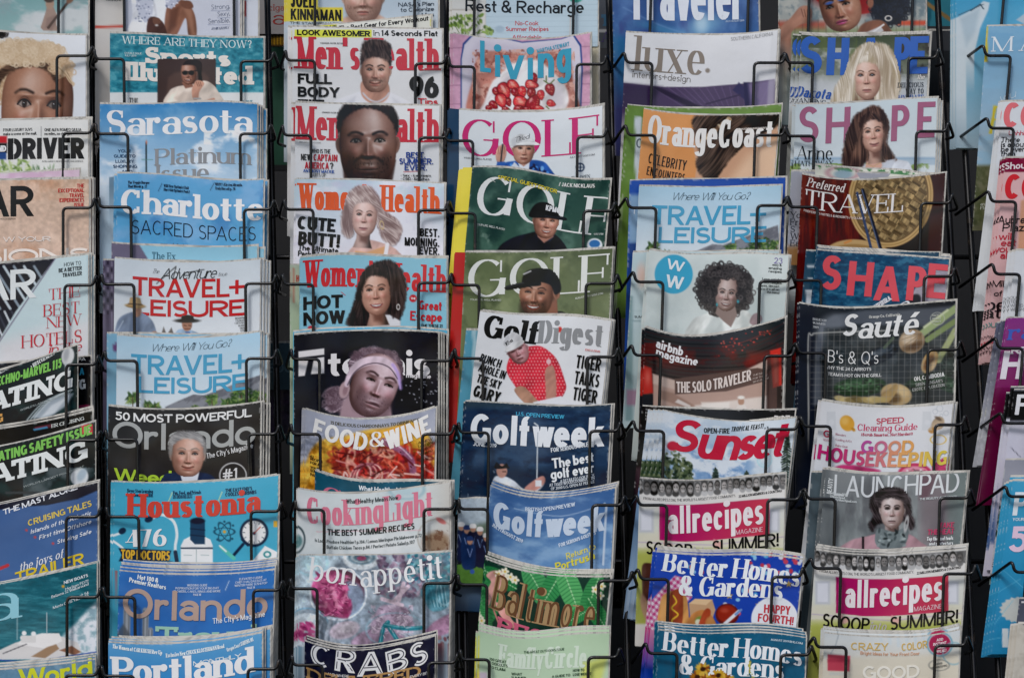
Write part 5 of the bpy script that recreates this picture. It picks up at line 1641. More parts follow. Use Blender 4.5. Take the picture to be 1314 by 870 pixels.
@M("grey blue food magazine with white title, pink rhubarb bowl and teal peppers", 8, 384, 712, 578, 708, sag=2, vis=118, res=.9, skew=-.02, copies=[(2, 0), (-3, 2), (-5, 4)])
def _(c):
    c.fill('8f9eac'); c.clouds('b3bec8', 40, .4, .7, .8, 3); c.clouds('75828f', 26, .5, .8, .6, 6)
    c.poly([(384, 710), (440, 712), (400, 760), (380, 800)], 'bcd0da', .8, 5)
    c.ell(400, 722, 20, 16, '9cc4d0', .8, 2, 0, ring=3); c.ell(400, 722, 14, 10, 'b4d6de', .7, 3)
    c.ell(464, 716, 24, 15, 'd2dade', 1, 1.2); c.ell(464, 714, 18, 10, '5a7888', 1, 2); c.ell(464, 715, 12, 6, 'c8d4d8', .8, 1.4, ring=2); c.ell(464, 716, 6, 3, 'a05070')
    rnd = random.Random(8)
    for k in range(160):
        x, y = rnd.uniform(484, 560), rnd.uniform(712, 765)
        if (x - 520) * .3 + y < 772:
            c.ell(x, y, rnd.uniform(2, 5), rnd.uniform(1.5, 3), rnd.choice(['7c6478', '9c8494', '5a4a60', 'b09cac', '6a5a70', '8a7890']), .85, 1, rnd.uniform(0, 180))
    for k in range(130):
        x, y = rnd.uniform(522, 578), rnd.uniform(706, 750)
        c.ell(x, y, rnd.uniform(2, 4), rnd.uniform(1.4, 2.6), rnd.choice(['3c8c9c', '5cacb8', '2c6c80', '84c4cc', '6a8cA0', 'b8d4dc']), .85, .9, rnd.uniform(0, 180))
    c.ell(434, 762, 37, 34, 'b4c4d4'); c.ell(434, 761, 34, 31, '62404f'); c.ell(448, 768, 20, 22, '8fa8c0', .8, 3); c.ell(434, 762, 36, 33, 'd8e2ea', 1, .8, ring=2)
    c.poly([(400, 760), (404, 742), (424, 732), (440, 738), (444, 760), (452, 776), (446, 792), (430, 790), (412, 776)], 'b0527e', 1, 2, True)
    for k in range(70):
        x, y = rnd.uniform(408, 447), rnd.uniform(738, 788)
        c.ell(x, y, rnd.uniform(4, 8), rnd.uniform(1.6, 3), rnd.choice(['c8648e', '9c3c68', 'dc86a8', 'b04c7a', '823058']), .9, .8, rnd.uniform(0, 180))
    c.ell(394, 806, 28, 26, '7fa8c0', 1, 1, ring=2); c.ell(394, 808, 24, 22, 'c8d4dc', 1)
    for k in range(24):
        c.ell(rnd.uniform(384, 402), rnd.uniform(800, 822), 6, 2.4, rnd.choice(['c8508c', 'a83470', 'dc80a8']), .9, .8, rnd.uniform(0, 180))
    for k in range(12):
        c.ell(408 + k * 2.4, 806 + (k % 3) * 4, 3, 13, rnd.choice(['9aa4b0', '6c7884', 'b4bcc6']), .9, 1, 12)
    c.ell(442, 808, 20, 11, 'b4a8b4', 1, 1.5, -14); c.ell(446, 805, 13, 6, 'd0c8d0', .8, 3, -14)
    c.poly([(452, 828), (462, 812), (484, 806), (512, 812), (530, 828), (500, 838)], '9a8498', 1, 2, True)
    c.poly([(476, 806), (482, 786), (492, 776), (520, 778), (528, 792), (530, 806), (500, 812)], 'b09cb0', 1, 2, True); c.clouds('c8b8c8', 8, .45, .6, .8, 6, box=(476, 776, 530, 812))
    c.ell(508, 808, 38, 22, '8cb0c0', .7, 1.2, 0, ring=1.6)
    for a, b in (((490, 768), (516, 776)), ((504, 772), (524, 752)), ((512, 770), (518, 748))):
        c.line([a, b], 5, 'd0bcc8')
    c.poly([(545, 752), (560, 740), (574, 744), (576, 776), (556, 784), (546, 772)], '5a94a4', .9, 1.5, True)
    for k in range(10):
        c.line([(548 + k * 2.5, 744 + k), (556 + k * 2, 778)], .8, 'b4d8e0' if k % 2 else '2a6a7c', .8)
    c.ell(552, 760, 12, 10, '3c8496', .8, 2); c.ell(570, 760, 10, 16, '9cc4d0', .8, 1, 0, ring=1.4)
    for p in ([(488, 826), (492, 806), (498, 798)], [(494, 802), (520, 806), (540, 805)], [(500, 806), (508, 818), (514, 828)], [(486, 830), (500, 826)]):
        c.line(p, 5.5, '2f7f8e', 1, .8, True); c.line([(q[0] - .5, q[1] - 1.4) for q in p], 1.2, '7cc0c8', .8, .6, True)
    c.poly([(544, 810), (556, 798), (570, 790), (580, 786), (580, 810), (560, 818)], 'a87c98', .9, 2)
    for k in range(60):
        c.ell(rnd.uniform(550, 580), rnd.uniform(815, 860), 3, 2, rnd.choice(['5a3c44', '8a6c70', '3c2c34', 'a0888c', '7c4c54']), .9, .8, rnd.uniform(0, 180))
    n = fbm(c.x, c.y, 5, 17, 3) - .5
    c.img *= (1 + .55 * n)[:, None]
    n = fbm(c.x, c.y, 22, 27, 2) - .55
    c.img *= (1 + .5 * np.minimum(n, .08))[:, None]
    for k in range(46):
        x, y = rnd.uniform(410, 448), rnd.uniform(738, 790)
        c.line([(x, y), (x + rnd.uniform(-7, 7), y + rnd.uniform(-4, 4))], 1.2, rnd.choice(['e4a0c0', '5c1c40', 'd87ca4']), .8, .6)
    for k in range(60):
        x, y = rnd.uniform(474, 530), rnd.uniform(778, 815)
        c.line([(x, y), (x + rnd.uniform(-6, 6), y + rnd.uniform(-3, 5))], 1.1, rnd.choice(['d8c8d4', '6a5468', 'c0a8bc']), .7, .6)
    c.t('bon', 396, 455, 748, 31, 'sf', 'edf0f2', 6, .8); c.t('appétit', 463, 569, 748, 31, 'sf', 'edf0f2', -5, .8)


@M("navy magazine with chalk lettered crab headline, bottom of the third column", 9, 391, 822, 558, 816, sag=14, asym=2, vis=60, res=1.2, skew=-.01, copies=[(1, -2), (2, -5)])
def _(c):
    c.fill('1e2032'); c.clouds('2c2e42', 14, .5, .75, .6)
    for k, (ch, a, b, y, r) in enumerate((('C', 396, 423, 855, 10), ('R', 429, 455, 862, 5), ('A', 458, 492, 867, 2), ('B', 498, 525, 862, -8), ('S', 530, 551, 853, -12))):
        c.t(ch, a, b, y, 31, 'sb', 'e0e0e0', r, 1.15); c.t(ch, a + 2, b - 2, y - 2.6, 26, 'in', '2a2c3e', r, 1.6)
    c.t('DELIVERED', 394, 540, 880, 14, 'slab', 'b08a5a'); c.lines(['AND WHERE'], 420, 868, 5, 3.5, 'sm', 'd0d0d0'); c.lines(['EVERY BITE'], 526, 867, 5, 3.5, 'sm', 'd0d0d0')


# ---------------------------------------------------------------- fourth column
@M("cream page edge behind the strawberry dish magazine", .4, 580, 57, 768, 56, sag=0, vis=60, res=3, back=.008)
def _(c):
    c.fill('cfc6ac')


@M("powder blue home magazine with plant, headlined rest and recharge", 0, 580, -70, 767, -70, sag=2, vis=150, res=1.2, full=130, copies=[(-4, 1)])
def _(c):
    c.vg(-70, 60, 'b6cbd6', 'bccfda')
    for k in range(12):
        c.line([(624, -20 + k * 7), (770, -22 + k * 7)], .6, 'a2b8c4', .7)
    c.rect(560, -80, 623, 12, 'cfd0cc'); c.rect(560, 12, 623, 60, 'd8d6d0'); c.rect(560, 12, 624, 14, 'b8b4ac'); c.line([(623, -80), (623, 60)], 1, 'c4c2bc'); c.line([(732, 22), (731, 60)], 1, 'c8b8ac')
    c.ell(641, 38, 6, 4.5, '9fb4c4', .8, 1.5)
    for a in ((594, 44, 586, 18), (597, 44, 596, 20), (600, 46, 614, 20), (604, 46, 620, 38), (590, 44, 582, 30), (612, 44, 630, 40), (598, 44, 608, 30)):
        c.line([(a[0], a[1]), (a[2], a[3])], .8, '56673a')
    rnd = random.Random(9)
    for k in range(64):
        a = rnd.choice(((586, 24, 9), (598, 26, 8), (612, 24, 9), (620, 38, 9), (584, 34, 7), (602, 38, 9), (628, 41, 4)))
        c.ell(a[0] + rnd.uniform(-1, 1) * a[2], a[1] + rnd.uniform(-1, 1) * a[2] * .7, rnd.uniform(2, 4.2), rnd.uniform(1.3, 2.4), rnd.choice(['6f8c3c', '8ea858', '4c6430', 'a4b878', '5a742e']), .95, .7, rnd.uniform(20, 160))
    c.ell(739, -3, 9, 7, '3f9a8a')
    c.t('Rest & Recharge', 597, 749, 17.5, 16, 'sm', '262a2e', 1)
    for k, (tx, a, b) in enumerate((('No-Cook', 661, 691), ('Summer Recipes', 649, 704), ('Affordable', 657, 695))):
        c.t(tx, a, b, 33 + k * 7.4 + (k == 2) * 3.2, 5.6, 'sm', 'c45c62')


@M("magazine with cake tray of cream and red strawberries on pink boards", 1, 581, 43, 757, 43, sag=8.5, vis=108, res=.9, copies=[(-3, 0), (2, 0)])
def _(c):
    c.fill('cf9fb8')
    for k in range(5):
        c.line([(570, 62 + k * 24), (770, 60 + k * 24)], 1.4, 'a87a94', .8)
    c.grain(.1, 3)
    c.poly([(591, 160), (591, 76), (594, 56), (606, 44), (625, 44), (670, 54), (720, 50), (736, 44), (746, 58), (748, 90), (745, 160)], '2b4688', 1, .8)
    c.poly([(592.5, 160), (592.5, 76), (596, 58), (607, 46), (624, 45), (670, 55.5), (720, 51), (735, 46), (744, 60), (746, 90), (743.5, 160)], 'd4cfdc', 1, 1)
    c.poly([(602, 160), (602, 84), (606, 64), (614, 54), (670, 60), (726, 56), (734, 70), (736, 100), (734, 160)], 'c2bccc', .8, 5)
    c.poly([(607, 160), (608, 96), (612, 76), (624, 66), (680, 68), (722, 66), (732, 76), (736, 110), (737, 160)], 'b5796c', 1, 2, True)
    c.clouds('d8a898', 7, .45, .62, .9, 4, box=(606, 64, 738, 160)); c.clouds('8a4a40', 6, .55, .7, .8, 8, box=(606, 64, 738, 160)); c.clouds('cdc6cc', 14, .62, .75, .8, 21, box=(614, 60, 732, 90))
    c.poly([(616, 160), (622, 130), (632, 106), (648, 90), (664, 80), (690, 78), (708, 92), (724, 108), (730, 128), (724, 144), (716, 160)], 'e2dede', 1, 2, True)
    c.poly([(632, 120), (650, 98), (668, 92), (660, 112), (640, 130)], 'c2bcc4', .6, 5); c.poly([(700, 100), (722, 112), (724, 136), (708, 140)], 'ccc6ce', .7, 5)
    rnd = random.Random(6)

    def berry(x, y, r, a, dark):
        q = R(a)
        pt = lambda u, v: (x + (u * math.cos(q) - v * math.sin(q)) * r, y + (u * math.sin(q) + v * math.cos(q)) * r)
        sh = [(-1.0, .0), (-.8, -.55), (-.2, -.78), (.45, -.62), (1.0, -.25), (1.15, 0), (1.0, .25), (.45, .62), (-.2, .78), (-.8, .55)]
        c.poly([pt(u * 1.05, v * 1.08) for u, v in sh], '5a1018', 1, .9, True)
        c.poly([pt(u * .95, v * .95) for u, v in sh], '94182a' if dark else 'c23038', 1, 1.0, True)
        if not dark and r > 7:
            c.poly([pt(u * .62, v * .6) for u, v in sh], 'd8605c', .9, 1.4, True); c.poly([pt(u * .34, v * .26) for u, v in sh], 'e8a898', .9, 1.2, True)
        c.ell(x - r * .25, y - r * .38, r * .30, r * .16, 'f0c0bc', .65, .9, a)
        for k in range(int(r * 1.8)):
            c.ell(x + rnd.uniform(-.7, .7) * r, y + rnd.uniform(-.55, .55) * r, .6, .45, 'e8b07c', .6, .4)
    for b in ((637, 118, 6, 60, 1), (633, 135, 6, 40, 1), (652, 131, 5.5, 70, 1), (627, 139, 4, 20, 1), (647, 116, 10, 60, 0), (643, 129, 9, 70, 0), (658, 109, 7.5, 20, 0), (661, 119, 6, 60, 1), (682, 109, 8, 10, 0), (685, 100, 6, 60, 1), (682, 120, 7, 80, 1),
              (670, 118, 7, 80, 0), (668, 131, 9.5, 10, 0), (684, 133, 11, -60, 1), (694, 122, 6, 80, 0), (706, 115, 7.5, 70, 1), (707, 133, 5.5, 20, 0), (649, 141, 5, 10, 1), (666, 141, 7, 0, 1), (691, 140, 6, 0, 0), (676, 141, 5, 0, 1)):
        berry(*b)
    for a in ((704, 108, 698, 104), (706, 108, 711, 103), (701, 98, 701, 106), (701, 137, 706, 142), (653, 140, 657, 144)):
        c.line([a[:2], a[2:]], 1.5, '5c6e3a')
    T = '3f9dba'
    for ch, a, b, y in (('L', 616, 630, 93), ('i', 634, 643, 99), ('v', 645, 673, 102), ('i', 676, 685, 102.5), ('n', 690, 711, 100), ('g', 714, 733, 94)):
        c.t(ch, a, b, y, {'L': 40, 'i': 41, 'v': 45, 'n': 46, 'g': 45}[ch], 'sb', T, wmul=.82)
    c.t('MARTHA STEWART', 689, 731, 64, 5, 'sm', T, -8)


@M("white golf magazine with magenta title and golfer in white cap and blue floral jacket", 2, 589, 141, 773, 136, sag=6, vis=90, res=.9, spine=('1f3c58', 13), copies=[(2, -1), (-3, 2)])
def _(c):
    c.vg(138, 240, 'dbe0e3', 'd2dade')
    c.t('GOLF', 593, 769, 202, 47, 'dl', 'c42f70', wmul=1.25)
    with c.front():
        c.poly([(634, 240), (636, 220), (646, 210), (660, 207), (690, 206), (704, 214), (712, 240)], '2453a0', 1, 1, True)
        rnd = random.Random(2)
        for k in range(90):
            x, y = rnd.uniform(638, 708), rnd.uniform(208, 236)
            if abs(x - 672) > 8 and y > 208 + abs(x - 672) * .22:
                c.ell(x, y, rnd.uniform(1.5, 4), rnd.uniform(1, 2.6), rnd.choice(['0c1838', '4c90dc', '101c40', '78b0e4', '142c68']), .9, .7, rnd.uniform(0, 180))
        c.poly([(664, 206), (680, 204), (678, 226), (670, 228)], 'd8dee6'); c.poly([(660, 208), (668, 216), (664, 226), (656, 214)], 'cfd6e0')
        c.poly([(662, 190), (680, 192), (680, 208), (672, 214), (664, 208)], 'b08270', 1, 1)
        c.face(672, 191, 13.5, 'd0a28c', amb=.6, tilt=4, turn=.25, lx=-.1, smile=.1, chin=1.5, top=1.2, brow='5a4034', iris='3a4a5a', lid=.08)
        c.poly([(656, 190), (656, 180), (662, 174), (672, 172.5), (682, 177), (686, 183), (680, 184), (668, 184)], 'd8dadb', 1, .8, True)
        c.poly([(656, 189), (656, 181), (660, 176), (663, 180), (662, 188)], 'b4b8bc', .7, 2)
        c.line([(660, 189), (670, 186.5), (684, 187)], 2.6, '5c4a44', .8, 1.0, True)
        c.poly([(662, 186), (668, 182), (680, 180.5), (690, 183), (694, 187), (684, 186.5), (670, 186.5)], 'e4e6e6', 1, .7, True); c.line([(664, 183.5), (676, 181.5), (686, 182.5)], .8, 'a8acb0', .8, .6, True)
        c.poly([(636, 196), (640, 188), (648, 186), (650, 196), (646, 208), (638, 208)], 'c09280', 1, 1, True)
        for k in range(4):
            c.line([(640 + k * 2.6, 189), (639 + k * 2.6, 198)], .7, '8a5c4c')
        c.line([(645, 186), (642, 214)], 2, '2a2c30'); c.poly([(634, 228), (638, 208), (648, 208), (650, 226)], '2a5aa8', 1, 1)
    c.t('Titled', 660, 681, 180.5, 6, 'scr', '33363a', -14, 1.6)
    c.t('YOUR LIFE, WELL PLAYED', 595, 631, 205, 2.2, 'sm', '55585c'); c.t('JULY 2019 / GOLF.COM', 731, 763, 201.5, 2.2, 'sm', '6a6c70')
    c.ell(744.5, 215, 5, 5, '1f3452', 1, .6, ring=1.8); c.line([(744.5, 211), (744.5, 219)], 1.4, '1f3452'); c.line([(740, 215), (749, 215)], 1, '1f3452'); c.t('THE OPEN', 733, 757, 230, 4.6, 'sf', '4a545c')


def cap(c, x, y, w, col, hi, d=1, tilt=0):
    """peaked cap over a head of half width w; d = side of the peak"""
    c.poly([(x - w * 1.05, y), (x - w * 1.05, y - w * .6), (x - w * .5, y - w * 1.15), (x + w * .4, y - w * 1.15), (x + w * 1.0, y - w * .6), (x + w * 1.08, y)], col, 1, 1, True)
    c.poly([(x - d * w * .2, y - w * .15), (x + d * w * .8, y - w * .25), (x + d * w * 1.75, y + w * .05), (x + d * w * 1.7, y + w * .25), (x + d * w * .6, y + w * .1)], col, 1, .9, True)
    c.line([(x + d * w * .1, y - w * .1), (x + d * w * 1.6, y + w * .1)], w * .12, hi, .6, 1.2)


@M("dark green golf magazine with golfer in black cap and special guest headline", 3, 606, 215, 783, 231, sag=0, asym=-3, skew=-.09, vis=112, res=.9, spine=('e0d04c', 12), copies=[(-4, 2), (-6, 3)])
def _(c):
    c.vg(215, 325, '26423f', '3a5a4c')
    c.clouds('56786a', 40, .45, .75, .9, 4); c.clouds('1a302e', 30, .5, .8, .8, 8); c.clouds('86a090', 16, .66, .85, .7, 13, box=(596, 260, 660, 330))
    c.t('GOLF', 608, 781, 290, 49, 'dl', 'dfe2e0', 4, 1.25)
    with c.front():
        c.poly([(636, 340), (640, 318), (656, 306), (676, 300), (700, 296), (716, 304), (728, 320), (732, 340)], '161a24', 1, 1, True)
        c.poly([(690, 296), (696, 308), (706, 310), (712, 302), (706, 294)], '2a3040', .9, 1)
        c.poly([(688, 290), (708, 288), (710, 304), (698, 312), (690, 304)], 'a87868', 1, 1)
        c.face(701, 283, 15.5, 'd29e88', amb=.52, tilt=6, turn=.3, lx=.1, smile=1.6, chin=1.5, top=1.2, brow='5a4038', lid=.06)
        cap(c, 698, 279, 16, '15161a', '3a3c44', 1)
    c.t('KPMG', 700, 718, 272, 7, 'sx', 'd8dadc', 3)
    c.t('x', 629, 636, 234, 6, 'sr', 'b8c0b8'); c.t('SPECIAL GUEST EDITOR', 638, 715, 238, 5, 'sb', 'd6c43a', 5); c.t('/ JACK NICKLAUS', 717, 763, 241, 5, 'sb', 'dfe0dc', -2)
    c.t('YOUR LIFE, WELL PLAYED', 610, 648, 292, 2.6, 'sm', 'c8d0cc', 8); c.t('GOLF.COM', 762, 774, 301.5, 2.2, 'sm', 'c8d0cc')
    c.ell(763, 315, 10, 9, 'e2e6e8'); c.ell(763, 313, 7, 5, '2f6aa8', 1, .7); c.rect(758, 317, 768, 319, '8ab0d0')


@M("olive golf magazine with grinning bearded golfer in black cap", 4, 597, 324, 786, 319, sag=2, vis=100, res=.9, skew=-.05, spine=('b02c2a', 13), copies=[(-2, 2), (2, 0)])
def _(c):
    c.vg(320, 420, '5c6848', '77835e')
    c.clouds('8c966e', 40, .45, .75, .9, 4); c.clouds('444f36', 30, .5, .8, .8, 8); c.hg(700, 790, '5a6546', 0, .5)
    c.t('GOLF', 600, 781, 379, 48, 'dl', 'e0e2dc', -1, 1.25)
    with c.front():
        c.poly([(682, 425), (690, 410), (704, 402), (722, 400), (734, 412), (736, 425)], '24262a', 1, 1, True)
        c.poly([(688, 380), (714, 372), (716, 404), (700, 412), (688, 404)], '8a5c4a', 1, 1)
        c.face(689, 376, 21, 'b5836a', amb=.52, tilt=6, turn=-.45, lx=-.15, smile=1.8, chin=1.45, top=1.2, brow='33221c', beard=('2c1e1a', .6), lid=.05)
        c.ell(714, 376, 4.5, 8, '9a6c58', 1, 1, -8); c.ell(714, 377, 2, 4.5, '6a4434', .8, 1)
        c.poly([(671, 368), (672, 352), (684, 345), (704, 345), (716, 354), (720, 372), (712, 378), (706, 366), (688, 362)], '1e1f22', 1, 1, True)
        c.poly([(690, 358), (676, 362), (660, 364), (648, 368), (649, 372), (662, 371), (680, 368), (694, 366)], '17181a', 1, .8, True); c.line([(650, 368), (672, 363)], 1.4, '4a4c50', .7)
        c.line([(672, 352), (681, 348)], 1.6, 'c8c8c8')
    c.t('YOUR LIFE, WELL PLAYED', 603, 643, 386, 2.2, 'sm', 'd8dcd0', 1); c.t('AUGUST 2019 / GOLF.COM', 738, 774, 381, 2.6, 'sm', 'd8dcd0', -8)


@M("blue spined magazine edge left of the white golf magazine", 4.7, 598, 424, 775, 426, sag=0, vis=80, res=3, back=.005, skew=-.1, copies=[(4, 0)])
def _(c):
    c.fill('5a9cb4'); c.rect(606, 400, 612, 600, 'a5c8d4')


@M("white golf magazine with player in red patterned shirt and white cap", 5, 616, 400, 784, 412, sag=-1, asym=1.5, skew=-.115, vis=118, res=.85, copies=[(3, -1), (5, 0)])
def _(c):
    c.fill('dcdee0')
    c.t('Golf', 618, 690, 438, 29, 'sfb', '1d1d1f', 5, 1.15); c.t('Digest', 690, 773, 441, 29, 'dx', '8c8e90', -1, .9); c.ell(718.5, 423, 2.8, 3.6, 'c8342c')
    with c.front():
        c.poly([(650, 474), (658, 452), (672, 446), (692, 444), (706, 452), (716, 464), (724, 486), (726, 500), (714, 516), (688, 522), (672, 508), (660, 494)], 'c42f3e', 1, 1, True)
        rnd = random.Random(2)
        for k in range(18):
            for j in range(18):
                x, y = 654 + k * 4 + (j % 2) * 2, 447 + j * 4.2
                i = c._sub(x - 1.2, y - 1.2, x + 1.2, y + 1.2)
                if len(i) and c.img[i].mean(0)[0] > .65 and c.img[i].mean(0)[1] < .4:
                    c.ell(x, y, .9, .9, 'e8a0a4', .9, .5)
        c.poly([(660, 500), (672, 496), (690, 514), (700, 524), (686, 526), (670, 514)], 'a8806a', 1, 1, True)
        c.poly([(700, 474), (710, 470), (714, 492), (712, 518), (702, 518), (700, 496)], 'a5786a', 1, 1.2, True)
        c.poly([(684, 516), (720, 508), (742, 522), (738, 534), (690, 534)], 'dadce0', 1, 1)
        c.poly([(660, 454), (672, 444), (680, 452), (668, 460)], 'b88a80', 1, 1)
        c.face(664, 449, 12.5, 'c8969a', amb=.55, tilt=-24, turn=-.3, lx=.05, smile=-.2, chin=1.5, top=1.1, brow='8a6050', lid=.05)
        c.poly([(652, 450), (646, 438), (650, 430), (660, 426), (670, 432), (670, 440), (660, 446)], 'dfdfe0', 1, .8, True); c.poly([(648, 452), (656, 450), (668, 444), (673, 438), (669, 436), (658, 441), (650, 446)], 'eaeaea', 1, .7, True); c.line([(651, 454), (660, 450), (671, 443)], 2.2, '5a3c3c', .75, 1.0, True); c.poly([(646, 442), (648, 432), (653, 428), (654, 436), (650, 444)], 'b4b6ba', .7, 1.6)
        c.ell(704, 464, 3, 3.5, 'e0b8bc')
    c.t('Wilson', 649, 660, 441, 5, 'sfi', '202020', -42)
    for k, (tx, a, b) in enumerate((('PUNCH', 614, 642), ('A HOLE IN', 612, 648), ('THE SKY', 610, 642))):
        c.t(tx, a, b, 468 + k * 13.4, 10.5, 'sb', '1c1c1e', 13, .9)
    c.t('GARY', 605, 640, 513, 15, 'sb', '1c1c1e', 12)
    for k, (tx, a, b) in enumerate((('TIGER', 738, 770), ('TALKS', 736, 768), ('TIGER', 734, 765))):
        c.t(tx, a, b, 474 + k * 20.5, 16.5, 'sb', '1c1c1e', 2, .85)
    c.t('EXCLUSIVE', 751, 770, 451, 2.4, 'sb', 'c8342c')
    c.lines(['PLAYER'], 608, 520, 4, 4, 'sb', '1c1c1e')


@M("navy golf weekly with golfer swinging a club against dark hills", 6, 597, 515, 784, 519, sag=3, asym=-1, vis=118, res=.95, skew=-.05, copies=[(2, 0), (3, 0), (-2, 2)])
def _(c):
    c.vg(515, 640, '1d2f4a', '28405e')
    c.clouds('35506e', 36, .45, .75, .8, 3, 1.8); c.clouds('182438', 20, .5, .75, .7, 9, 2)
    c.rect(590, 500, 790, 524, '33424c', .8, 6)
    c.rect(580, 600, 790, 660, '16202e', .5, 8); c.clouds('8898a8', 5, .68, .8, .7, 12, box=(596, 600, 640, 640)); c.rect(560, 646, 700, 700, '8fa4ba', 1, 4)
    c.t('Golfweek', 603, 775, 573, 38, 'sm', 'e4e8ec', 0, 1.3)
    with c.front():
        c.line([(690, 546), (689, 615)], 1.6, 'c8d0d6'); c.line([(690, 546), (686, 543)], 2, 'c8d0d6')
        c.poly([(632, 619), (636, 611), (648, 611), (660, 617), (672, 627), (684, 625), (690, 615), (696, 613), (698, 621), (688, 631), (668, 635), (650, 633), (636, 627)], 'd2d8e0', 1, 1, True)
        c.poly([(674, 625), (690, 613), (698, 611), (699, 619), (688, 629), (676, 631)], 'b8847a', 1, 1, True); c.rect(687, 616, 695, 624, 'd8dade')
        c.ell(644, 604, 7, 9, 'b98a7c'); c.line([(645, 605), (649, 605)], 1.2, '3a2a28')
        c.poly([(635, 601), (637, 593), (644, 598), (650, 594), (651, 600)], '1c1e24', 1, .8, True); c.line([(648, 599), (653, 600)], 2, '1c1e24')
    c.t('U.S. OPEN PREVIEW', 662, 724, 535.5, 5, 'sb', '48a8cc', 1); c.t('JUNE 2019', 607, 637, 573, 5, 'sb', 'd8dee4', 2)
    c.t('FOR SERIOUS GOLFERS', 707, 765, 576, 5.6, 'sb', 'd8dee4', -9)
    c.t('The best', 709, 763, 597, 13, 'sb', 'e6eaee', -9); c.t('golf ever', 707, 763, 611, 13, 'sb', 'e6eaee', -9)
    for k, (tx, a) in enumerate((('A DETAILED LOOK BACK', 719), ('AT TIGER WOODS DOMINATION', 705), ('OF 2000 U.S. OPEN AT PEBBLE', 707))):
        c.t(tx, a, 763, 615.5 + k * 4.6, 3.8, 'sm', 'ccd4dc', -9)
    c.t('PLUS', 744, 763, 631, 5, 'sb', '48a8cc', -4)


@M("golf magazine with navy clad spectators on green grass, behind the blue golf weekly", 6.5, 588, 640, 640, 638, sag=0, vis=118, full=112, res=.9, skew=-.02, back=.002, bow=2, th=.003)
def _(c):
    c.vg(630, 690, 'b0bec8', '9aaab8'); c.rect(580, 704, 650, 790, '56803a', 1, 3); c.grain(.12, 2)
    c.poly([(580, 680), (650, 664), (650, 712), (580, 712)], '5c6c5c', .9, 5)
    rnd = random.Random(3)
    for x, y, h in ((592, 676, 1), (599, 680, 1.1), (607, 678, 1.1), (616, 682, 1.0), (603, 694, .8), (624, 690, .9)):
        c.poly([(x - 6, y + 42 * h), (x - 7, y + 8), (x, y + 4), (x + 7, y + 8), (x + 6, y + 42 * h)], rnd.choice(['1c2a4a', '22345c', '182238']), 1, 1, True)
        c.ell(x, y, 3.6, 4.6, 'b0836e'); c.poly([(x - 4, y - 1), (x - 3, y - 6), (x + 3, y - 6), (x + 4, y - 1)], rnd.choice(['d8d8d8', '2a3c6a']), 1, .8, True)
        c.line([(x - 3, y + 10), (x, y + 20), (x + 3, y + 10)], .9, '7a90c0')
    c.rect(580, 720, 592, 724, '20242c'); c.ell(606, 733, 3, 3, '3b5ca8')


@M("blue golf weekly with links course sky and yellow portrush lettering", 7, 629, 623, 789, 626, sag=14, asym=2, vis=100, res=1.1, skew=-.05, copies=[(1, -3), (2, -6)])
def _(c):
    c.vg(630, 740, '3f6498', '6a94c0'); c.clouds('8fb0d0', 40, .45, .75, .8, 3, 2.2); c.clouds('3a5c90', 26, .5, .8, .5, 9, 2)
    c.poly([(610, 736), (700, 742), (780, 730), (780, 800), (610, 800)], 'a8b8c0', .8, 5)
    c.line([(776, 646), (778, 650), (774, 724)], 2.6, 'c8d4e0', .9); c.line([(660, 652), (720, 662), (776, 646)], 1.2, 'b0c4dc', .7, .8, True)
    c.t('Golfweek', 632, 776, 689, 34, 'sm', 'c6d4e4', 1, 1.3); c.t('BRITISH OPEN PREVIEW', 674, 738, 654.5, 5, 'sb', 'd0dcea', -4)
    c.t('JULY/AUGUST 2019', 630, 671, 687, 5, 'sb', 'd0dcea', 14); c.t('FOR SERIOUS GOLFERS', 717, 765, 694, 5, 'sb', 'd0dcea', -12)
    c.t('Return to', 727, 765, 711, 8.4, 'sm', 'd8cf6a', -12); c.t('Portrush', 713, 764, 725, 11, 'sb', 'd8cf4a', -10)


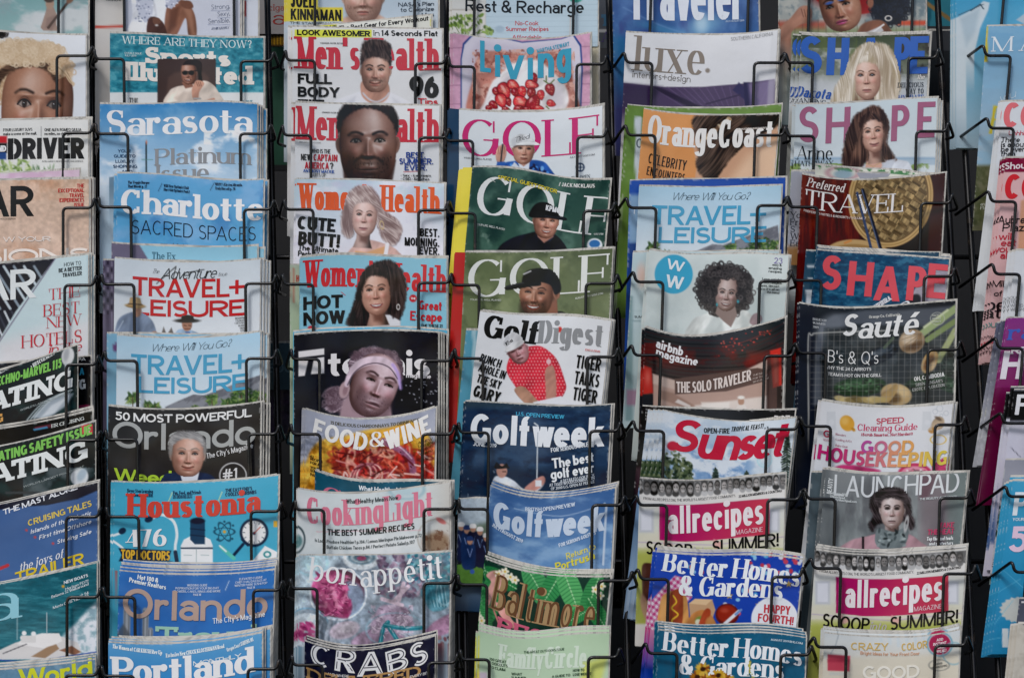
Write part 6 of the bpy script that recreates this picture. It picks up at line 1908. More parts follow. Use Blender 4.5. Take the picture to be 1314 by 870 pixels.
@M("botanical city magazine with flamingo, palm leaves and gold lettering", 8, 623, 717, 783, 740, sag=9, asym=1, skew=-.1, vis=98, res=.9, copies=[(0, -3), (1, -5), (2, -7)])
def _(c):
    c.fill('1f3a30'); c.clouds('16302a', 20, .4, .7, .7)
    rnd = random.Random(4)
    for (x, y, r, a, col) in ((628, 770, 34, 100, '3c8a50'), (640, 742, 26, 30, '2e7a44'), (690, 752, 34, 60, '4a9a5c'), (712, 748, 32, 120, '3a8c50'), (732, 756, 34, 70, '57a864'), (760, 764, 30, 110, '3c8a50'), (768, 790, 26, 60, '2e7a44'), (620, 796, 24, 70, '4a9a5c'), (742, 790, 20, 150, '3a8c50')):
        q = R(a); ux, uy = math.cos(q), math.sin(q)
        c.ell(x, y, r, r * .42, col, 1, .8, a); c.line([(x - ux * r, y - uy * r), (x + ux * r, y + uy * r)], 1.3, 'a8d4a0')
        for k in range(-6, 7):
            bx, by = x + ux * r * k / 7, y + uy * r * k / 7
            w = r * .4 * math.sqrt(max(0, 1 - (k / 7) ** 2))
            for sg in (-1, 1):
                c.line([(bx, by), (bx + sg * -uy * w + ux * 4, by + sg * ux * w + uy * 4)], .8, '1c5a34', .8)
    c.poly([(624, 738), (632, 732), (646, 733), (652, 742), (648, 752), (638, 758), (632, 766), (628, 776), (624, 772), (626, 756), (630, 746)], 'dba298', 1, 1, True)
    c.poly([(636, 772), (648, 780), (658, 796), (664, 800), (660, 806), (652, 802), (640, 786)], 'd8988e', 1, 1, True); c.line([(660, 760), (664, 800)], 2.4, 'e2b0a4'); c.line([(632, 778), (640, 800)], 2, 'c88078')
    for x, y in ((640, 736), (648, 733), (655, 740), (661, 744), (648, 742), (613, 790), (618, 796), (764, 756), (770, 764), (772, 752)):
        for k in range(5):
            c.ell(x + 3 * math.cos(k * 1.257), y + 3 * math.sin(k * 1.257), 2.6, 1.8, 'e8e4cc', 1, .6, k * 72)
        c.ell(x, y, 1.4, 1.4, 'd8b040')
    c.t('Baltimore', 628, 760, 801, 46, 'dl', 'a88a64', 5, 1.3); c.t('Baltimore', 629.5, 761, 800, 45, 'in', '6a4a34', 5, 2.2)
    c.t('BEST', 636, 716, 823, 19, 'slab', 'c8607a', 6)


@M("pale mint family magazine with faint white title, foot of the fourth column", 9, 614, 809, 782, 812, sag=7, asym=3, skew=-.03, vis=66, res=1.4, copies=[(1, -4), (0, -7), (-4, 3)])
def _(c):
    c.vg(810, 880, 'b5cfae', 'bdd4b6'); c.poly([(748, 850), (762, 846), (780, 842), (770, 880), (744, 880)], 'd8dc6a', .8, 5)
    c.t('FamilyCircle', 639, 752, 858, 28, 'sfb', 'd6e4d2', 3, .9); c.t('THE GREAT OUTDOORS ISSUE', 672, 724, 836.5, 3.2, 'sb', '44604a')
    c.lines(['100 GREAT', 'COOKOUTS', 'TO CLAIM'], 628, 849, 5, 3.6, 'sb', '33503a', .9); c.lines(['WHAT', 'SUMMER'], 656, 866, 5, 3.4, 'sb', '33503a'); c.lines(['HOW TO', 'LOSE WEIGHT'], 735, 861, 5, 3.4, 'sb', '33503a', .8); c.lines(['A GUIDE TO'], 708, 868, 5, 3.2, 'sb', '33503a')
    c.rect(604, 862, 625, 890, 'c8b4c8', .9, 2); c.rect(611, 815, 615, 890, 'd8d040', .9)


# ---------------------------------------------------------------- fifth column
@M("deep blue travel magazine with tall condensed white title over glowing ocean", 0, 785, -70, 972, -72, sag=3, vis=160, res=1.2, skew=.015, copies=[(1, 0)], full=270)
def _(c):
    c.vg(-30, 50, '3f5188', '3a6296')
    c.clouds('5c80b4', 30, .45, .75, .8, 3, .8); c.clouds('3a3f7c', 26, .5, .75, .7, 8, .7)
    c.ell(902, 34, 24, 12, '84b4d0', .7, 9, -20); c.ell(900, 30, 8, 12, 'c0d8e4', .7, 6); c.ell(850, 38, 30, 5, '4a90b4', .5, 5, 14)
    c.line([(800, 10), (840, 30), (880, 44)], 1, '7a9cc8', .6, 2, True)
    c.rect(770, 46, 806, 140, '2f6c94', .6, 8); c.rect(770, 100, 812, 240, '3a3358', .8, 12)
    c.t('Traveler', 806, 955, 27, 68, 'sx', 'dfe4ec', .5, .55)
    c.t('JULY/AUGUST 2019', 931, 955, 28.5, 2.4, 'sm', 'b8c8dc')


@M("white design magazine with grey serif title and purple timber roof", 1, 803, 42, 998, 39, sag=5, asym=-1, skew=-.045, vis=102, res=1.1, copies=[(2, 1)])
def _(c):
    c.fill('dcdddf'); c.vg(39, 150, 'dfe0e2', 'd5d6da')
    c.poly([(780, 106), (804, 107), (850, 112), (900, 112), (950, 108), (994, 102), (1010, 160), (780, 160)], '4e405e', 1, .8)
    c.poly([(800, 107), (850, 112), (830, 140), (796, 140)], '332842', .8, 4)
    for k in range(16):
        c.line([(836 + k * 10, 112), (878 + k * 6.4, 138)], .8, '6c5a7e', .8)
    c.poly([(834, 112), (848, 113), (906, 140), (888, 140)], '2c2438', .9, 1.5); c.poly([(948, 106), (976, 130), (970, 140), (940, 116)], '2e2a52', .9, 1.2); c.poly([(954, 106), (962, 106), (962, 140), (956, 140)], '272348', 1, 1)
    c.poly([(960, 108), (994, 102), (992, 140), (964, 140)], '8d80a4', .7, 3); c.line([(906, 134), (950, 122)], 2, '3a2f4a')
    c.poly([(990, 40), (1000, 40), (994, 140), (984, 140)], 'c9cacc', .4, 2)
    c.t('luxe', 813, 903, 94, 45, 'dl', '8b8177', 2, 1.1); c.ell(908, 91, 3, 3, '8b8177'); c.t('interiors+design', 811, 886, 103, 8.5, 'sl', '6e6862', 3, 1.2)
    c.t('SOUTHERN CALIFORNIA', 938, 992, 50, 4.6, 'sr', '9a9a9c', -2)


@M("plain green magazine framing the orange braided hair magazine from behind", 1.8, 805, 135, 1003, 134, sag=5, vis=115, res=3, back=.002, skew=-.06, copies=[(-2, 4)])
def _(c):
    c.fill('6a8a44'); c.grain(.08, 4); c.rect(815, 151, 823, 300, 'cad4dc', 1); c.t('C', 816, 824, 190, 12, 'sm', '6a7480')


@M("orange magazine with dark braided hair, headlined celebrity encounters", 2, 826, 140, 1000, 147, sag=5, asym=1, skew=-.085, vis=92, res=.85, th=.0018)
def _(c):
    c.fill('dc9a60'); c.clouds('cf8c52', 50, .4, .7, .6)
    c.poly([(890, 150), (1010, 146), (1010, 240), (890, 240), (894, 214), (890, 190)], 'c79c7e', 1, 1)
    i, al = c.poly([(930, 240), (960, 200), (990, 180), (1010, 176), (1010, 240)], 'e2c2a4', .8, 9)
    c.hair([(889, 152), (906, 148), (960, 146), (1004, 146), (1002, 158), (988, 168), (968, 178), (950, 192), (936, 206), (928, 218), (914, 236), (900, 226), (893, 212), (896, 194), (890, 172)], '1e1815', '6c564a', 132, 5, 1.6, 22)
    c.poly([(954, 146), (1002, 145), (998, 160), (972, 170), (958, 160)], '181310', .8, 5)
    for k in range(13):
        x, y = 936 - k * 3.1, 153 + k * 2.4
        c.ell(x, y, 3.6, 2.2, ['b49878', 'd8c4a8', '6a5240'][k % 3], .9, .8, 40 + 60 * (k % 2))
    c.t('OrangeCoast', 830, 991, 190, 36, 'sfb', 'e6e4e0', 0, .85); c.t('THE MAGAZINE OF ORANGE COUNTY', 945, 984, 166.5, 2.4, 'sm', 'd8d0c8', -2)
    c.t('CELEBRITY', 831, 880, 215, 13, 'sr', '2b2420', 5); c.t('ENCOUNTERS', 829, 878, 230, 11, 'sr', '2b2420', 5)
    c.ell(896, 229, 3, 2, 'c8a088')


@M("royal blue magazine framing the pale blue travel issue from behind", 2.75, 808, 232, 1008, 228, sag=0, vis=115, res=3, back=.002, skew=-.03)
def _(c):
    c.fill('2d52a4'); c.rect(806, 250, 822, 312, '86a8c8', 1, 4); c.t('T', 810, 818, 275, 8, 'sm', 'd0dcea'); c.rect(806, 312, 822, 400, '2a4684')


@M("pale blue travel magazine with script line, blue title and palms, in front of royal blue", 3, 820, 239, 1003, 238, sag=2, skew=-.05, vis=98, res=1.0, th=.0016)
def _(c):
    palms_cover(c, 818, 236, .98)
    c.t('Where Will You Go?', 861, 963, 257, 9.5, 'scr', '2c3c48')


@M("white magazine with pale lettering edge left of the curly haired portrait", 3.7, 812, 324, 1000, 322, sag=0, vis=210, full=225, res=2.4, back=.003, skew=-.06)
def _(c):
    c.fill('b5c8cc'); c.ell(823, 354, 6, 14, 'd8b4a4', .8, 4)
    for y, w in ((366, 10), (398, 10), (412, 8)):
        c.line([(805, y), (822, y)], 1, '8ca0a6')
    c.t('SUM', 814, 824, 408, 3, 'sb', '4a5458'); c.rect(802, 380, 812, 540, '7f9a9e', 1, 2); c.rect(804, 500, 818, 520, 'a06c88', .7, 2)


@M("pale mint magazine with round blue badge and laughing woman with dark curls", 4, 833, 321, 1012, 328, sag=2, asym=2, skew=-.07, vis=116, res=.85, copies=[(-4, 2), (2, 0), (3, 1)])
def _(c):
    c.vg(320, 430, 'c9d3d0', 'b9c5c4'); c.clouds('d6dedb', 50, .4, .7, .7, 4)
    c.ell(864.5, 352, 24.5, 25, '3fa3c6'); c.t('W', 854, 877, 347, 13, 'sx', 'e2eaec', 8, .8); c.t('W', 853, 876, 370, 16, 'sx', 'e2eaec', 5, .8)
    c.poly([(884, 438), (888, 412), (902, 404), (920, 398), (950, 396), (964, 404), (972, 418), (976, 440)], 'd6dad6', 1, 1.2, True)
    c.poly([(900, 430), (916, 404), (926, 408), (930, 432)], 'b4bcba', .7, 3); c.poly([(950, 432), (952, 402), (960, 410), (962, 432)], 'b8c0be', .7, 3)
    c.curls(930, 372, 37, 34, '221f20', '7c7472', 420, (2, 4.4), 4)
    c.poly([(922, 388), (942, 388), (946, 404), (938, 420), (928, 412), (918, 402)], '8c7a74', 1, 1)
    c.face(933, 376, 14.5, 'b8a29a', amb=.55, tilt=6, turn=-.05, lx=-.1, smile=2.1, chin=1.62, top=1.5, brow='2a2422', iris='1c1818', lip='8a5a58', lid=.075, ears=False, jaw=.5)
    c.curls(912, 362, 10, 20, '221f20', '7c7472', 60, (2, 3.6), 5); c.curls(955, 372, 9, 22, '221f20', '7c7472', 60, (2, 3.6), 6); c.curls(930, 350, 20, 8, '221f20', '7c7472', 60, (2, 3.6), 7)
    c.ell(947, 387, 1.4, 2, '3a9aa8'); c.ell(920, 391, 1.2, 2, '3a9aa8')
    c.poly([(966, 404), (974, 402), (978, 410), (970, 418), (962, 414)], '8a7478', .9, 1, True)
    c.t('23', 993, 1004, 338.5, 7.6, 'sr', '7c6aa8')
    for k, (tx, a, b) in enumerate((('easy &', 991, 1003), ('amazing', 986, 1003), ('recipes', 986, 1003), ('', 0, 1), ('Lose weight', 978, 1003), ('with bagels', 980, 1003), ('tacos, dessert', 974, 1000), ("more-it's all on", 971, 1000), ('the menu!', 984, 1000))):
        if tx:
            c.t(tx, a, b, 341.5 + k * 4.2 + (k > 3) * 1.5, 3, 'sb', '3a4040')


@M("dark travel magazine with red lantern street scene headlined solo traveler", 5, 827, 420, 1007, 408, sag=16, asym=2, skew=-.03, vis=108, res=.9, copies=[(2, -1), (-3, 2)])
def _(c):
    c.fill('1d2026'); c.vg(415, 540, '20272c', '5a4038')
    for k in range(12):
        c.line([(824, 424 + k * 5), (880, 436 + k * 5), (960, 434 + k * 5), (1010, 412 + k * 5)], 1.2, ['3a2428', '111418', '44201f'][k % 3], .8, 1, True)
    c.clouds('6a1c1c', 26, .5, .75, .7, 5, 1.5, box=(820, 440, 1010, 480)); c.rect(960, 452, 1000, 466, 'a82820', .5, 8); c.rect(845, 452, 890, 470, '8a2018', .5, 9)
    c.poly([(838, 480), (880, 492), (930, 488), (984, 462), (984, 540), (838, 540)], 'b4978a', 1, 1.5)
    c.poly([(838, 480), (880, 492), (930, 488), (984, 462), (984, 474), (930, 500), (880, 504), (838, 492)], 'cdb8ac', .8, 2)
    c.poly([(846, 500), (864, 504), (890, 520), (880, 524), (848, 512)], '8a6c5e', .7, 2); c.poly([(870, 512), (886, 520), (886, 524), (866, 516)], 'e2dcd8', .8, 1)
    c.poly([(892, 520), (984, 508), (984, 545), (892, 545)], 'd9cdc4', 1, 2); c.rect(900, 516, 936, 530, 'e8e2da', .8, 2); c.ell(951, 515, 4, 5, 'b08a74'); c.poly([(943, 530), (946, 520), (956, 519), (962, 530)], 'ded6ce', 1, 1); c.ell(951, 510, 4.5, 2.4, 'e6e2da')
    c.poly([(866, 486), (972, 472), (982, 474), (978, 490), (932, 502), (866, 506)], '5e4a44', 1, 1)
    c.poly([(988, 450), (1002, 446), (1003, 494), (992, 498)], 'c8342c', 1, 1.5); c.poly([(992, 456), (997, 454), (998, 490), (994, 492)], 'e86a58', .7, 2)
    c.poly([(824, 468), (836, 472), (838, 504), (825, 506)], 'b8302a', 1, 1.5); c.ell(831, 484, 3, 8, 'dc7466', .6, 3); c.rect(824, 506, 838, 530, '26282c'); c.poly([(984, 460), (1000, 456), (1000, 540), (984, 540)], '55423e', .6, 2); c.rect(997, 496, 1008, 540, '2c2624', .9)
    rnd = random.Random(3)
    c.line([(930, 444), (950, 440), (972, 432), (990, 424)], .8, '8a3026', .8, .6, True)
    for k in range(38):
        t = rnd.random()
        c.ell(924 + t * 66 + rnd.gauss(0, 3), 445 - t * 20 + rnd.gauss(0, 4) + (8 if rnd.random() < .4 and t < .7 else 0), 1.1, .8, rnd.choice(['c83a30', 'e05a48', '9a2820']), .9, .6)
    c.t('airbnb', 841, 876, 452, 12, 'sb', 'e6e4e4', 8); c.t('magazine', 841, 895, 464.5, 11, 'sb', 'e6e4e4', 7)
    c.t('THE SOLO TRAVELER', 868, 964, 500, 14, 'sb', 'dccfc8', -3, .85)
    c.lines(['THE ISSUE', 'FOR THOSE', 'WHO ROAM'], 966, 481, 4, 2.6, 'sm', 'b8a8a0')


@M("black magazine edge framing the tropical feast outdoor magazine", 5.8, 824, 521, 1020, 526, sag=2, vis=110, res=2.4, back=.003, skew=-.10)
def _(c):
    c.fill('201e20'); c.t('DOZ', 993, 1013, 541, 8, 'sx', 'd8d4d0'); c.lines(['THE', 'BEST', 'NEW', 'IDEAS'], 828, 527, 4, 2.6, 'sm', '9a9a9a'); c.rect(816, 600, 834, 640, '4a343c', .8, 4)


@M("lake sky magazine with red brush title over pine trees", 6, 850, 526, 1021, 536, sag=9, skew=-.12, vis=106, res=.9, copies=[(-6, 0), (-12, 0), (-17, 0), (3, 2)], th=.0018)
def _(c):
    c.vg(526, 630, 'c9d6e0', '7ea0c6'); c.clouds('5f88b8', 34, .42, .62, .95, 5, 1.3, box=(830, 570, 1025, 650)); c.clouds('dbe2e8', 22, .46, .66, .95, 9, 1.4); c.hg(940, 1000, 'd0dce4', 0, .7)
    c.poly([(960, 560), (1022, 540), (1020, 640), (970, 640)], 'd8e0e4', .6, 12)
    rnd = random.Random(7)
    for (x0, x1, yt, n) in ((838, 888, 574, 330),):
        for k in range(n):
            x = rnd.uniform(x0, x1); top = yt + abs(x - 862) * .9 + rnd.uniform(-5, 8); y = rnd.uniform(top, 624)
            c.ell(x, y, rnd.uniform(1.6, 4), rnd.uniform(1, 2.2), rnd.choice(['2c3c2a', '44543a', '5f6c4c', '1c2a20', '768060']), .9, .7, rnd.uniform(0, 180))

    def pine(x, yt, yb, w, cs):
        c.line([(x, yt), (x, yb)], 1.4, '2a2c28')
        y = yt + 2
        while y < yb:
            f = (y - yt) / (yb - yt)
            for sg in (-1, 1):
                L = w * f * rnd.uniform(.6, 1.1) + 1.5
                c.line([(x, y - 1), (x + sg * L * .6, y + L * .18), (x + sg * L, y + L * .42)], 2.0, rnd.choice(cs), .9, .8)
                if rnd.random() < .6:
                    c.ell(x + sg * L * .5, y + 2, 2.4, 1.3, rnd.choice(cs), .9, .7, sg * 25)
            y += 3.2
    pine(1010, 556, 640, 15, ['1e2a26', '2c3a32', '3c4a3c', '141e1c']); pine(918, 600, 636, 11, ['24302a', '33443a', '1a2622']); pine(958, 604, 640, 8, ['2c3a30', '3c4c3e']);
    c.ell(981, 590, 9, 9, 'a8d4dc', .7, .8, ring=2); c.ell(981, 590, 6, 6, 'a8d4dc', .6, 1, ring=1.4)
    c.t('S', 856, 898, 580, 42, 'scb', 'c02440', 0, 1.0); c.t('unset', 892, 1013, 590, 46, 'scb', 'c02440', -2, .9); c.ell(863, 572, 7, 6, 'c02440')
    c.t('OPEN-FIRE', 903, 936, 556, 6.6, 'sb', '20262a', -4); c.t('TROPICAL FEAST!', 938, 980, 552, 6.2, 'si', '20262a', -6); c.t('p. 76', 981, 986, 550, 3, 'sm', '20262a')
    c.t('SIMPLE S', 918, 944, 539, 4, 'sb', 'c8a07c', 3)


def crowd(c, box, seed=2):
    """strip of small black and white portrait photographs"""
    x0, x1, f, h, bw = box
    rnd = random.Random(seed)
    x = x0
    c.poly([(x0, f(x0)), ((x0 + x1) / 2, f((x0 + x1) / 2)), (x1, f(x1)), (x1, f(x1) + h), ((x0 + x1) / 2, f((x0 + x1) / 2) + h), (x0, f(x0) + h)], '6a6a6a', 1, .8)
    while x < x1 - 6:
        w = rnd.uniform(7, 10)
        y = f(x + w / 2)
        g = rnd.uniform(.15, .75); tn = rnd.uniform(.4, .8); hr = rnd.uniform(.05, .35)
        c.rect(x, y + .5, x + w, y + h - .5, (g, g, g), 1, .6)
        cx = x + w / 2
        dy = rnd.uniform(-.06, .10) * h; hw = w * rnd.uniform(.32, .42)
        c.ell(cx, y + h * .98, w * .5, h * .24, (rnd.uniform(.08, .85),) * 3, 1, .7)
        c.ell(cx, y + h * .44 + dy, hw * rnd.uniform(1.15, 1.45), h * rnd.uniform(.36, .46), (hr,) * 3, 1, .7)
        c.ell(cx + rnd.uniform(-.4, .4), y + h * .54 + dy, hw, h * .34, (tn, tn * .97, tn * .95), 1, .7)
        c.ell(cx + hw * .5, y + h * .58 + dy, hw * .4, h * .26, (tn * .75,) * 3, .5, 1)
        c.line([(cx - 1.3, y + h * .68 + dy), (cx + 1.3, y + h * .68 + dy)], 1.0, (min(1, tn * 1.3),) * 3 if rnd.random() < .6 else (tn * .5,) * 3)
        for sg in (-1, 1):
            c.ell(cx + sg * hw * .42, y + h * .48 + dy, .8, .6, (.08, .08, .08), .95, .4)
        x += w


def recipes(c, x0, x1, ytop, tilt):
    """cover with the portrait strip, the magenta name block and the summer headline"""
    W = x1 - x0
    f = lambda x: ytop + 1 + tilt * (x - x0) / W + c.sag * 4 * ((x - x0) / W) * (1 - (x - x0) / W) + c.asym * math.sin(2 * math.pi * (x - x0) / W)
    g = lambda x: x0 + x * W
    c.vg(ytop + 14, ytop + 110, 'd5d5d8', 'cdd2b8')
    c.rect(x0 - 20, ytop + 70, x1 + 20, ytop + 96, 'd2cfbc', 1, 6); c.rect(x0 - 20, ytop + 92, x1 + 20, ytop + 300, 'a8ae58', 1, 8)
    for k in (.0, .86):
        c.rect(g(k), ytop + 40, g(k + .10), ytop + 70, 'b9bdc8', .8, 2); c.rect(g(k + .015), ytop + 43, g(k + .085), ytop + 67, 'd8dae2', .9, 1)
    c.poly([(x0 - 20, ytop - 20), (x1 + 20, ytop - 20), (x1 + 20, f(x1) + 28), (g(.5), f(g(.5)) + 30), (x0 - 20, f(x0) + 30)], 'dcdad6', 1, .8)
    crowd(c, (x0 - 2, x1 + 2, f, 16, 9), int(x0))
    b0, b1 = g(.14), g(.89)
    F = lambda x: f(x) + 30
    P = [(b0, F(b0)), (g(.32), F(g(.32))), (g(.5), F(g(.5))), (g(.7), F(g(.7))), (b1, F(b1)), (b1, F(b1) + 46), (g(.7), F(g(.7)) + 46), (g(.5), F(g(.5)) + 47), (g(.32), F(g(.32)) + 47), (b0, F(b0) + 46)]
    i, al = c.poly(P, 'a81c60', 1, .7)
    k = np.clip((c.x[i] - b0) / (b1 - b0), 0, 1)[:, None]
    c.img[i] = c.img[i] * (1 - al[:, None]) + (rgb('a51a62') * (1 - k) + rgb('c44052') * k) * al[:, None]
    c.line([(x0 - 10, f(x0) + 81), (g(.5), f(g(.5)) + 83), (x1 + 10, f(x1) + 79)], 1.4, 'b4a4bc', .8)
    c.t('FROM ALLRECIPES.COM, THE WORLD\'S LARGEST FOOD COMMUNITY.', g(.03), g(.66), f(g(.35)) + 25, 3.4, 'sr', '4a4a4e', -1); c.t('22 MILLION MEMBERS & COUNTING!', g(.68), g(.975), f(g(.83)) + 24, 3.2, 'sb', '3a3a3e', -3)
    c.t('allrecipes', g(.20), g(.85), F(g(.5)) + 34, 36, 'sm', 'e8e0e2', -2.5, .95); c.t('MAGAZINE', g(.66), g(.845), F(g(.75)) + 42, 6, 'sr', 'dcc0c8', -2)
    c.t('SCOOP', g(.045), g(.36), F(g(.2)) + 66, 17, 'sb', '1b1b1b', 2, .8); c.t('SUMMER!', g(.50), g(.955), F(g(.72)) + 63, 17, 'sb', '1b1b1b', -2, .8); c.t('into', g(.36), g(.48), F(g(.42)) + 66, 12, 'sfi', 'b8b0b0', 0)
    for x in (.20, .54):
        c.ell(g(x), F(g(x)) + 54, 6, 4, 'd8a8a0', .9, 1, -30); c.ell(g(x) - 4, F(g(x)) + 50, 2, 4, 'd8a8a0', .9, .8, -20)


@M("food magazine with strip of portraits and magenta block, behind the holiday hot dog issue", 7, 821, 613, 1008, 607, sag=5, asym=1.5, skew=-.03, vis=200, full=215, res=1.0, copies=[(1, 1)])
def _(c):
    recipes(c, 820, 1008, 613, -6)
    c.poly([(824, 726), (832, 722), (838, 728), (838, 760), (826, 772), (824, 752)], '4a2f2a', 1, 1.2, True); c.ell(828, 780, 5, 18, 'b8907c', .9, 1.5, -14)
    c.poly([(810, 800), (842, 800), (842, 840), (808, 840)], 'd8d4d8', .9, 2)


def confetti(c, box, n, seed):
    rnd = random.Random(seed)
    for k in range(n):
        c.ell(rnd.uniform(box[0], box[2]), rnd.uniform(box[1], box[3]), rnd.uniform(2, 3.6), rnd.uniform(2, 3.4), rnd.choice(['c8485a', '5ca8d0', 'd8dce4', '8cc0dc', 'b83a4c']), .95, .7)


@M("bright blue home magazine with hot dogs on gingham and happy fourth badge", 8, 842, 708, 1030, 718, sag=-1, asym=2.0, skew=-.10, vis=100, res=.9, copies=[(2, -3), (0, -5), (-3, 0)])
def _(c):
    c.fill('2242a2'); c.clouds('2a4cb0', 40, .4, .7, .6)
    i, al = c.poly([(824, 830), (836, 770), (852, 752), (866, 738), (882, 742), (888, 766), (870, 784), (840, 830)], 'd8c8d4', 1, 1)
    x, y = c.x[i], c.y[i]
    u, v = (x * .8 + y * .6) / 3.2, (-x * .6 + y * .8) / 3.2
    ck = ((np.floor(u) % 2) + (np.floor(v) % 2)) / 2
    c.mix(i, 'b02c6c', ck * .9 * al)
    confetti(c, (962, 712, 1030, 736), 30, 3); confetti(c, (884, 716, 910, 740), 5, 5); confetti(c, (922, 752, 976, 790), 12, 8)
    for x, y in ((1012, 749), (936, 764), (974, 776)):
        q = [(x + (5 if k % 2 == 0 else 2.2) * math.sin(k * .628), y - (5 if k % 2 == 0 else 2.2) * math.cos(k * .628)) for k in range(10)]
        c.poly(q, 'b89a58', 1, .7)
    c.poly([(846, 804), (848, 770), (856, 760), (866, 758), (880, 764), (884, 790), (882, 806)], 'c08a50', 1, 1, True); c.poly([(858, 804), (858, 768), (866, 756), (876, 762), (874, 804)], '8a3e28', 1, 1, True); c.line([(864, 764), (868, 772), (862, 780), (870, 788), (862, 796), (868, 804)], 2, 'e0b83a', 1, .7, True); c.ell(852, 784, 5, 20, 'd8a468', .8, 2)
    c.poly([(884, 774), (892, 768), (914, 769), (918, 782), (912, 800), (886, 796)], 'bd9874', 1, .8); c.poly([(884, 774), (892, 768), (914, 769), (906, 776)], 'd8b890', 1, .8)
    c.poly([(882, 806), (886, 790), (900, 782), (912, 788), (918, 806)], 'b87a44', 1, 1, True); c.ell(900, 796, 8, 6, '6a8c3c', .9, 1.5); c.ell(896, 798, 4, 4, 'dcd8c4', .9, 1); c.poly([(896, 804), (902, 786), (908, 780), (912, 786), (904, 806)], '9a4028', 1, 1, True); c.ell(911, 800, 6, 9, 'b8804a', .9, 1.5)
    c.ell(933, 788, 15, 14, '5c2018', 1, 1); c.ell(933, 787, 12.5, 11, '8e2a1c', 1, 1.4); c.ell(930, 783, 5, 3, 'b85040', .6, 2); c.line([(930, 800), (948, 784)], 4.2, 'd8dade'); c.line([(944, 788), (951, 782)], 3, '6a8ac0')
    c.ell(994, 794, 30, 29, 'dfe2e8', 1, .8)
    c.t('HAPPY', 980, 1014, 787, 11, 'sb', 'c03a48', -2); c.t('FOURTH!', 972, 1018, 799, 10.5, 'sb', 'c03a48', 0)
    c.t('Better Homes', 849, 1026, 741, 25, 'dx', 'e6eaf0', 4, .85); c.t('& Gardens', 870, 1004, 765, 25, 'dx', 'e6eaf0', 1, .85)


@M("teal home magazine with yellow sunflowers at the foot of its column", 9, 844, 808, 1034, 818, sag=-1, asym=2.5, skew=-.03, vis=68, res=1.1, copies=[(0, -3), (-1, -6), (-3, -9)])
def _(c):
    c.fill('1c5a78'); c.clouds('22668a', 40, .4, .7, .6); c.grain(.07, 2.5)
    c.t('AUGUST 2019 BHG.COM', 989, 1030, 823.5, 2.6, 'sb', 'c8d8e0')
    c.t('Better Homes', 850, 1029, 843, 25, 'dx', 'e6eaf0', 4, .85); c.t('& Gardens', 871, 1006, 867, 25, 'dx', 'e6eaf0', 2, .85)
    with c.front():
        rnd = random.Random(3)
        for x, y in ((895, 868), (908, 872), (922, 866), (933, 872), (902, 858), (916, 878)):
            for k in range(14):
                a = k * .449 + rnd.random() * .3
                c.ell(x + 6 * math.cos(a), y + 5 * math.sin(a), 4.2, 1.8, rnd.choice(['c89a30', 'a86a24', 'd8b048', '8c4a20']), 1, .7, math.degrees(a))
            c.ell(x, y, 3.6, 3, '3a2416', 1, .8)
        for k in range(16):
            c.ell(962 + rnd.uniform(-5, 5) * (k / 12), 848 + k * 1.8, 2, 1.3, rnd.choice(['b8b048', '8c8c3c', 'd0c060']), 1, .7)


# ---------------------------------------------------------------- sixth column
@M("magazine with woman in red hat, blue eyeshadow and magenta lips", 0, 998, -110, 1187, -112, sag=3, vis=160, res=.9, skew=.005, copies=[(1, 0)], full=270)
def _(c):
    c.vg(-60, 50, '8a9298', 'a6a8a0'); c.clouds('6a7a80', 18, .45, .65, .9, 3); c.clouds('b8b8b0', 12, .5, .7, .8, 7)
    c.rect(990, 28, 1060, 40, 'a84a38', .8, 4); c.rect(1150, 27, 1190, 33, 'c8482c', .9, 2); c.rect(1000, 36, 1190, 56, '7c8a5c', .7, 5)
    for k in range(20):
        c.line([(1000 + k * 10, 26), (1000 + k * 10, 46)], 1, '5a4a40', .5)
    c.ell(1090, -22, 58, 40, 'a82c28', 1, 1.2, 12); c.ell(1082, -6, 50, 22, '7c1c1c', .8, 8, 12)
    c.curls(1142, 4, 26, 30, '14151a', '3c4252', 300, (2, 4), 4)
    c.poly([(1102, 60), (1104, 34), (1126, 26), (1140, 34), (1150, 60)], '7a5240', 1, 1.5, True)
    c.face(1078, 7, 26, 'b0826a', amb=.55, tilt=-14, turn=-.35, lx=.16, smile=-.2, chin=1.32, top=1.3, brow='241815', iris='201614', lip='b8307c', lid=.07, ears=False, browy=-.32)
    for x in (1066, 1082):
        c.ell(x - 2, 4.5 - (x - 1066) * .3, 5.2, 1.8, '2f5cae', .8, .9, -16)
    c.ell(1064, 7.5, 4, 1.1, '181010', .8, .7, -14); c.ell(1081, 2.5, 4.4, 1.1, '181010', .8, .7, -14)
    c.ell(1117, 4, 4, 7, '8a5c48', 1, 1); c.ell(1140, 24, 4, 3, 'd8d4cc', 1, .7, ring=1.3)
    c.poly([(998, 60), (1002, 36), (1014, 24), (1026, 10), (1036, 8), (1042, 14), (1040, 28), (1028, 32), (1016, 42), (1014, 60)], '9c7260', 1, 1.2, True)
    for k in range(4):
        c.line([(1028 + k * 4, 12 + k), (1031 + k * 3, 22)], .9, '5c3a30', .8)
    c.poly([(1096, 52), (1112, 42), (1130, 34), (1134, 40), (1116, 52)], 'c8ccd0', .9, 1)
    c.line([(1120, 42), (1134, 32)], 2, 'dcdcdc')


def shape_title(c, y, h, col, xs, ys, st='sm'):
    for ch, (a, b), yy in zip('SHAPE', xs, ys):
        c.t(ch, a, b, yy, h, st, col, 0, 1.05)


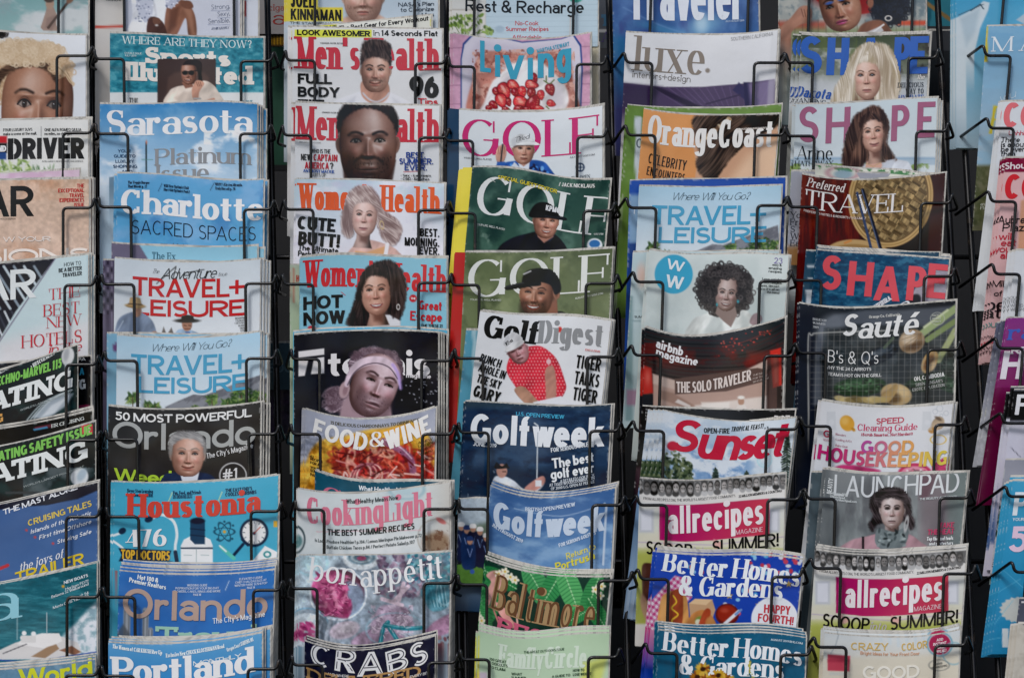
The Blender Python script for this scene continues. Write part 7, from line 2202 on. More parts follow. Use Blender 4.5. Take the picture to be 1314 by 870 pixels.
@M("fitness magazine with platinum blonde woman and blue title over dark trees", 1, 1028, 45, 1193, 44, sag=2, asym=.8, skew=-.05, vis=98, res=.85, copies=[(-5, 1), (-10, 0), (-3, -3), (2, -2)], th=.0018)
def _(c):
    c.vg(45, 140, '3f4a36', 'b4b6b2'); c.clouds('b8bab4', 30, .42, .62, .9, 3, 1.4, box=(1020, 62, 1110, 140)); c.clouds('5c6a3c', 20, .5, .7, .7, 8, box=(1020, 40, 1100, 90)); c.clouds('3a3634', 20, .4, .6, .9, 12, box=(1150, 40, 1200, 100)); c.rect(1018, 100, 1080, 140, 'c8ccd0', .9, 12); c.rect(1150, 98, 1195, 140, 'bcc2c8', .9, 12)
    shape_title(c, 95, 48, '3a64b4', ((1025, 1054), (1060, 1088), (1100, 1130), (1146, 1168), (1166, 1190)), (95, 97, 97, 96, 95), 'sb')
    with c.front():
        c.hair([(1066, 140), (1072, 112), (1082, 96), (1088, 80), (1096, 66), (1108, 56), (1122, 54), (1138, 58), (1148, 70), (1154, 88), (1156, 110), (1152, 130), (1148, 140), (1100, 140)], 'a8987e', 'ece4d8', 80, 4, 1.6, 22)
        c.face(1112, 97, 18, 'ddb8a6', tilt=-2, turn=-.05, lx=-.08, smile=0, chin=1.72, top=1.5, brow='6a5040', iris='5a7c94', lip='b86a68', lid=.085, ears=False, jaw=.5, neck=(.45, 2.4), amb=.70, hc=('ac9c82', 'f0e8dc', .90, 95))
        c.hair([(1092, 110), (1090, 88), (1098, 68), (1110, 60), (1118, 58), (1112, 68), (1102, 80), (1097, 98), (1098, 124), (1092, 140), (1074, 140), (1084, 118)], 'ac9c82', 'f0e8dc', 100, 6, 1.5, 20)
        c.hair([(1114, 58), (1126, 60), (1136, 70), (1144, 90), (1150, 116), (1144, 140), (1130, 140), (1132, 118), (1130, 96), (1122, 74)], 'a0907a', 'eae0d2', 85, 7, 1.6, 20)
        c.poly([(1094, 140), (1098, 120), (1102, 128), (1106, 140)], '6a5040', .7, 2)
    c.t('Dakota', 1021, 1067, 126, 13, 'di', '3458a4', 2, 1.3); c.t('FANNING', 1020, 1060, 133.5, 6, 'sf', '20262c', 2)
    c.t('the', 1177, 1187, 102, 6, 'sfi', 'e6e2dc')
    for k, (tx, a) in enumerate((('DELICIOUS', 1152), ('WAY TO', 1162), ('HYDRATE', 1153))):
        c.t(tx, a, 1185, 112.5 + k * 8, 6.4, 'sf', '2a3440' if k < 2 else '3458a4')


@M("fitness magazine with brunette in white blazer and mauve title", 2, 1021, 134, 1203, 126, sag=1, asym=1, skew=-.035, vis=98, res=.85, copies=[(3, 3), (6, 5), (-3, 2)], th=.0018)
def _(c):
    c.vg(126, 230, 'c2cfd4', 'd2dade'); c.rect(1010, 202, 1210, 206, '8ca8c0', .9, 2); c.rect(1010, 205, 1210, 212, 'a4b8c8', .9, 1.5); c.clouds('7c9450', 12, .38, .55, .95, 4, box=(1010, 210, 1210, 240))
    shape_title(c, 183, 46, 'a0627e', ((1024, 1050), (1059, 1090), (1100, 1132), (1143, 1166), (1176, 1199)), (183, 184, 184, 181, 177))
    with c.front():
        c.poly([(1076, 240), (1082, 214), (1100, 208), (1118, 212), (1134, 204), (1158, 206), (1168, 212), (1170, 240)], 'd5dae2', 1, 1, True)
        c.poly([(1106, 240), (1112, 206), (1128, 200), (1132, 212), (1124, 240)], 'd2a694', 1, 1)
        c.hair([(1082, 190), (1086, 170), (1096, 150), (1110, 140), (1122, 136), (1134, 142), (1140, 160), (1138, 182), (1146, 198), (1150, 206), (1140, 206), (1112, 208), (1104, 216), (1084, 218), (1080, 204)], '2e2120', '7a5a4c', 85, 4, 1.6, 22)
        c.face(1120, 169, 15.5, 'dcb3a0', tilt=-7, turn=.0, lx=-.1, smile=.9, chin=1.75, top=1.5, brow='33231e', iris='33241e', lip='a85a60', lid=.08, ears=False, jaw=.5, neck=(.48, 2.4), amb=.66, hc=('2c201f', '6a4c40', .92, 60))
        c.hair([(1102, 176), (1104, 156), (1112, 146), (1122, 142), (1116, 150), (1109, 162), (1107, 182), (1112, 200), (1106, 214), (1092, 216), (1094, 196)], '2c201f', '7c5c4e', 100, 6, 1.4, 18)
        c.hair([(1118, 140), (1130, 140), (1140, 154), (1140, 174), (1136, 186), (1142, 200), (1134, 204), (1132, 186), (1134, 168), (1130, 152)], '2c201f', '7a5a4c', 85, 7, 1.4, 18)
        c.poly([(1138, 206), (1150, 204), (1140, 224), (1128, 240), (1124, 240), (1132, 222)], 'c2c8d2', .8, 1); c.line([(1112, 210), (1120, 214), (1130, 209)], 1, 'b89a70', .8)
    c.t('Anne', 1022, 1068, 205, 17, 'dl', '22282c', 1, .9); c.t('HATHAWAY', 1020, 1069, 213, 6.4, 'sf', '262c30'); c.t("I'm", 1022, 1040, 224, 8, 'sfi', '6a7a5a')
    c.lines(['about', 'the', 'charity'], 1016, 232, 10, 8, 'sfi', '5c6c78')


@M("grey blue lettered magazine spine left of the dark red travel magazine", 2.75, 1015, 220, 1200, 224, sag=0, vis=110, res=2, back=.004, skew=-.05, full=120)
def _(c):
    c.fill('9a9ca6'); c.lines(['Yo', 'Fr', 'S', 'W', 'Ea'], 1014, 280, 9, 8, 'sf', '3a3c44'); c.rect(1008, 316, 1110, 460, '8a6238', .9, 6)


@M("white magazine top with green border above the dark red travel magazine", 2.8, 1046, 212, 1190, 224, sag=-1, asym=1, vis=40, res=1.4, back=.003, full=200)
def _(c):
    c.fill('cfd0c4')
    n = fbm(c.x, c.y, 4, 3, 2)
    k = (c.T < 4.5)
    c.mix(k, '4a7c50', (sst((n - .4) / .2))[k]); c.ell(1082, 222, 20, 8, 'b08890', .8, 1.5, ring=3); c.ell(1082, 224, 12, 6, '7c98a8', .8, 2)


@M("dark red travel magazine with woven bamboo steamer and chopsticks", 3, 1029, 224, 1213, 222, sag=8, asym=1, skew=-.055, vis=108, res=.9, copies=[(1, 0), (2, 2)])
def _(c):
    c.fill('4e1a18'); n = fbm(c.x * 3, c.y * .35, 14, 4, 4); c.mix(slice(None), '6e2a22', sst((n - .45) / .25) * .8); c.mix(slice(None), '30100f', sst((.42 - n) / .2) * .7)
    c.poly([(1098, 222), (1215, 222), (1215, 330), (1110, 330), (1098, 280)], '1c1513', .85, 6); c.poly([(1196, 222), (1215, 222), (1208, 330), (1190, 330)], '3a1c18', .9, 2)
    cx, cy, rx, ry = 1143, 254, 54, 64
    c.ell(cx, cy, rx, ry, 'c0a06c', 1, 1, 12); c.ell(cx, cy, rx - 3, ry - 3, '8a6c40', .9, 1, 12, ring=1.2)
    i = c._sub(cx - 52, cy - 62, cx + 52, cy + 62)
    x, y = c.x[i] - cx, c.y[i] - cy
    q = R(12); X, Y = x * math.cos(q) + y * math.sin(q), -x * math.sin(q) + y * math.cos(q)
    ins = sst((1 - np.sqrt((X / (rx - 8)) ** 2 + (Y / (ry - 8)) ** 2)) * 40 + .5)
    u, v = (X * .94 + Y * .34) / 6.2, (-X * .34 + Y * .94) / 6.2
    ph = (np.floor(u) + 2 * np.floor(v)) % 4 < 2
    st_ = np.where(ph, np.abs((u * 3) % 1 - .5), np.abs((v * 3) % 1 - .5))
    nb = vn(np.where(ph, u * 3, u * .5), np.where(ph, v * .5, v * 3), 5)
    base = np.where(ph[:, None], rgb('87724f'), rgb('5f4d34')) * (.65 + .7 * nb[:, None]) * (1.12 - .9 * np.clip(st_ - .3, 0, 1))[:, None]
    c.put(i, ins, np.clip(base, 0, 1))
    c.ell(cx, cy, rx - 7, ry - 7, '3c2c1c', .8, 1, 12, ring=1.6); c.ell(1186, 284, 3, 8, '9c7c4c', .9, 1, 30)
    c.ell(1104, 334, 48, 26, 'b89868', 1, 1, 8); c.ell(1104, 336, 44, 22, '9a7a4c', 1, 1, 8); c.ell(1104, 338, 40, 18, 'c8aa78', 1, 1, 8); c.ell(1106, 342, 34, 13, '5a4026', 1, 2, 8); c.line([(1084, 312), (1092, 309)], 2.5, 'c8844a')
    c.t('Preferred', 1035, 1084, 244, 11.5, 'sfi', 'dcd4d0', 3, 1.0); c.t('TRAVEL', 1032, 1159, 274, 24, 'sf', 'e2dedc', 1, .85); c.t('PREFERRED HOTELS & RESORTS / VOLUME 7', 1031, 1111, 279, 3, 'sb', 'd0c0bc', 3)
    with c.front():
        c.line([(1100, 248), (1121, 332)], 3.4, '39486a'); c.line([(1107, 244), (1134, 332)], 4.0, '1e2230'); c.line([(1106, 244), (1132, 332)], 1.2, '5c6c8c')


@M("navy fitness magazine edge left of the coral titled water cover", 3.9, 1034, 322, 1205, 324, sag=0, vis=80, res=2.2, back=.003, skew=-.08)
def _(c):
    c.fill('27475e'); c.rect(1034, 372, 1046, 392, 'c4ccd4'); c.rect(1036, 340, 1046, 344, 'b8c4cc'); c.rect(1036, 356, 1044, 359, 'b8c4cc')


@M("fitness magazine with coral title over dark blue rippled water", 4, 1048, 321, 1218, 333, sag=0, asym=.5, skew=-.10, vis=82, res=.9, copies=[(2, -3), (0, -5)])
def _(c):
    c.vg(320, 400, '1b4260', '24506e'); n = fbm(c.x * .8, c.y * 1.5, 6, 3, 4); c.mix(slice(None), '3c7490', sst((n - .5) / .2) * .7); c.mix(slice(None), '10304a', sst((.45 - n) / .2) * .6)
    i, al = c.poly([(1158, 400), (1180, 360), (1205, 342), (1220, 342), (1216, 400)], '9c96a2', 1, 1); c.grain(.1, 1.6, 5, (1150, 340, 1220, 400)); c.ell(1172, 388, 8, 12, '1a1c22', .9, 1.2, 40); c.poly([(1198, 336), (1218, 334), (1216, 340)], '2a5c7c', 1)
    shape_title(c, 378, 44, 'd2505a', ((1052, 1078), (1086, 1118), (1120, 1154), (1162, 1186), (1188, 1216)), (372, 380, 386, 386, 383), 'sb')
    c.t('UBIRIBIRA', 1118, 1146, 392, 6, 'slab', 'dcdce0', -36); c.t('B', 1160, 1172, 398, 12, 'sfb', 'e0e0e4', -30)


@M("black food magazine with grilled vegetables in a wire basket", 5, 1025, 389, 1226, 386, sag=7, asym=2, skew=-.02, vis=140, res=.85, copies=[(-2, 1), (1, 0)], full=262)
def _(c):
    c.vg(388, 520, '262a30', '1c1e20'); c.rect(1000, 380, 1046, 700, '22252e', 1, 3)
    c.poly([(1046, 440), (1052, 416), (1070, 404), (1110, 398), (1160, 398), (1230, 392), (1230, 430), (1180, 420), (1100, 416), (1064, 424), (1054, 450), (1054, 520), (1044, 520)], '5c626c', .8, 3)
    c.ell(1066, 418, 20, 14, '8a9098', .5, 6, -30); c.poly([(1060, 422), (1180, 418), (1226, 430), (1226, 540), (1056, 540)], '2e3234', .9, 5); c.clouds('4a5054', 24, .45, .7, .7, 4, box=(1056, 420, 1226, 520))
    rnd = random.Random(5)

    def veg(x, y, r, k, a, base, hi):
        c.ell(x, y, r, r * k, base, 1, 1.2, a); c.ell(x - 2, y - r * k * .25, r * .75, r * k * .4, hi, .5, r * k * .25, a)
        for j in range(int(r * 1.4)):
            t = rnd.uniform(-.85, .85); u = rnd.uniform(-.7, .7) * math.sqrt(1 - t * t)
            c.ell(x + t * r * math.cos(R(a)) - u * r * k * math.sin(R(a)), y + t * r * math.sin(R(a)) + u * r * k * math.cos(R(a)), rnd.uniform(1, 3), rnd.uniform(.8, 1.8), rnd.choice(['16181a', hi, base, '0e0f10']), .6, .8, a)
    veg(1128, 456, 28, .36, -24, '1c2128', '6c7884'); veg(1104, 496, 34, .36, -4, '1f3424', '5f8a60'); veg(1190, 490, 30, .36, -14, '1f2c22', '54705a'); veg(1070, 460, 18, .6, -10, '20262a', '3c464c'); veg(1216, 466, 16, .9, 60, '2a302c', '44504a'); veg(1218, 494, 18, .5, 20, '26382c', '4c6450')
    c.line([(1135, 446), (1146, 434)], 4, '4a5648')
    for a, b, w, col in (((1178, 432), (1226, 396), 9, '98a878'), ((1190, 436), (1226, 412), 7, '7c8c5c'), ((1204, 462), (1226, 424), 8, 'a0a878'), ((1186, 420), (1216, 398), 3, 'c8d0a8')):
        c.line([a, b], w, col, 1, 1.4)
    c.ell(1170, 438, 17, 15, '9c8468', 1, 1.2, -30); c.ell(1166, 434, 9, 8, 'dccab0', .8, 4, -30)
    for k in range(7):
        c.line([(1182, 428), (1170 - 14 * math.cos(k * .45), 438 + 12 * math.sin(k * .6 - .8))], .8, '6c543c', .6, .6)
    c.ell(1166, 446, 9, 4, '4a3626', .6, 2.5, -20); c.ell(1176, 444, 9, 5, '4a382c', .7, 3, -30)
    c.ell(1193, 464, 9, 16, 'b49464', 1, 1, 28); c.ell(1192, 465, 5, 11, '6c4a30', .9, 1.6, 28); c.ell(1196, 470, 4, 7, 'd8bc90', .8, 1.6, 28)
    c.ell(1150, 506, 20, 14, 'b0966c', 1, 1.2, 10); c.ell(1154, 503, 12, 8, 'd0b88c', .8, 3, 10); c.ell(1144, 510, 12, 8, '4a3826', .8, 3, 10); c.poly([(1128, 512), (1142, 498), (1150, 492), (1152, 500), (1140, 516)], 'a88c5c', 1, 1, True)
    for k in range(8):
        c.ell(1080 + k * 7, 512 + (k % 3), 10, 4, rnd.choice(['a89460', '7c6c44', 'c0ac78', '5c5034']), .9, 1, rnd.uniform(-20, 20))
    for k in range(24):
        c.line([(1040 + k * 7.6, 426 - 4 * (k > 2)), (1040 + k * 7.6 - 2, 540)], .9, '94928e', .42, .5)
    for k in range(14):
        c.line([(1040, 430 + k * 8), (1226, 428 + k * 8)], .9, '8c8a86', .36, .5)
    c.line([(1038, 560), (1037, 440), (1042, 430), (1056, 427), (1150, 424)], 2, 'a8a8a4', .8, .8, True)
    c.t('S', 1079, 1102, 431, 28, 'scb', 'e2e2e0', 0, .9); c.t('auté', 1100, 1181, 432, 29, 'sfi', 'e4e4e2', 0, 1.5)
    c.t('Orange Co. California', 1115, 1155, 407, 3.6, 'sfb', 'c8c8c4'); c.lines(['ISSUE N10', 'SUMMER', '2019'], 1043, 412, 4.6, 3, 'sfb', 'b0b4b8')
    c.ell(1203, 409, 9, 8, 'b8bcb0', .8, .6, ring=.9); c.lines(['TASTE', 'ORANGE', 'COUNTY'], 1196, 406, 4, 2.6, 'sm', 'c8ccc0', .8)
    c.t("B's & Q's", 1062, 1127, 467, 16, 'sl', 'e2e2e0', 2); c.t('WHY THE 24 CARROTS', 1058, 1118, 475.5, 4.2, 'sb', 'd0d0ce', 2); c.t('TEAM IS HOT ON THE GRILL', 1062, 1131, 484, 4.2, 'sb', 'd0d0ce', 2)
    c.t('OH, CAMBODIA', 1173, 1212, 486, 5.6, 'sb', 'd8d8d6', -5); c.t("SIREN JUNGAR'S", 1175, 1210, 493, 4, 'sr', 'b8b8b6', -5); c.t('EXOTIC EXPLORATION', 1171, 1212, 499, 4, 'sr', 'b8b8b6', -5)


@M("white home magazine with lemon, speed cleaning guide and rainbow title", 6, 1054, 514, 1223, 518, sag=7, asym=.5, skew=-.11, vis=102, res=.9, copies=[(2, -1), (4, 0), (6, 1), (-3, 1)], th=.0018)
def _(c):
    c.vg(515, 620, 'dfe0e2', 'd0d4da')
    c.poly([(1070, 600), (1090, 596), (1130, 604), (1100, 612), (1060, 612)], 'b03468', 1, 2, True); c.ell(1174, 608, 22, 14, 'b8305c', 1, 1.2); c.ell(1174, 608, 18, 10, 'd8a0b0', .8, 1); c.ell(1176, 610, 12, 7, '4a3434', .9, 2)
    rnd = random.Random(3)
    for k in range(30):
        c.ell(rnd.uniform(1164, 1190), rnd.uniform(602, 616), 1.6, 1.1, rnd.choice(['e8e0e0', '8a2848', '2a2024', 'd87890']), .9, .6)
    c.poly([(1196, 598), (1206, 590), (1214, 588), (1216, 606), (1200, 608)], 'b83464', 1, 1, True)
    c.ell(1087, 543, 9, 10.5, 'd8a040', 1, 1, -30); c.ell(1084, 540, 5, 5, 'e8c070', .7, 3); c.ell(1095, 551, 3, 2, 'c08830', 1, 1, 40)
    c.poly([(1194, 552), (1197, 540), (1206, 534), (1212, 540), (1208, 550)], 'a8947c', 1, 1, True); c.ell(1196, 552, 5, 4, 'b88a50'); c.ell(1204, 537, 5, 2, '5c4c40', .8, 1, 30)
    for x, y, r in ((1200, 528, 3), (1206, 524, 4), (1214, 530, 3), (1208, 533, 2)):
        c.ell(x, y, r, r, 'b0b8c0', .7, .6, ring=.7)
    for x in (1061, 1184):
        c.poly([(x, 528), (x + 11, 528), (x + 12, 552), (x - 1, 552)], 'c4c8cc', .5, .8); c.ell(x + 6, 542, 3.6, 3.6, 'd8dade', .8, .8)
    c.t('SPEED', 1124, 1160, 543.5, 7.6, 'sb', 'c03a58', -3); c.t('Cleaning Guide', 1100, 1177, 553, 8.4, 'dd', 'c8446a', -1); c.t('(Scrub Smarter, Not Harder!)', 1105, 1171, 559.5, 3.8, 'slab', 'b8586e', -1)
    c.lines(['Blenders', '', 'Cooling A/Cs', '', 'Baby Gear'], 1072, 559, 3.6, 2.6, 'sm', 'b07888'); c.t('G', 1056, 1065, 561, 9, 'sb', 'c03a58'); c.t('TESTED', 1056, 1066, 566, 2.6, 'sm', 'b07888'); c.ell(1204, 564, 10, 6, 'd8b048', .9, .6, ring=1)
    G = ['b04a94', 'c06a88', 'd08c70', 'd89c58']
    c.t('GOOD', 1104, 1172, 582, 16.5, 'sb', G, 0, 1.15)
    H = ['b8286c', 'b8306e', 'bc3c72', 'c04a74', 'c45e76', 'c87478', 'd08c6c', 'd49c60', 'd4a658', 'd4ae54', 'd4b850', 'd4c04c']
    c.t('HOUSEKEEPING', 1048, 1216, 599, 19, 'sb', H, 1.5, 1.15)


@M("navy blue edge magazine left of the black and white fashion portrait", 6.8, 1041, 606, 1225, 608, sag=0, vis=110, res=3, back=.005, skew=-.07, copies=[(5, 0), (9, 1)])
def _(c):
    c.fill('505e66'); c.grain(.1, 4)


@M("grey fashion magazine with dark haired woman in patterned neck scarf", 7, 1060, 602, 1241, 606, sag=5, asym=1, skew=-.10, vis=108, res=.85, copies=[(2, -1), (-3, 0)])
def _(c):
    c.vg(602, 710, '84888a', '6e7678'); c.clouds('9aa0a0', 30, .45, .7, .8, 3, .5); c.clouds('5a5c60', 22, .5, .75, .8, 8, .4); c.rect(1180, 615, 1225, 700, '7a6a70', .6, 10); c.rect(1215, 600, 1250, 700, '6e7c7a', .7, 6); c.rect(1040, 600, 1066, 720, '5c6266', .7, 5)
    c.poly([(1178, 600), (1205, 606), (1190, 640), (1180, 640)], '5c3c48', .6, 4)
    c.t('LAUNCHPAD', 1070, 1230, 637, 27, 'sm', 'd6dadc', -2.5, .72)
    with c.front():
        c.hair([(1116, 650), (1118, 636), (1128, 628), (1144, 624), (1160, 628), (1168, 640), (1170, 658), (1174, 672), (1168, 680), (1160, 670), (1128, 672), (1120, 682), (1114, 672), (1120, 662)], '1e1a1c', '5a5054', 70, 4, 1.4, 10)
        c.poly([(1080, 710), (1090, 694), (1112, 688), (1130, 684), (1162, 684), (1180, 694), (1190, 710)], 'b08c94', 1, 1.2, True); c.rect(1106, 688, 1109, 705, '1c1a1e', .9)
        c.face(1145, 653, 15, 'd0c0bc', tilt=1, turn=-.05, lx=-.15, smile=-.2, chin=1.66, top=1.5, brow='241c1e', iris='201c20', lip='9a787a', lid=.07, ears=True, jaw=.5, neck=(.55, 2.2), amb=.62, bw=1.2, hc=('1e1a1c', '5a5054', .92, 20))
        c.ell(1139, 651.5, 3.6, 1.8, '1a1618', .6, 1); c.ell(1151, 651.5, 3.6, 1.8, '1a1618', .6, 1)
        c.hair([(1122, 644), (1128, 632), (1144, 626), (1160, 632), (1164, 644), (1152, 636), (1138, 634), (1129, 642)], '1e1a1c', '5a5054', 10, 6, 1.3, 9)
        c.poly([(1124, 682), (1130, 678), (1148, 682), (1162, 676), (1166, 684), (1160, 700), (1140, 708), (1124, 698)], '6c7678', 1, 1, True)
        rnd = random.Random(3)
        for k in range(26):
            c.ell(rnd.uniform(1126, 1162), rnd.uniform(680, 702), rnd.uniform(2, 4), 1.6, rnd.choice(['2c3234', 'a8b4b4', '485254', '8c9898']), .9, .7, rnd.uniform(0, 180))
        c.ell(1163, 672, 2, 8, 'b8b8b8', .9, .7, 10, ring=1.6)
    c.t('BEAUTY', 1058, 1078, 624, 6, 'sb', 'e0e4e4', -88, .8); c.lines(['February 2019', '@launchpad', 'beautylaunchpad.com'], 1065, 635, 4.2, 3.2, 'sb', 'd0d6d6', .85); c.t('THE BEAUTY AUTHORITY', 1180, 1228, 640, 3, 'sb', 'c8d0d0', -2)
    c.t('TAKE', 1205, 1224, 677, 7, 'sb', 'c04a6c'); c.t('THE HEAT', 1190, 1224, 685.5, 7, 'sb', 'c04a6c'); c.t('Top thermal tools', 1189, 1223, 693, 5, 'sb', 'e0e4e4'); c.t('and protectors', 1192, 1223, 699, 4.4, 'sb', 'e0e4e4')


@M("food magazine with strip of portraits and magenta block below the grey fashion cover", 8, 1047, 705, 1240, 704, sag=7, asym=1, skew=-.07, vis=110, res=1.0, copies=[(1, -3), (2, -5)])
def _(c):
    recipes(c, 1046, 1238, 705, 0)


@M("cream home magazine with pink paint roller and instant curb appeal badge", 9, 1058, 812, 1232, 808, sag=8, asym=-1, skew=-.04, vis=66, res=1.1, copies=[(0, -4), (-2, -6), (-4, -3), (2, -2)])
def _(c):
    c.vg(808, 875, 'd4dadc', 'd3ccbc'); c.poly([(1040, 846), (1120, 842), (1240, 838), (1240, 880), (1040, 880)], 'd6cfbd', .9, 5)
    for k in range(9):
        c.line([(1130 + k * 11, 806), (1131 + k * 11, 822 + (k % 3) * 3)], 4, 'c8d4da', .8, 1.5)
    c.line([(1076, 814), (1072, 828), (1066, 838)], 1.4, 'a8b0b4'); c.poly([(1062, 839), (1091, 841), (1090, 861), (1062, 860)], 'c04a5c', 1, 1); c.rect(1062, 846, 1090, 849, 'a83a4e', .8, 2); c.rect(1064, 862, 1084, 866, 'c8c8c0', .9)
    c.ell(1206, 826, 16, 15, '6ca0b4', .9, 1, ring=2); c.ell(1206, 826, 14, 13.5, 'a82c54', 1, .8); c.ell(1224, 838, 14, 14, '8cb4c0', .8, 1, ring=2)
    c.lines(['ADD', 'INSTANT', 'CURB', 'APPEAL!'], 1206, 822, 5, 3.6, 'sb', 'e8d8dc', .85, 'c', 1206)
    c.t('CRAZY', 1092, 1140, 834, 9.6, 'sm', 'd4b268', -2); c.t('COLOR', 1157, 1190, 833, 9.6, 'sm', 'd4b268', -4); c.t('Bright Ideas for Your Front Door', 1104, 1180, 841, 4.4, 'sm', 'd09a78')
    c.t('GOOD', 1107, 1180, 871, 17, 'sb', 'eae6da', -2); c.ell(1205, 853, 13, 7, '8a8a84', .9, .6, ring=1); c.lines(['GOOD', 'HOUSEKEEPING'], 1205, 852, 4, 2.4, 'sb', '6c6c68', .9, 'c', 1205)


# ---------------------------------------------------------------- seventh column, cut by the frame
@M("sky blue magazine with white rocket shaped ship, top right corner", 0, 1226, -80, 1420, -84, sag=2, vis=150, res=1.3, full=270, th=.003, copies=[(-3, 1), (-6, 2)], bow=3)
def _(c):
    c.vg(-20, 200, '3f9ac4', '9cb0bc'); c.clouds('5ca8cc', 40, .45, .75, .7, 3)
    c.poly([(1226, 24), (1250, 12), (1262, 2), (1270, 4), (1268, 14), (1258, 36), (1250, 70), (1240, 120), (1226, 150)], 'c8d4da', 1, 1.2); c.poly([(1232, 24), (1258, 10), (1252, 40), (1240, 60)], 'a4b8c4', .7, 4)
    c.line([(1230, 20), (1262, 6)], 1, '3a5464'); c.line([(1246, 14), (1258, 6), (1262, 12)], 1.4, '2c4250'); c.poly([(1304, 26), (1320, 14), (1320, 34)], 'a8bcc8')


@M("pale blue magazine with spaced white serif capitals and olive headland", 1, 1266, 34, 1440, 30, sag=1, vis=260, full=262, res=1.6, skew=-.07, th=.011, bow=2)
def _(c):
    c.vg(30, 215, '6fa4c8', 'a9bac6'); c.clouds('88b4d0', 40, .45, .7, .6, 3, 3); c.rect(1200, 212, 1420, 400, '6a6a52', 1, 3); c.clouds('4c5238', 14, .4, .62, .9, 4, box=(1200, 214, 1420, 400))
    c.rect(1262, 34, 1267.5, 80, 'c8b83a', 1, .6)
    c.t('M A', 1273, 1330, 66, 19, 'sf', 'dfe6ea', -1); c.t('you', 1282, 1306, 128, 10, 'scr', 'd8e4ea', -18); c.poly([(1275, 136), (1279, 136), (1273, 172), (1269, 172)], 'c8b83a'); c.line([(1276, 138), (1300, 138)], 2, 'c8b83a'); c.line([(1274, 154), (1290, 154)], 2, 'c8b83a')
    c.lines(['an island', 'Flatland'], 1258, 264, 5, 4, 'sf', 'c8ccc0')


@M("white glossy magazine with coral pink title cropped by the right frame edge", 2, 1287, 131, 1470, 126, sag=1, vis=110, res=1.4, skew=-.12, bow=3, copies=[(-3, 0), (-6, 1)])
def _(c):
    c.fill('d6dade')
    c.t('COSMO', 1286, 1400, 163, 32, 'sx', 'dd7076', 0, .9)
    c.lines(['Uhhhh'], 1294, 174, 6, 6, 'sm', 'c04a5c'); c.lines(['There', 'is about', 'be even', 'than'], 1284, 183, 6, 7, 'sm', '2c2c30'); c.rect(1100, 200, 1500, 400, 'd6dade')


@M("pale pink magazine with red title and maroon banner at the right frame edge", 3, 1290, 203, 1480, 198, sag=1, vis=270, full=262, res=1.4, skew=-.105, bow=3, copies=[(-3, 1), (-6, 3)])
def _(c):
    c.vg(215, 480, 'd9b0b0', 'c9a4a6'); c.rect(1200, 190, 1500, 221, '80203c', 1, .6)
    c.poly([(1310, 258), (1330, 250), (1330, 330), (1306, 320)], 'c89478', 1, 2)
    c.t('Should', 1289, 1326, 217, 9, 'sb', 'e6d8dc', -2); c.t('COSMO', 1288, 1400, 255, 32, 'sx', 'cc3038', 0, .95)
    for k, (tx, a, b, y, h, col) in enumerate((('Aubrey', 1280, 1322, 287, 10, '2a2426'), ('Plaza', 1286, 1322, 297, 10, '2a2426'), ('will', 1281, 1300, 308, 9, 'b83040'), ('eat', 1284, 1304, 316, 9, 'b83040'), ('you', 1275, 1298, 324, 9, 'b83040'), ('alive', 1283, 1308, 332, 9, 'b83040'), ('Miles', 1273, 1300, 368, 8, '2a2426'), ('of', 1275, 1286, 380, 7, '2a2426'), ('be', 1264, 1290, 398, 15, '2a2426'), ('at', 1258, 1286, 408, 14, '2a2426'), ('OUR', 1264, 1284, 420, 6, '2f8a84'), ('Why the', 1258, 1286, 434, 5, '2a2426'), ('wrong', 1260, 1282, 441, 5, 'b83040'), ('will', 1260, 1276, 448, 5, '2a2426'), ('everyone', 1254, 1284, 453, 5, '2a2426'))):
        c.t(tx, a, b, y, h, 'sfb' if tx in ('be', 'at') else 'sm', col)


@M("white magazine with small grey lettering beside the pink one", 4, 1303, 322, 1490, 318, sag=1, vis=130, res=2, skew=-.11, bow=3, copies=[(-4, 1), (-8, 2)])
def _(c):
    c.fill('d3d6da'); c.lines(['OUR', 'TEN', 'WEIRD', 'WEIGHT'], 1296, 384, 5, 4, 'sm', '8a8c90')


@M("magenta magazine with blue serif letters and white capitals at right edge", 5, 1293, 408, 1480, 402, sag=1, vis=180, full=240, res=1.4, skew=-.16, bow=3, copies=[(-2, 1)])
def _(c):
    c.vg(405, 520, '84347e', '7c2858'); c.rect(1200, 500, 1500, 740, '581c38', .9, 22)
    c.t('ra', 1293, 1330, 436, 20, 'sfb', '3f5cb4'); c.t('RE', 1297, 1320, 454, 9, 'slab', 'e2dce4'); c.t('HO', 1283, 1340, 486, 36, 'sx', 'e4dee6', 0, .8)


@M("pale grey magazine edge with yellow band left of the magenta magazine", 4.8, 1284, 412, 1440, 408, sag=0, vis=190, full=185, res=2, skew=-.17, back=.003, bow=2, copies=[(-4, 2)])
def _(c):
    c.vg(408, 560, '4a4c60', 'a8aab0'); c.rect(1200, 480, 1262, 530, 'b8ae5a', .8, 8); c.grain(.15, 2)


@M("lilac white magazine with black block capitals at the right frame edge", 6, 1301, 500, 1490, 496, sag=1, vis=190, full=235, res=1.6, skew=-.13, bow=3, copies=[(-4, -3), (-8, 4)])
def _(c):
    c.vg(500, 640, 'cfd0dc', 'bfbccd'); c.rect(1200, 500, 1500, 540, '1c1c20', 1, .7); c.t('FH', 1302, 1350, 532, 26, 'sb', 'dcdce0')
    c.line([(1297, 574), (1309, 586)], .8, '4a4a58'); c.rect(1200, 596, 1282, 700, '2c4a7c', .9, 6)


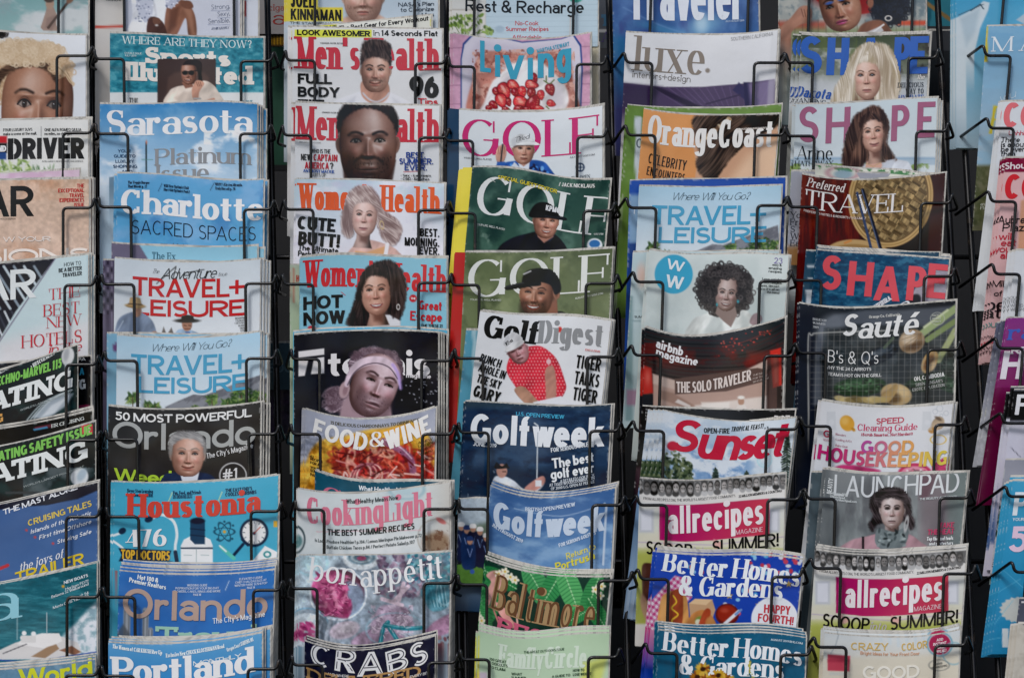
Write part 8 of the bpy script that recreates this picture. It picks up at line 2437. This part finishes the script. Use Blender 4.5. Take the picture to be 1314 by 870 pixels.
@M("dark leafy style magazine edge left of the cyan price magazine", 6.6, 1290, 590, 1400, 590, sag=0, vis=160, full=160, res=2, skew=-.13, back=.004, bow=2)
def _(c):
    c.vg(590, 740, '8a8c98', 'b8bcc4'); c.leaves((1278, 650, 1300, 690), ['2c3c34', '44584c', '1c2a26'], 50, (3, 9), 3, asp=.2); c.t('& Style', 1272, 1284, 722, 5, 'sr', '4a4c54', -82); c.rect(1268, 736, 1300, 760, '6a7c78', .9, 2)


@M("cyan magazine with white numeral five and starburst seal at the right edge", 7, 1299, 617, 1480, 612, sag=1, vis=270, full=222, res=1.4, skew=-.13, bow=3, copies=[(-3, 1), (-6, 3), (-9, 5), (0, -4)])
def _(c):
    c.vg(617, 840, '3f9cc4', '2f86b4')
    c.t('PA', 1299, 1340, 661, 30, 'sb', 'dce6ec'); c.lines(['YOUR GUIDE'], 1299, 668, 5, 4, 'sb', 'd4e0e8'); c.t('5', 1294, 1318, 708, 33, 'sb', 'e2c8dc', 0, 1.1)
    q = [(1306 + (24 if k % 2 else 21) * math.cos(k * math.pi / 18), 782 + (17 if k % 2 else 15) * math.sin(k * math.pi / 18)) for k in range(36)]
    c.poly(q, 'c4c8c4', 1, .8)
    for a, b in (((1286, 730), (1320, 760)), ((1280, 760), (1310, 742)), ((1276, 800), (1300, 770)), ((1270, 820), (1320, 812))):
        c.line([a, b], .7, '6ab8d4', .8)
    c.rect(1286, 806, 1294, 830, 'cfd8dc')


@M("grey paper magazine stub in the lowest right corner", 8.6, 1306, 800, 1480, 796, sag=1, vis=80, res=2.4, skew=-.1, bow=3, copies=[(-4, 2), (-8, 3)])
def _(c):
    c.fill('c2bdb2'); c.clouds('a8a296', 12, .45, .65, .7); c.rect(1312, 770, 1330, 802, '4c4c56')


@M("slate magazine at right frame edge with white capitals beside the cyan magazine", 8, 1308, 768, 1480, 764, sag=1, vis=60, res=2.4, skew=-.12, bow=3)
def _(c):
    c.fill('565a68'); c.t('TC', 1309, 1340, 785, 14, 'sb', 'd8d8dc')


# ---------------------------------------------------------------- glimpses through the gaps: a second rack further back, its shade put into darker cover colours
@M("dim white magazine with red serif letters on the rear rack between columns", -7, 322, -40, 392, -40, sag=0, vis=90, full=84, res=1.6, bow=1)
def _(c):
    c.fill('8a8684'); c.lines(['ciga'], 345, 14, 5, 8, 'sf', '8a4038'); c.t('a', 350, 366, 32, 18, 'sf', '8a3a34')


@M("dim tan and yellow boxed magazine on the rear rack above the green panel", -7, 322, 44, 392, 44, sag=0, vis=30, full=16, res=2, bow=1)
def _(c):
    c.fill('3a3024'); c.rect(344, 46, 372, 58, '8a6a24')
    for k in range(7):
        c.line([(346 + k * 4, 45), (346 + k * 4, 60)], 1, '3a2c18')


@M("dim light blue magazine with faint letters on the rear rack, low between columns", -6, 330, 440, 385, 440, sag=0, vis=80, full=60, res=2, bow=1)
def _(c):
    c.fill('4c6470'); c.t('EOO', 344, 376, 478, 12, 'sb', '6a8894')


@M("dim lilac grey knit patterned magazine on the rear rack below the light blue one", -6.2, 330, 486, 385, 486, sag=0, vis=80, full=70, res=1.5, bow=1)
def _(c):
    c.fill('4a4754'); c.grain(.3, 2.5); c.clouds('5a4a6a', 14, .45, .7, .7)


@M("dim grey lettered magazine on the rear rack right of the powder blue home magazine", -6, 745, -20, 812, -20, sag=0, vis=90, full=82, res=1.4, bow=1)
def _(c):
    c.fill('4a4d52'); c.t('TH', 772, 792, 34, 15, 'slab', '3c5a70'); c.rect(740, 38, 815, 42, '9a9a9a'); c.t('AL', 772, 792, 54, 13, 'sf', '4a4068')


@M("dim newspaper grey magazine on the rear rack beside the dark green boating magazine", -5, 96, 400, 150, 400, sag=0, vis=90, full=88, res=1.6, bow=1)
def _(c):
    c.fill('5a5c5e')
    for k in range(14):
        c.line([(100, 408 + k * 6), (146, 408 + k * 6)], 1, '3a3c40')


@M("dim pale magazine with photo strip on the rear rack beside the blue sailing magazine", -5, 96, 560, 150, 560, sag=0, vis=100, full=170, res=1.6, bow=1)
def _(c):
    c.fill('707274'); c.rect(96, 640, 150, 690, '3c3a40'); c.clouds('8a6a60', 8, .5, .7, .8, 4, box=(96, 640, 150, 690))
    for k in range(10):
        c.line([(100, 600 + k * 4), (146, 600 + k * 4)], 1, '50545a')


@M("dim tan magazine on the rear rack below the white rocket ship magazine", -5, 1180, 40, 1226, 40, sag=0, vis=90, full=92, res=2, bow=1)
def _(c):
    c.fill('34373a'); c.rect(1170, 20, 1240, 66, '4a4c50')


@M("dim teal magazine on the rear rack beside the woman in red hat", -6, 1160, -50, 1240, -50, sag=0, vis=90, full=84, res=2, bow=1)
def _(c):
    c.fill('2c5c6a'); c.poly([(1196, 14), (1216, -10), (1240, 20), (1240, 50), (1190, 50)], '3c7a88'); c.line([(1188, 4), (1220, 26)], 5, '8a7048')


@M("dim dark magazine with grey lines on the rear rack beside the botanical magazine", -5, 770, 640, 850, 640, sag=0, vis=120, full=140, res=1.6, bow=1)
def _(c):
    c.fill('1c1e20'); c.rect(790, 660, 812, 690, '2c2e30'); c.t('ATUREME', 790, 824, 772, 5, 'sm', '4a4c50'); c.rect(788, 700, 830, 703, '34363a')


# ---------------------------------------------------------------- the wire rack
rack = thing("magazine_rack", "black wire magazine rack with seven columns of stepped pockets and hooked ends", "magazine rack", (0, 0.03, -0.75))
RB = np.array([0, 0.03, -0.75])
#   per pocket: wire height at left, gutter x, inner x | inner x, gutter x, wire height at right
POCK = {
    0: [(-25, None, None, 75, 117), (72, None, None, 73, 117), (171, None, None, 81, 119), (267, None, None, 81, 120), (366, None, None, 83, 122), (468, None, None, 85, 125), (565, None, None, 87, 127), (663, None, None, 85, 128), (766, None, None, 86, 128), (866, None, None, 84, 126)],
    1: [(-25, 119, 159, 300, 346, -25), (76, 120, 159, 309, 350, 79), (172, 122, 164, 308, 346, 172), (266, 126, 168, 313, 350, 269), (365, 130, 172, 315, 353, 364), (463, 134, 176, 316, 354, 460), (564, 135, 176, 319, 357, 557), (663, 136, 178, 322, 360, 656), (766, 132, 173, 325, 361, 757), (867, 130, 172, 318, 357, 858)],
    2: [(-25, 366, 404, 532, 571, -25), (78, 366, 404, 533, 572, 82), (174, 362, 399, 538, 575, 177), (269, 364, 402, 537, 575, 270), (365, 362, 402, 537, 578, 363), (461, 373, 410, 541, 580, 463), (557, 373, 411, 542, 582, 557), (654, 378, 416, 544, 583, 653), (755, 372, 407, 544, 582, 748), (853, 374, 414, 550, 586, 850)],
    3: [(-25, 574, 609, 736, 773, -25), (86, 575, 609, 740, 777, 83), (181, 570, 607, 741, 778, 176), (274, 573, 610, 749, 788, 271), (366, 578, 615, 752, 791, 364), (460, 583, 620, 754, 792, 458), (555, 588, 627, 757, 795, 553), (653, 588, 626, 760, 800, 648), (750, 587, 625, 768, 810, 745), (846, 590, 628, 755, 794, 843)],
    4: [(-25, 800, 836, 961, 1002, -25), (81, 804, 837, 968, 1007, 81), (174, 806, 841, 969, 1007, 174), (267, 807, 842, 972, 1010, 264), (362, 816, 851, 975, 1014, 361), (456, 814, 848, 981, 1019, 457), (553, 816, 852, 984, 1024, 551), (648, 820, 856, 985, 1027, 641), (743, 822, 858, 991, 1029, 740), (838, 832, 869, 1002, 1040, 840)],
    5: [(-25, 1004, 1039, 1172, 1206, -30), (81, 1010, 1043, 1166, 1203, 75), (175, 1010, 1045, 1176, 1216, 169), (266, 1013, 1049, 1182, 1221, 261), (360, 1018, 1054, 1186, 1224, 355), (453, 1025, 1060, 1191, 1231, 449), (547, 1031, 1066, 1200, 1237, 545), (640, 1036, 1072, 1206, 1244, 639), (729, 1044, 1079, 1211, 1251, 736), (830, 1048, 1086, 1200, 1240, 828)],
    6: [(-35, 1262, 1291), (72, 1265, 1297), (165, 1270, 1301), (259, 1272, 1304), (352, 1277, 1309), (447, 1281, 1313), (543, 1288, 1321), (637, 1294, 1326), (734, 1302, 1334)],
}
SKW = {0: 0, 1: .01, 2: 0, 3: -.01, 4: -.03, 5: -.03, 6: -.09}
WR = .0020
for col_, rows in POCK.items():
    for r_, p in enumerate(rows):
        dw = r_ * STEP + .0075
        w = lambda x, y, dd=0.0: W3(np.array(float(x)), np.array(float(y)), dw + LEAN * .03 + dd)
        wy = p[0]
        drop = 186
        dn = lambda x, y: W3(np.array(x + SKW[col_] * drop), np.array(float(y + drop)), dw + LEAN * .2)
        rear = lambda x, y: W3(np.array(x + SKW[col_] * drop), np.array(float(y + drop + 4)), dw + LEAN * .2 - .022)
        pts = []
        yr = p[5] if len(p) > 5 else p[0]
        if col_ == 6:
            hookl = lambda g, y: [w(g - 46, y + 17, -.075), w(g - 3, y - 14), w(g, y)]
        elif col_ >= 4:
            hookl = lambda g, y: [w(g - 21, y + 12, -.046), w(g - 3, y - 14), w(g, y)]
        else:
            hookl = lambda g, y: [w(g + 4, y + 14, -.046), w(g - 6, y + 10, -.03), w(g + 1, y - 14), w(g + 2, y)]
        hookr = lambda g, y: [w(g - 2, y), w(g + 1, y - 13), w(g + 8, y + 7, -.03), w(g - 2, y + 10, -.046)]
        if col_ == 0:
            pts = [w(-120, wy), w(-70, wy), dn(-70, wy), dn(p[3], wy), w(p[3], wy)] + hookr(p[4], wy)
            x0, x1 = -70, p[3]
        elif col_ == 6:
            pts = hookl(p[1], wy) + [w(p[2], wy), dn(p[2], wy), dn(1450, wy), w(1450, wy), w(1490, wy)]
            x0, x1 = p[2], 1450
        else:
            pts = hookl(p[1], wy) + [w(p[2], wy), dn(p[2], wy), dn(p[3], yr), w(p[3], yr)] + hookr(p[4], yr)
            x0, x1 = p[2], p[3]
        parts = [tube(pts, WR, 8, .006)]
        # shelf wires that carry the magazines from below
        parts.append(tube([dn(x0 + 8, wy), rear(x0 + 8, wy), rear(x1 - 8, yr), dn(x1 - 8, yr)], WR * .9, 6, .005))
        V, F = join_parts(parts)
        mesh_obj("wire_pocket", V, F, M_WIRE, rack, None, True, RB)

# posts: the slanting uprights of each tower, behind the hooks
POSTS = [(116, 131), (125, 140), (343, 364), (371, 384), (573, 590), (581, 598), (781, 806), (797, 838), (1006, 1042), (1014, 1052), (1203, 1250), (1226, 1282)]
rail_y = (-60, 330, 720)
for xa, xb in POSTS:
    P = []
    for y in np.linspace(-90, 960, 12):
        r_ = (y - 40) / 97.0
        k = (y + 0) / 870.0
        P.append(W3(np.array(xa + (xb - xa) * k), np.array(y), r_ * STEP - .052))
    V, q, t = tube(P, .0042, 8, .004)
    mesh_obj("post", V, [q, t], M_WIRE, rack, None, True, RB)
for y in rail_y:
    r_ = (y - 40) / 97.0
    P = [W3(np.array(float(x)), np.array(float(y)), r_ * STEP - .060) for x in (-130, 300, 800, 1480)]
    V, q, t = tube(P, .0032, 8, .004)
    mesh_obj("rail", V, [q, t], M_WIRE, rack, None, True, RB)
# ---------------------------------------------------------------- what stands behind
M_GREEN = mat_plain("dark_green_paint", (.012, .075, .04), .5)
M_BACK = mat_plain("gap_shade_backing", (.008, .008, .009), .8)  # near-black colour stands in for the deep shade behind the gaps
M_FRAME = mat_plain("black_frame", (.01, .01, .011), .5)
gp = thing("sign_panel", "dark green sign panel glimpsed behind the rack in a gap between columns", "sign panel", W3(np.array(352.), np.array(215.), -.26))
gb = np.array(gp.location)
a, b = W3(np.array(318.), np.array(58.), -.26), W3(np.array(386.), np.array(212.), -.26)
V, q, t = box(a[0], b[0], a[1], a[1] + .006, b[2], a[2])
mesh_obj("board", V, [q], M_GREEN, gp, None, False, gb)
fr = []
for x0, x1, z0, z1 in ((a[0] - .008, a[0], b[2], a[2]), (b[0], b[0] + .008, b[2], a[2]), (a[0] - .008, b[0] + .008, a[2], a[2] + .008), (a[0] - .008, b[0] + .008, b[2] - .008, b[2])):
    fr.append(box(x0, x1, a[1] - .003, a[1] + .008, z0, z1))
V, F = join_parts(fr)
mesh_obj("frame", V, F, M_FRAME, gp, None, False, gb)

bw = join_parts([box(-2.4, 2.4, .55, .60, -1.6, 1.6)])
o = mesh_obj("backdrop", bw[0], bw[1], M_BACK, None, None, False)
o["kind"] = "structure"
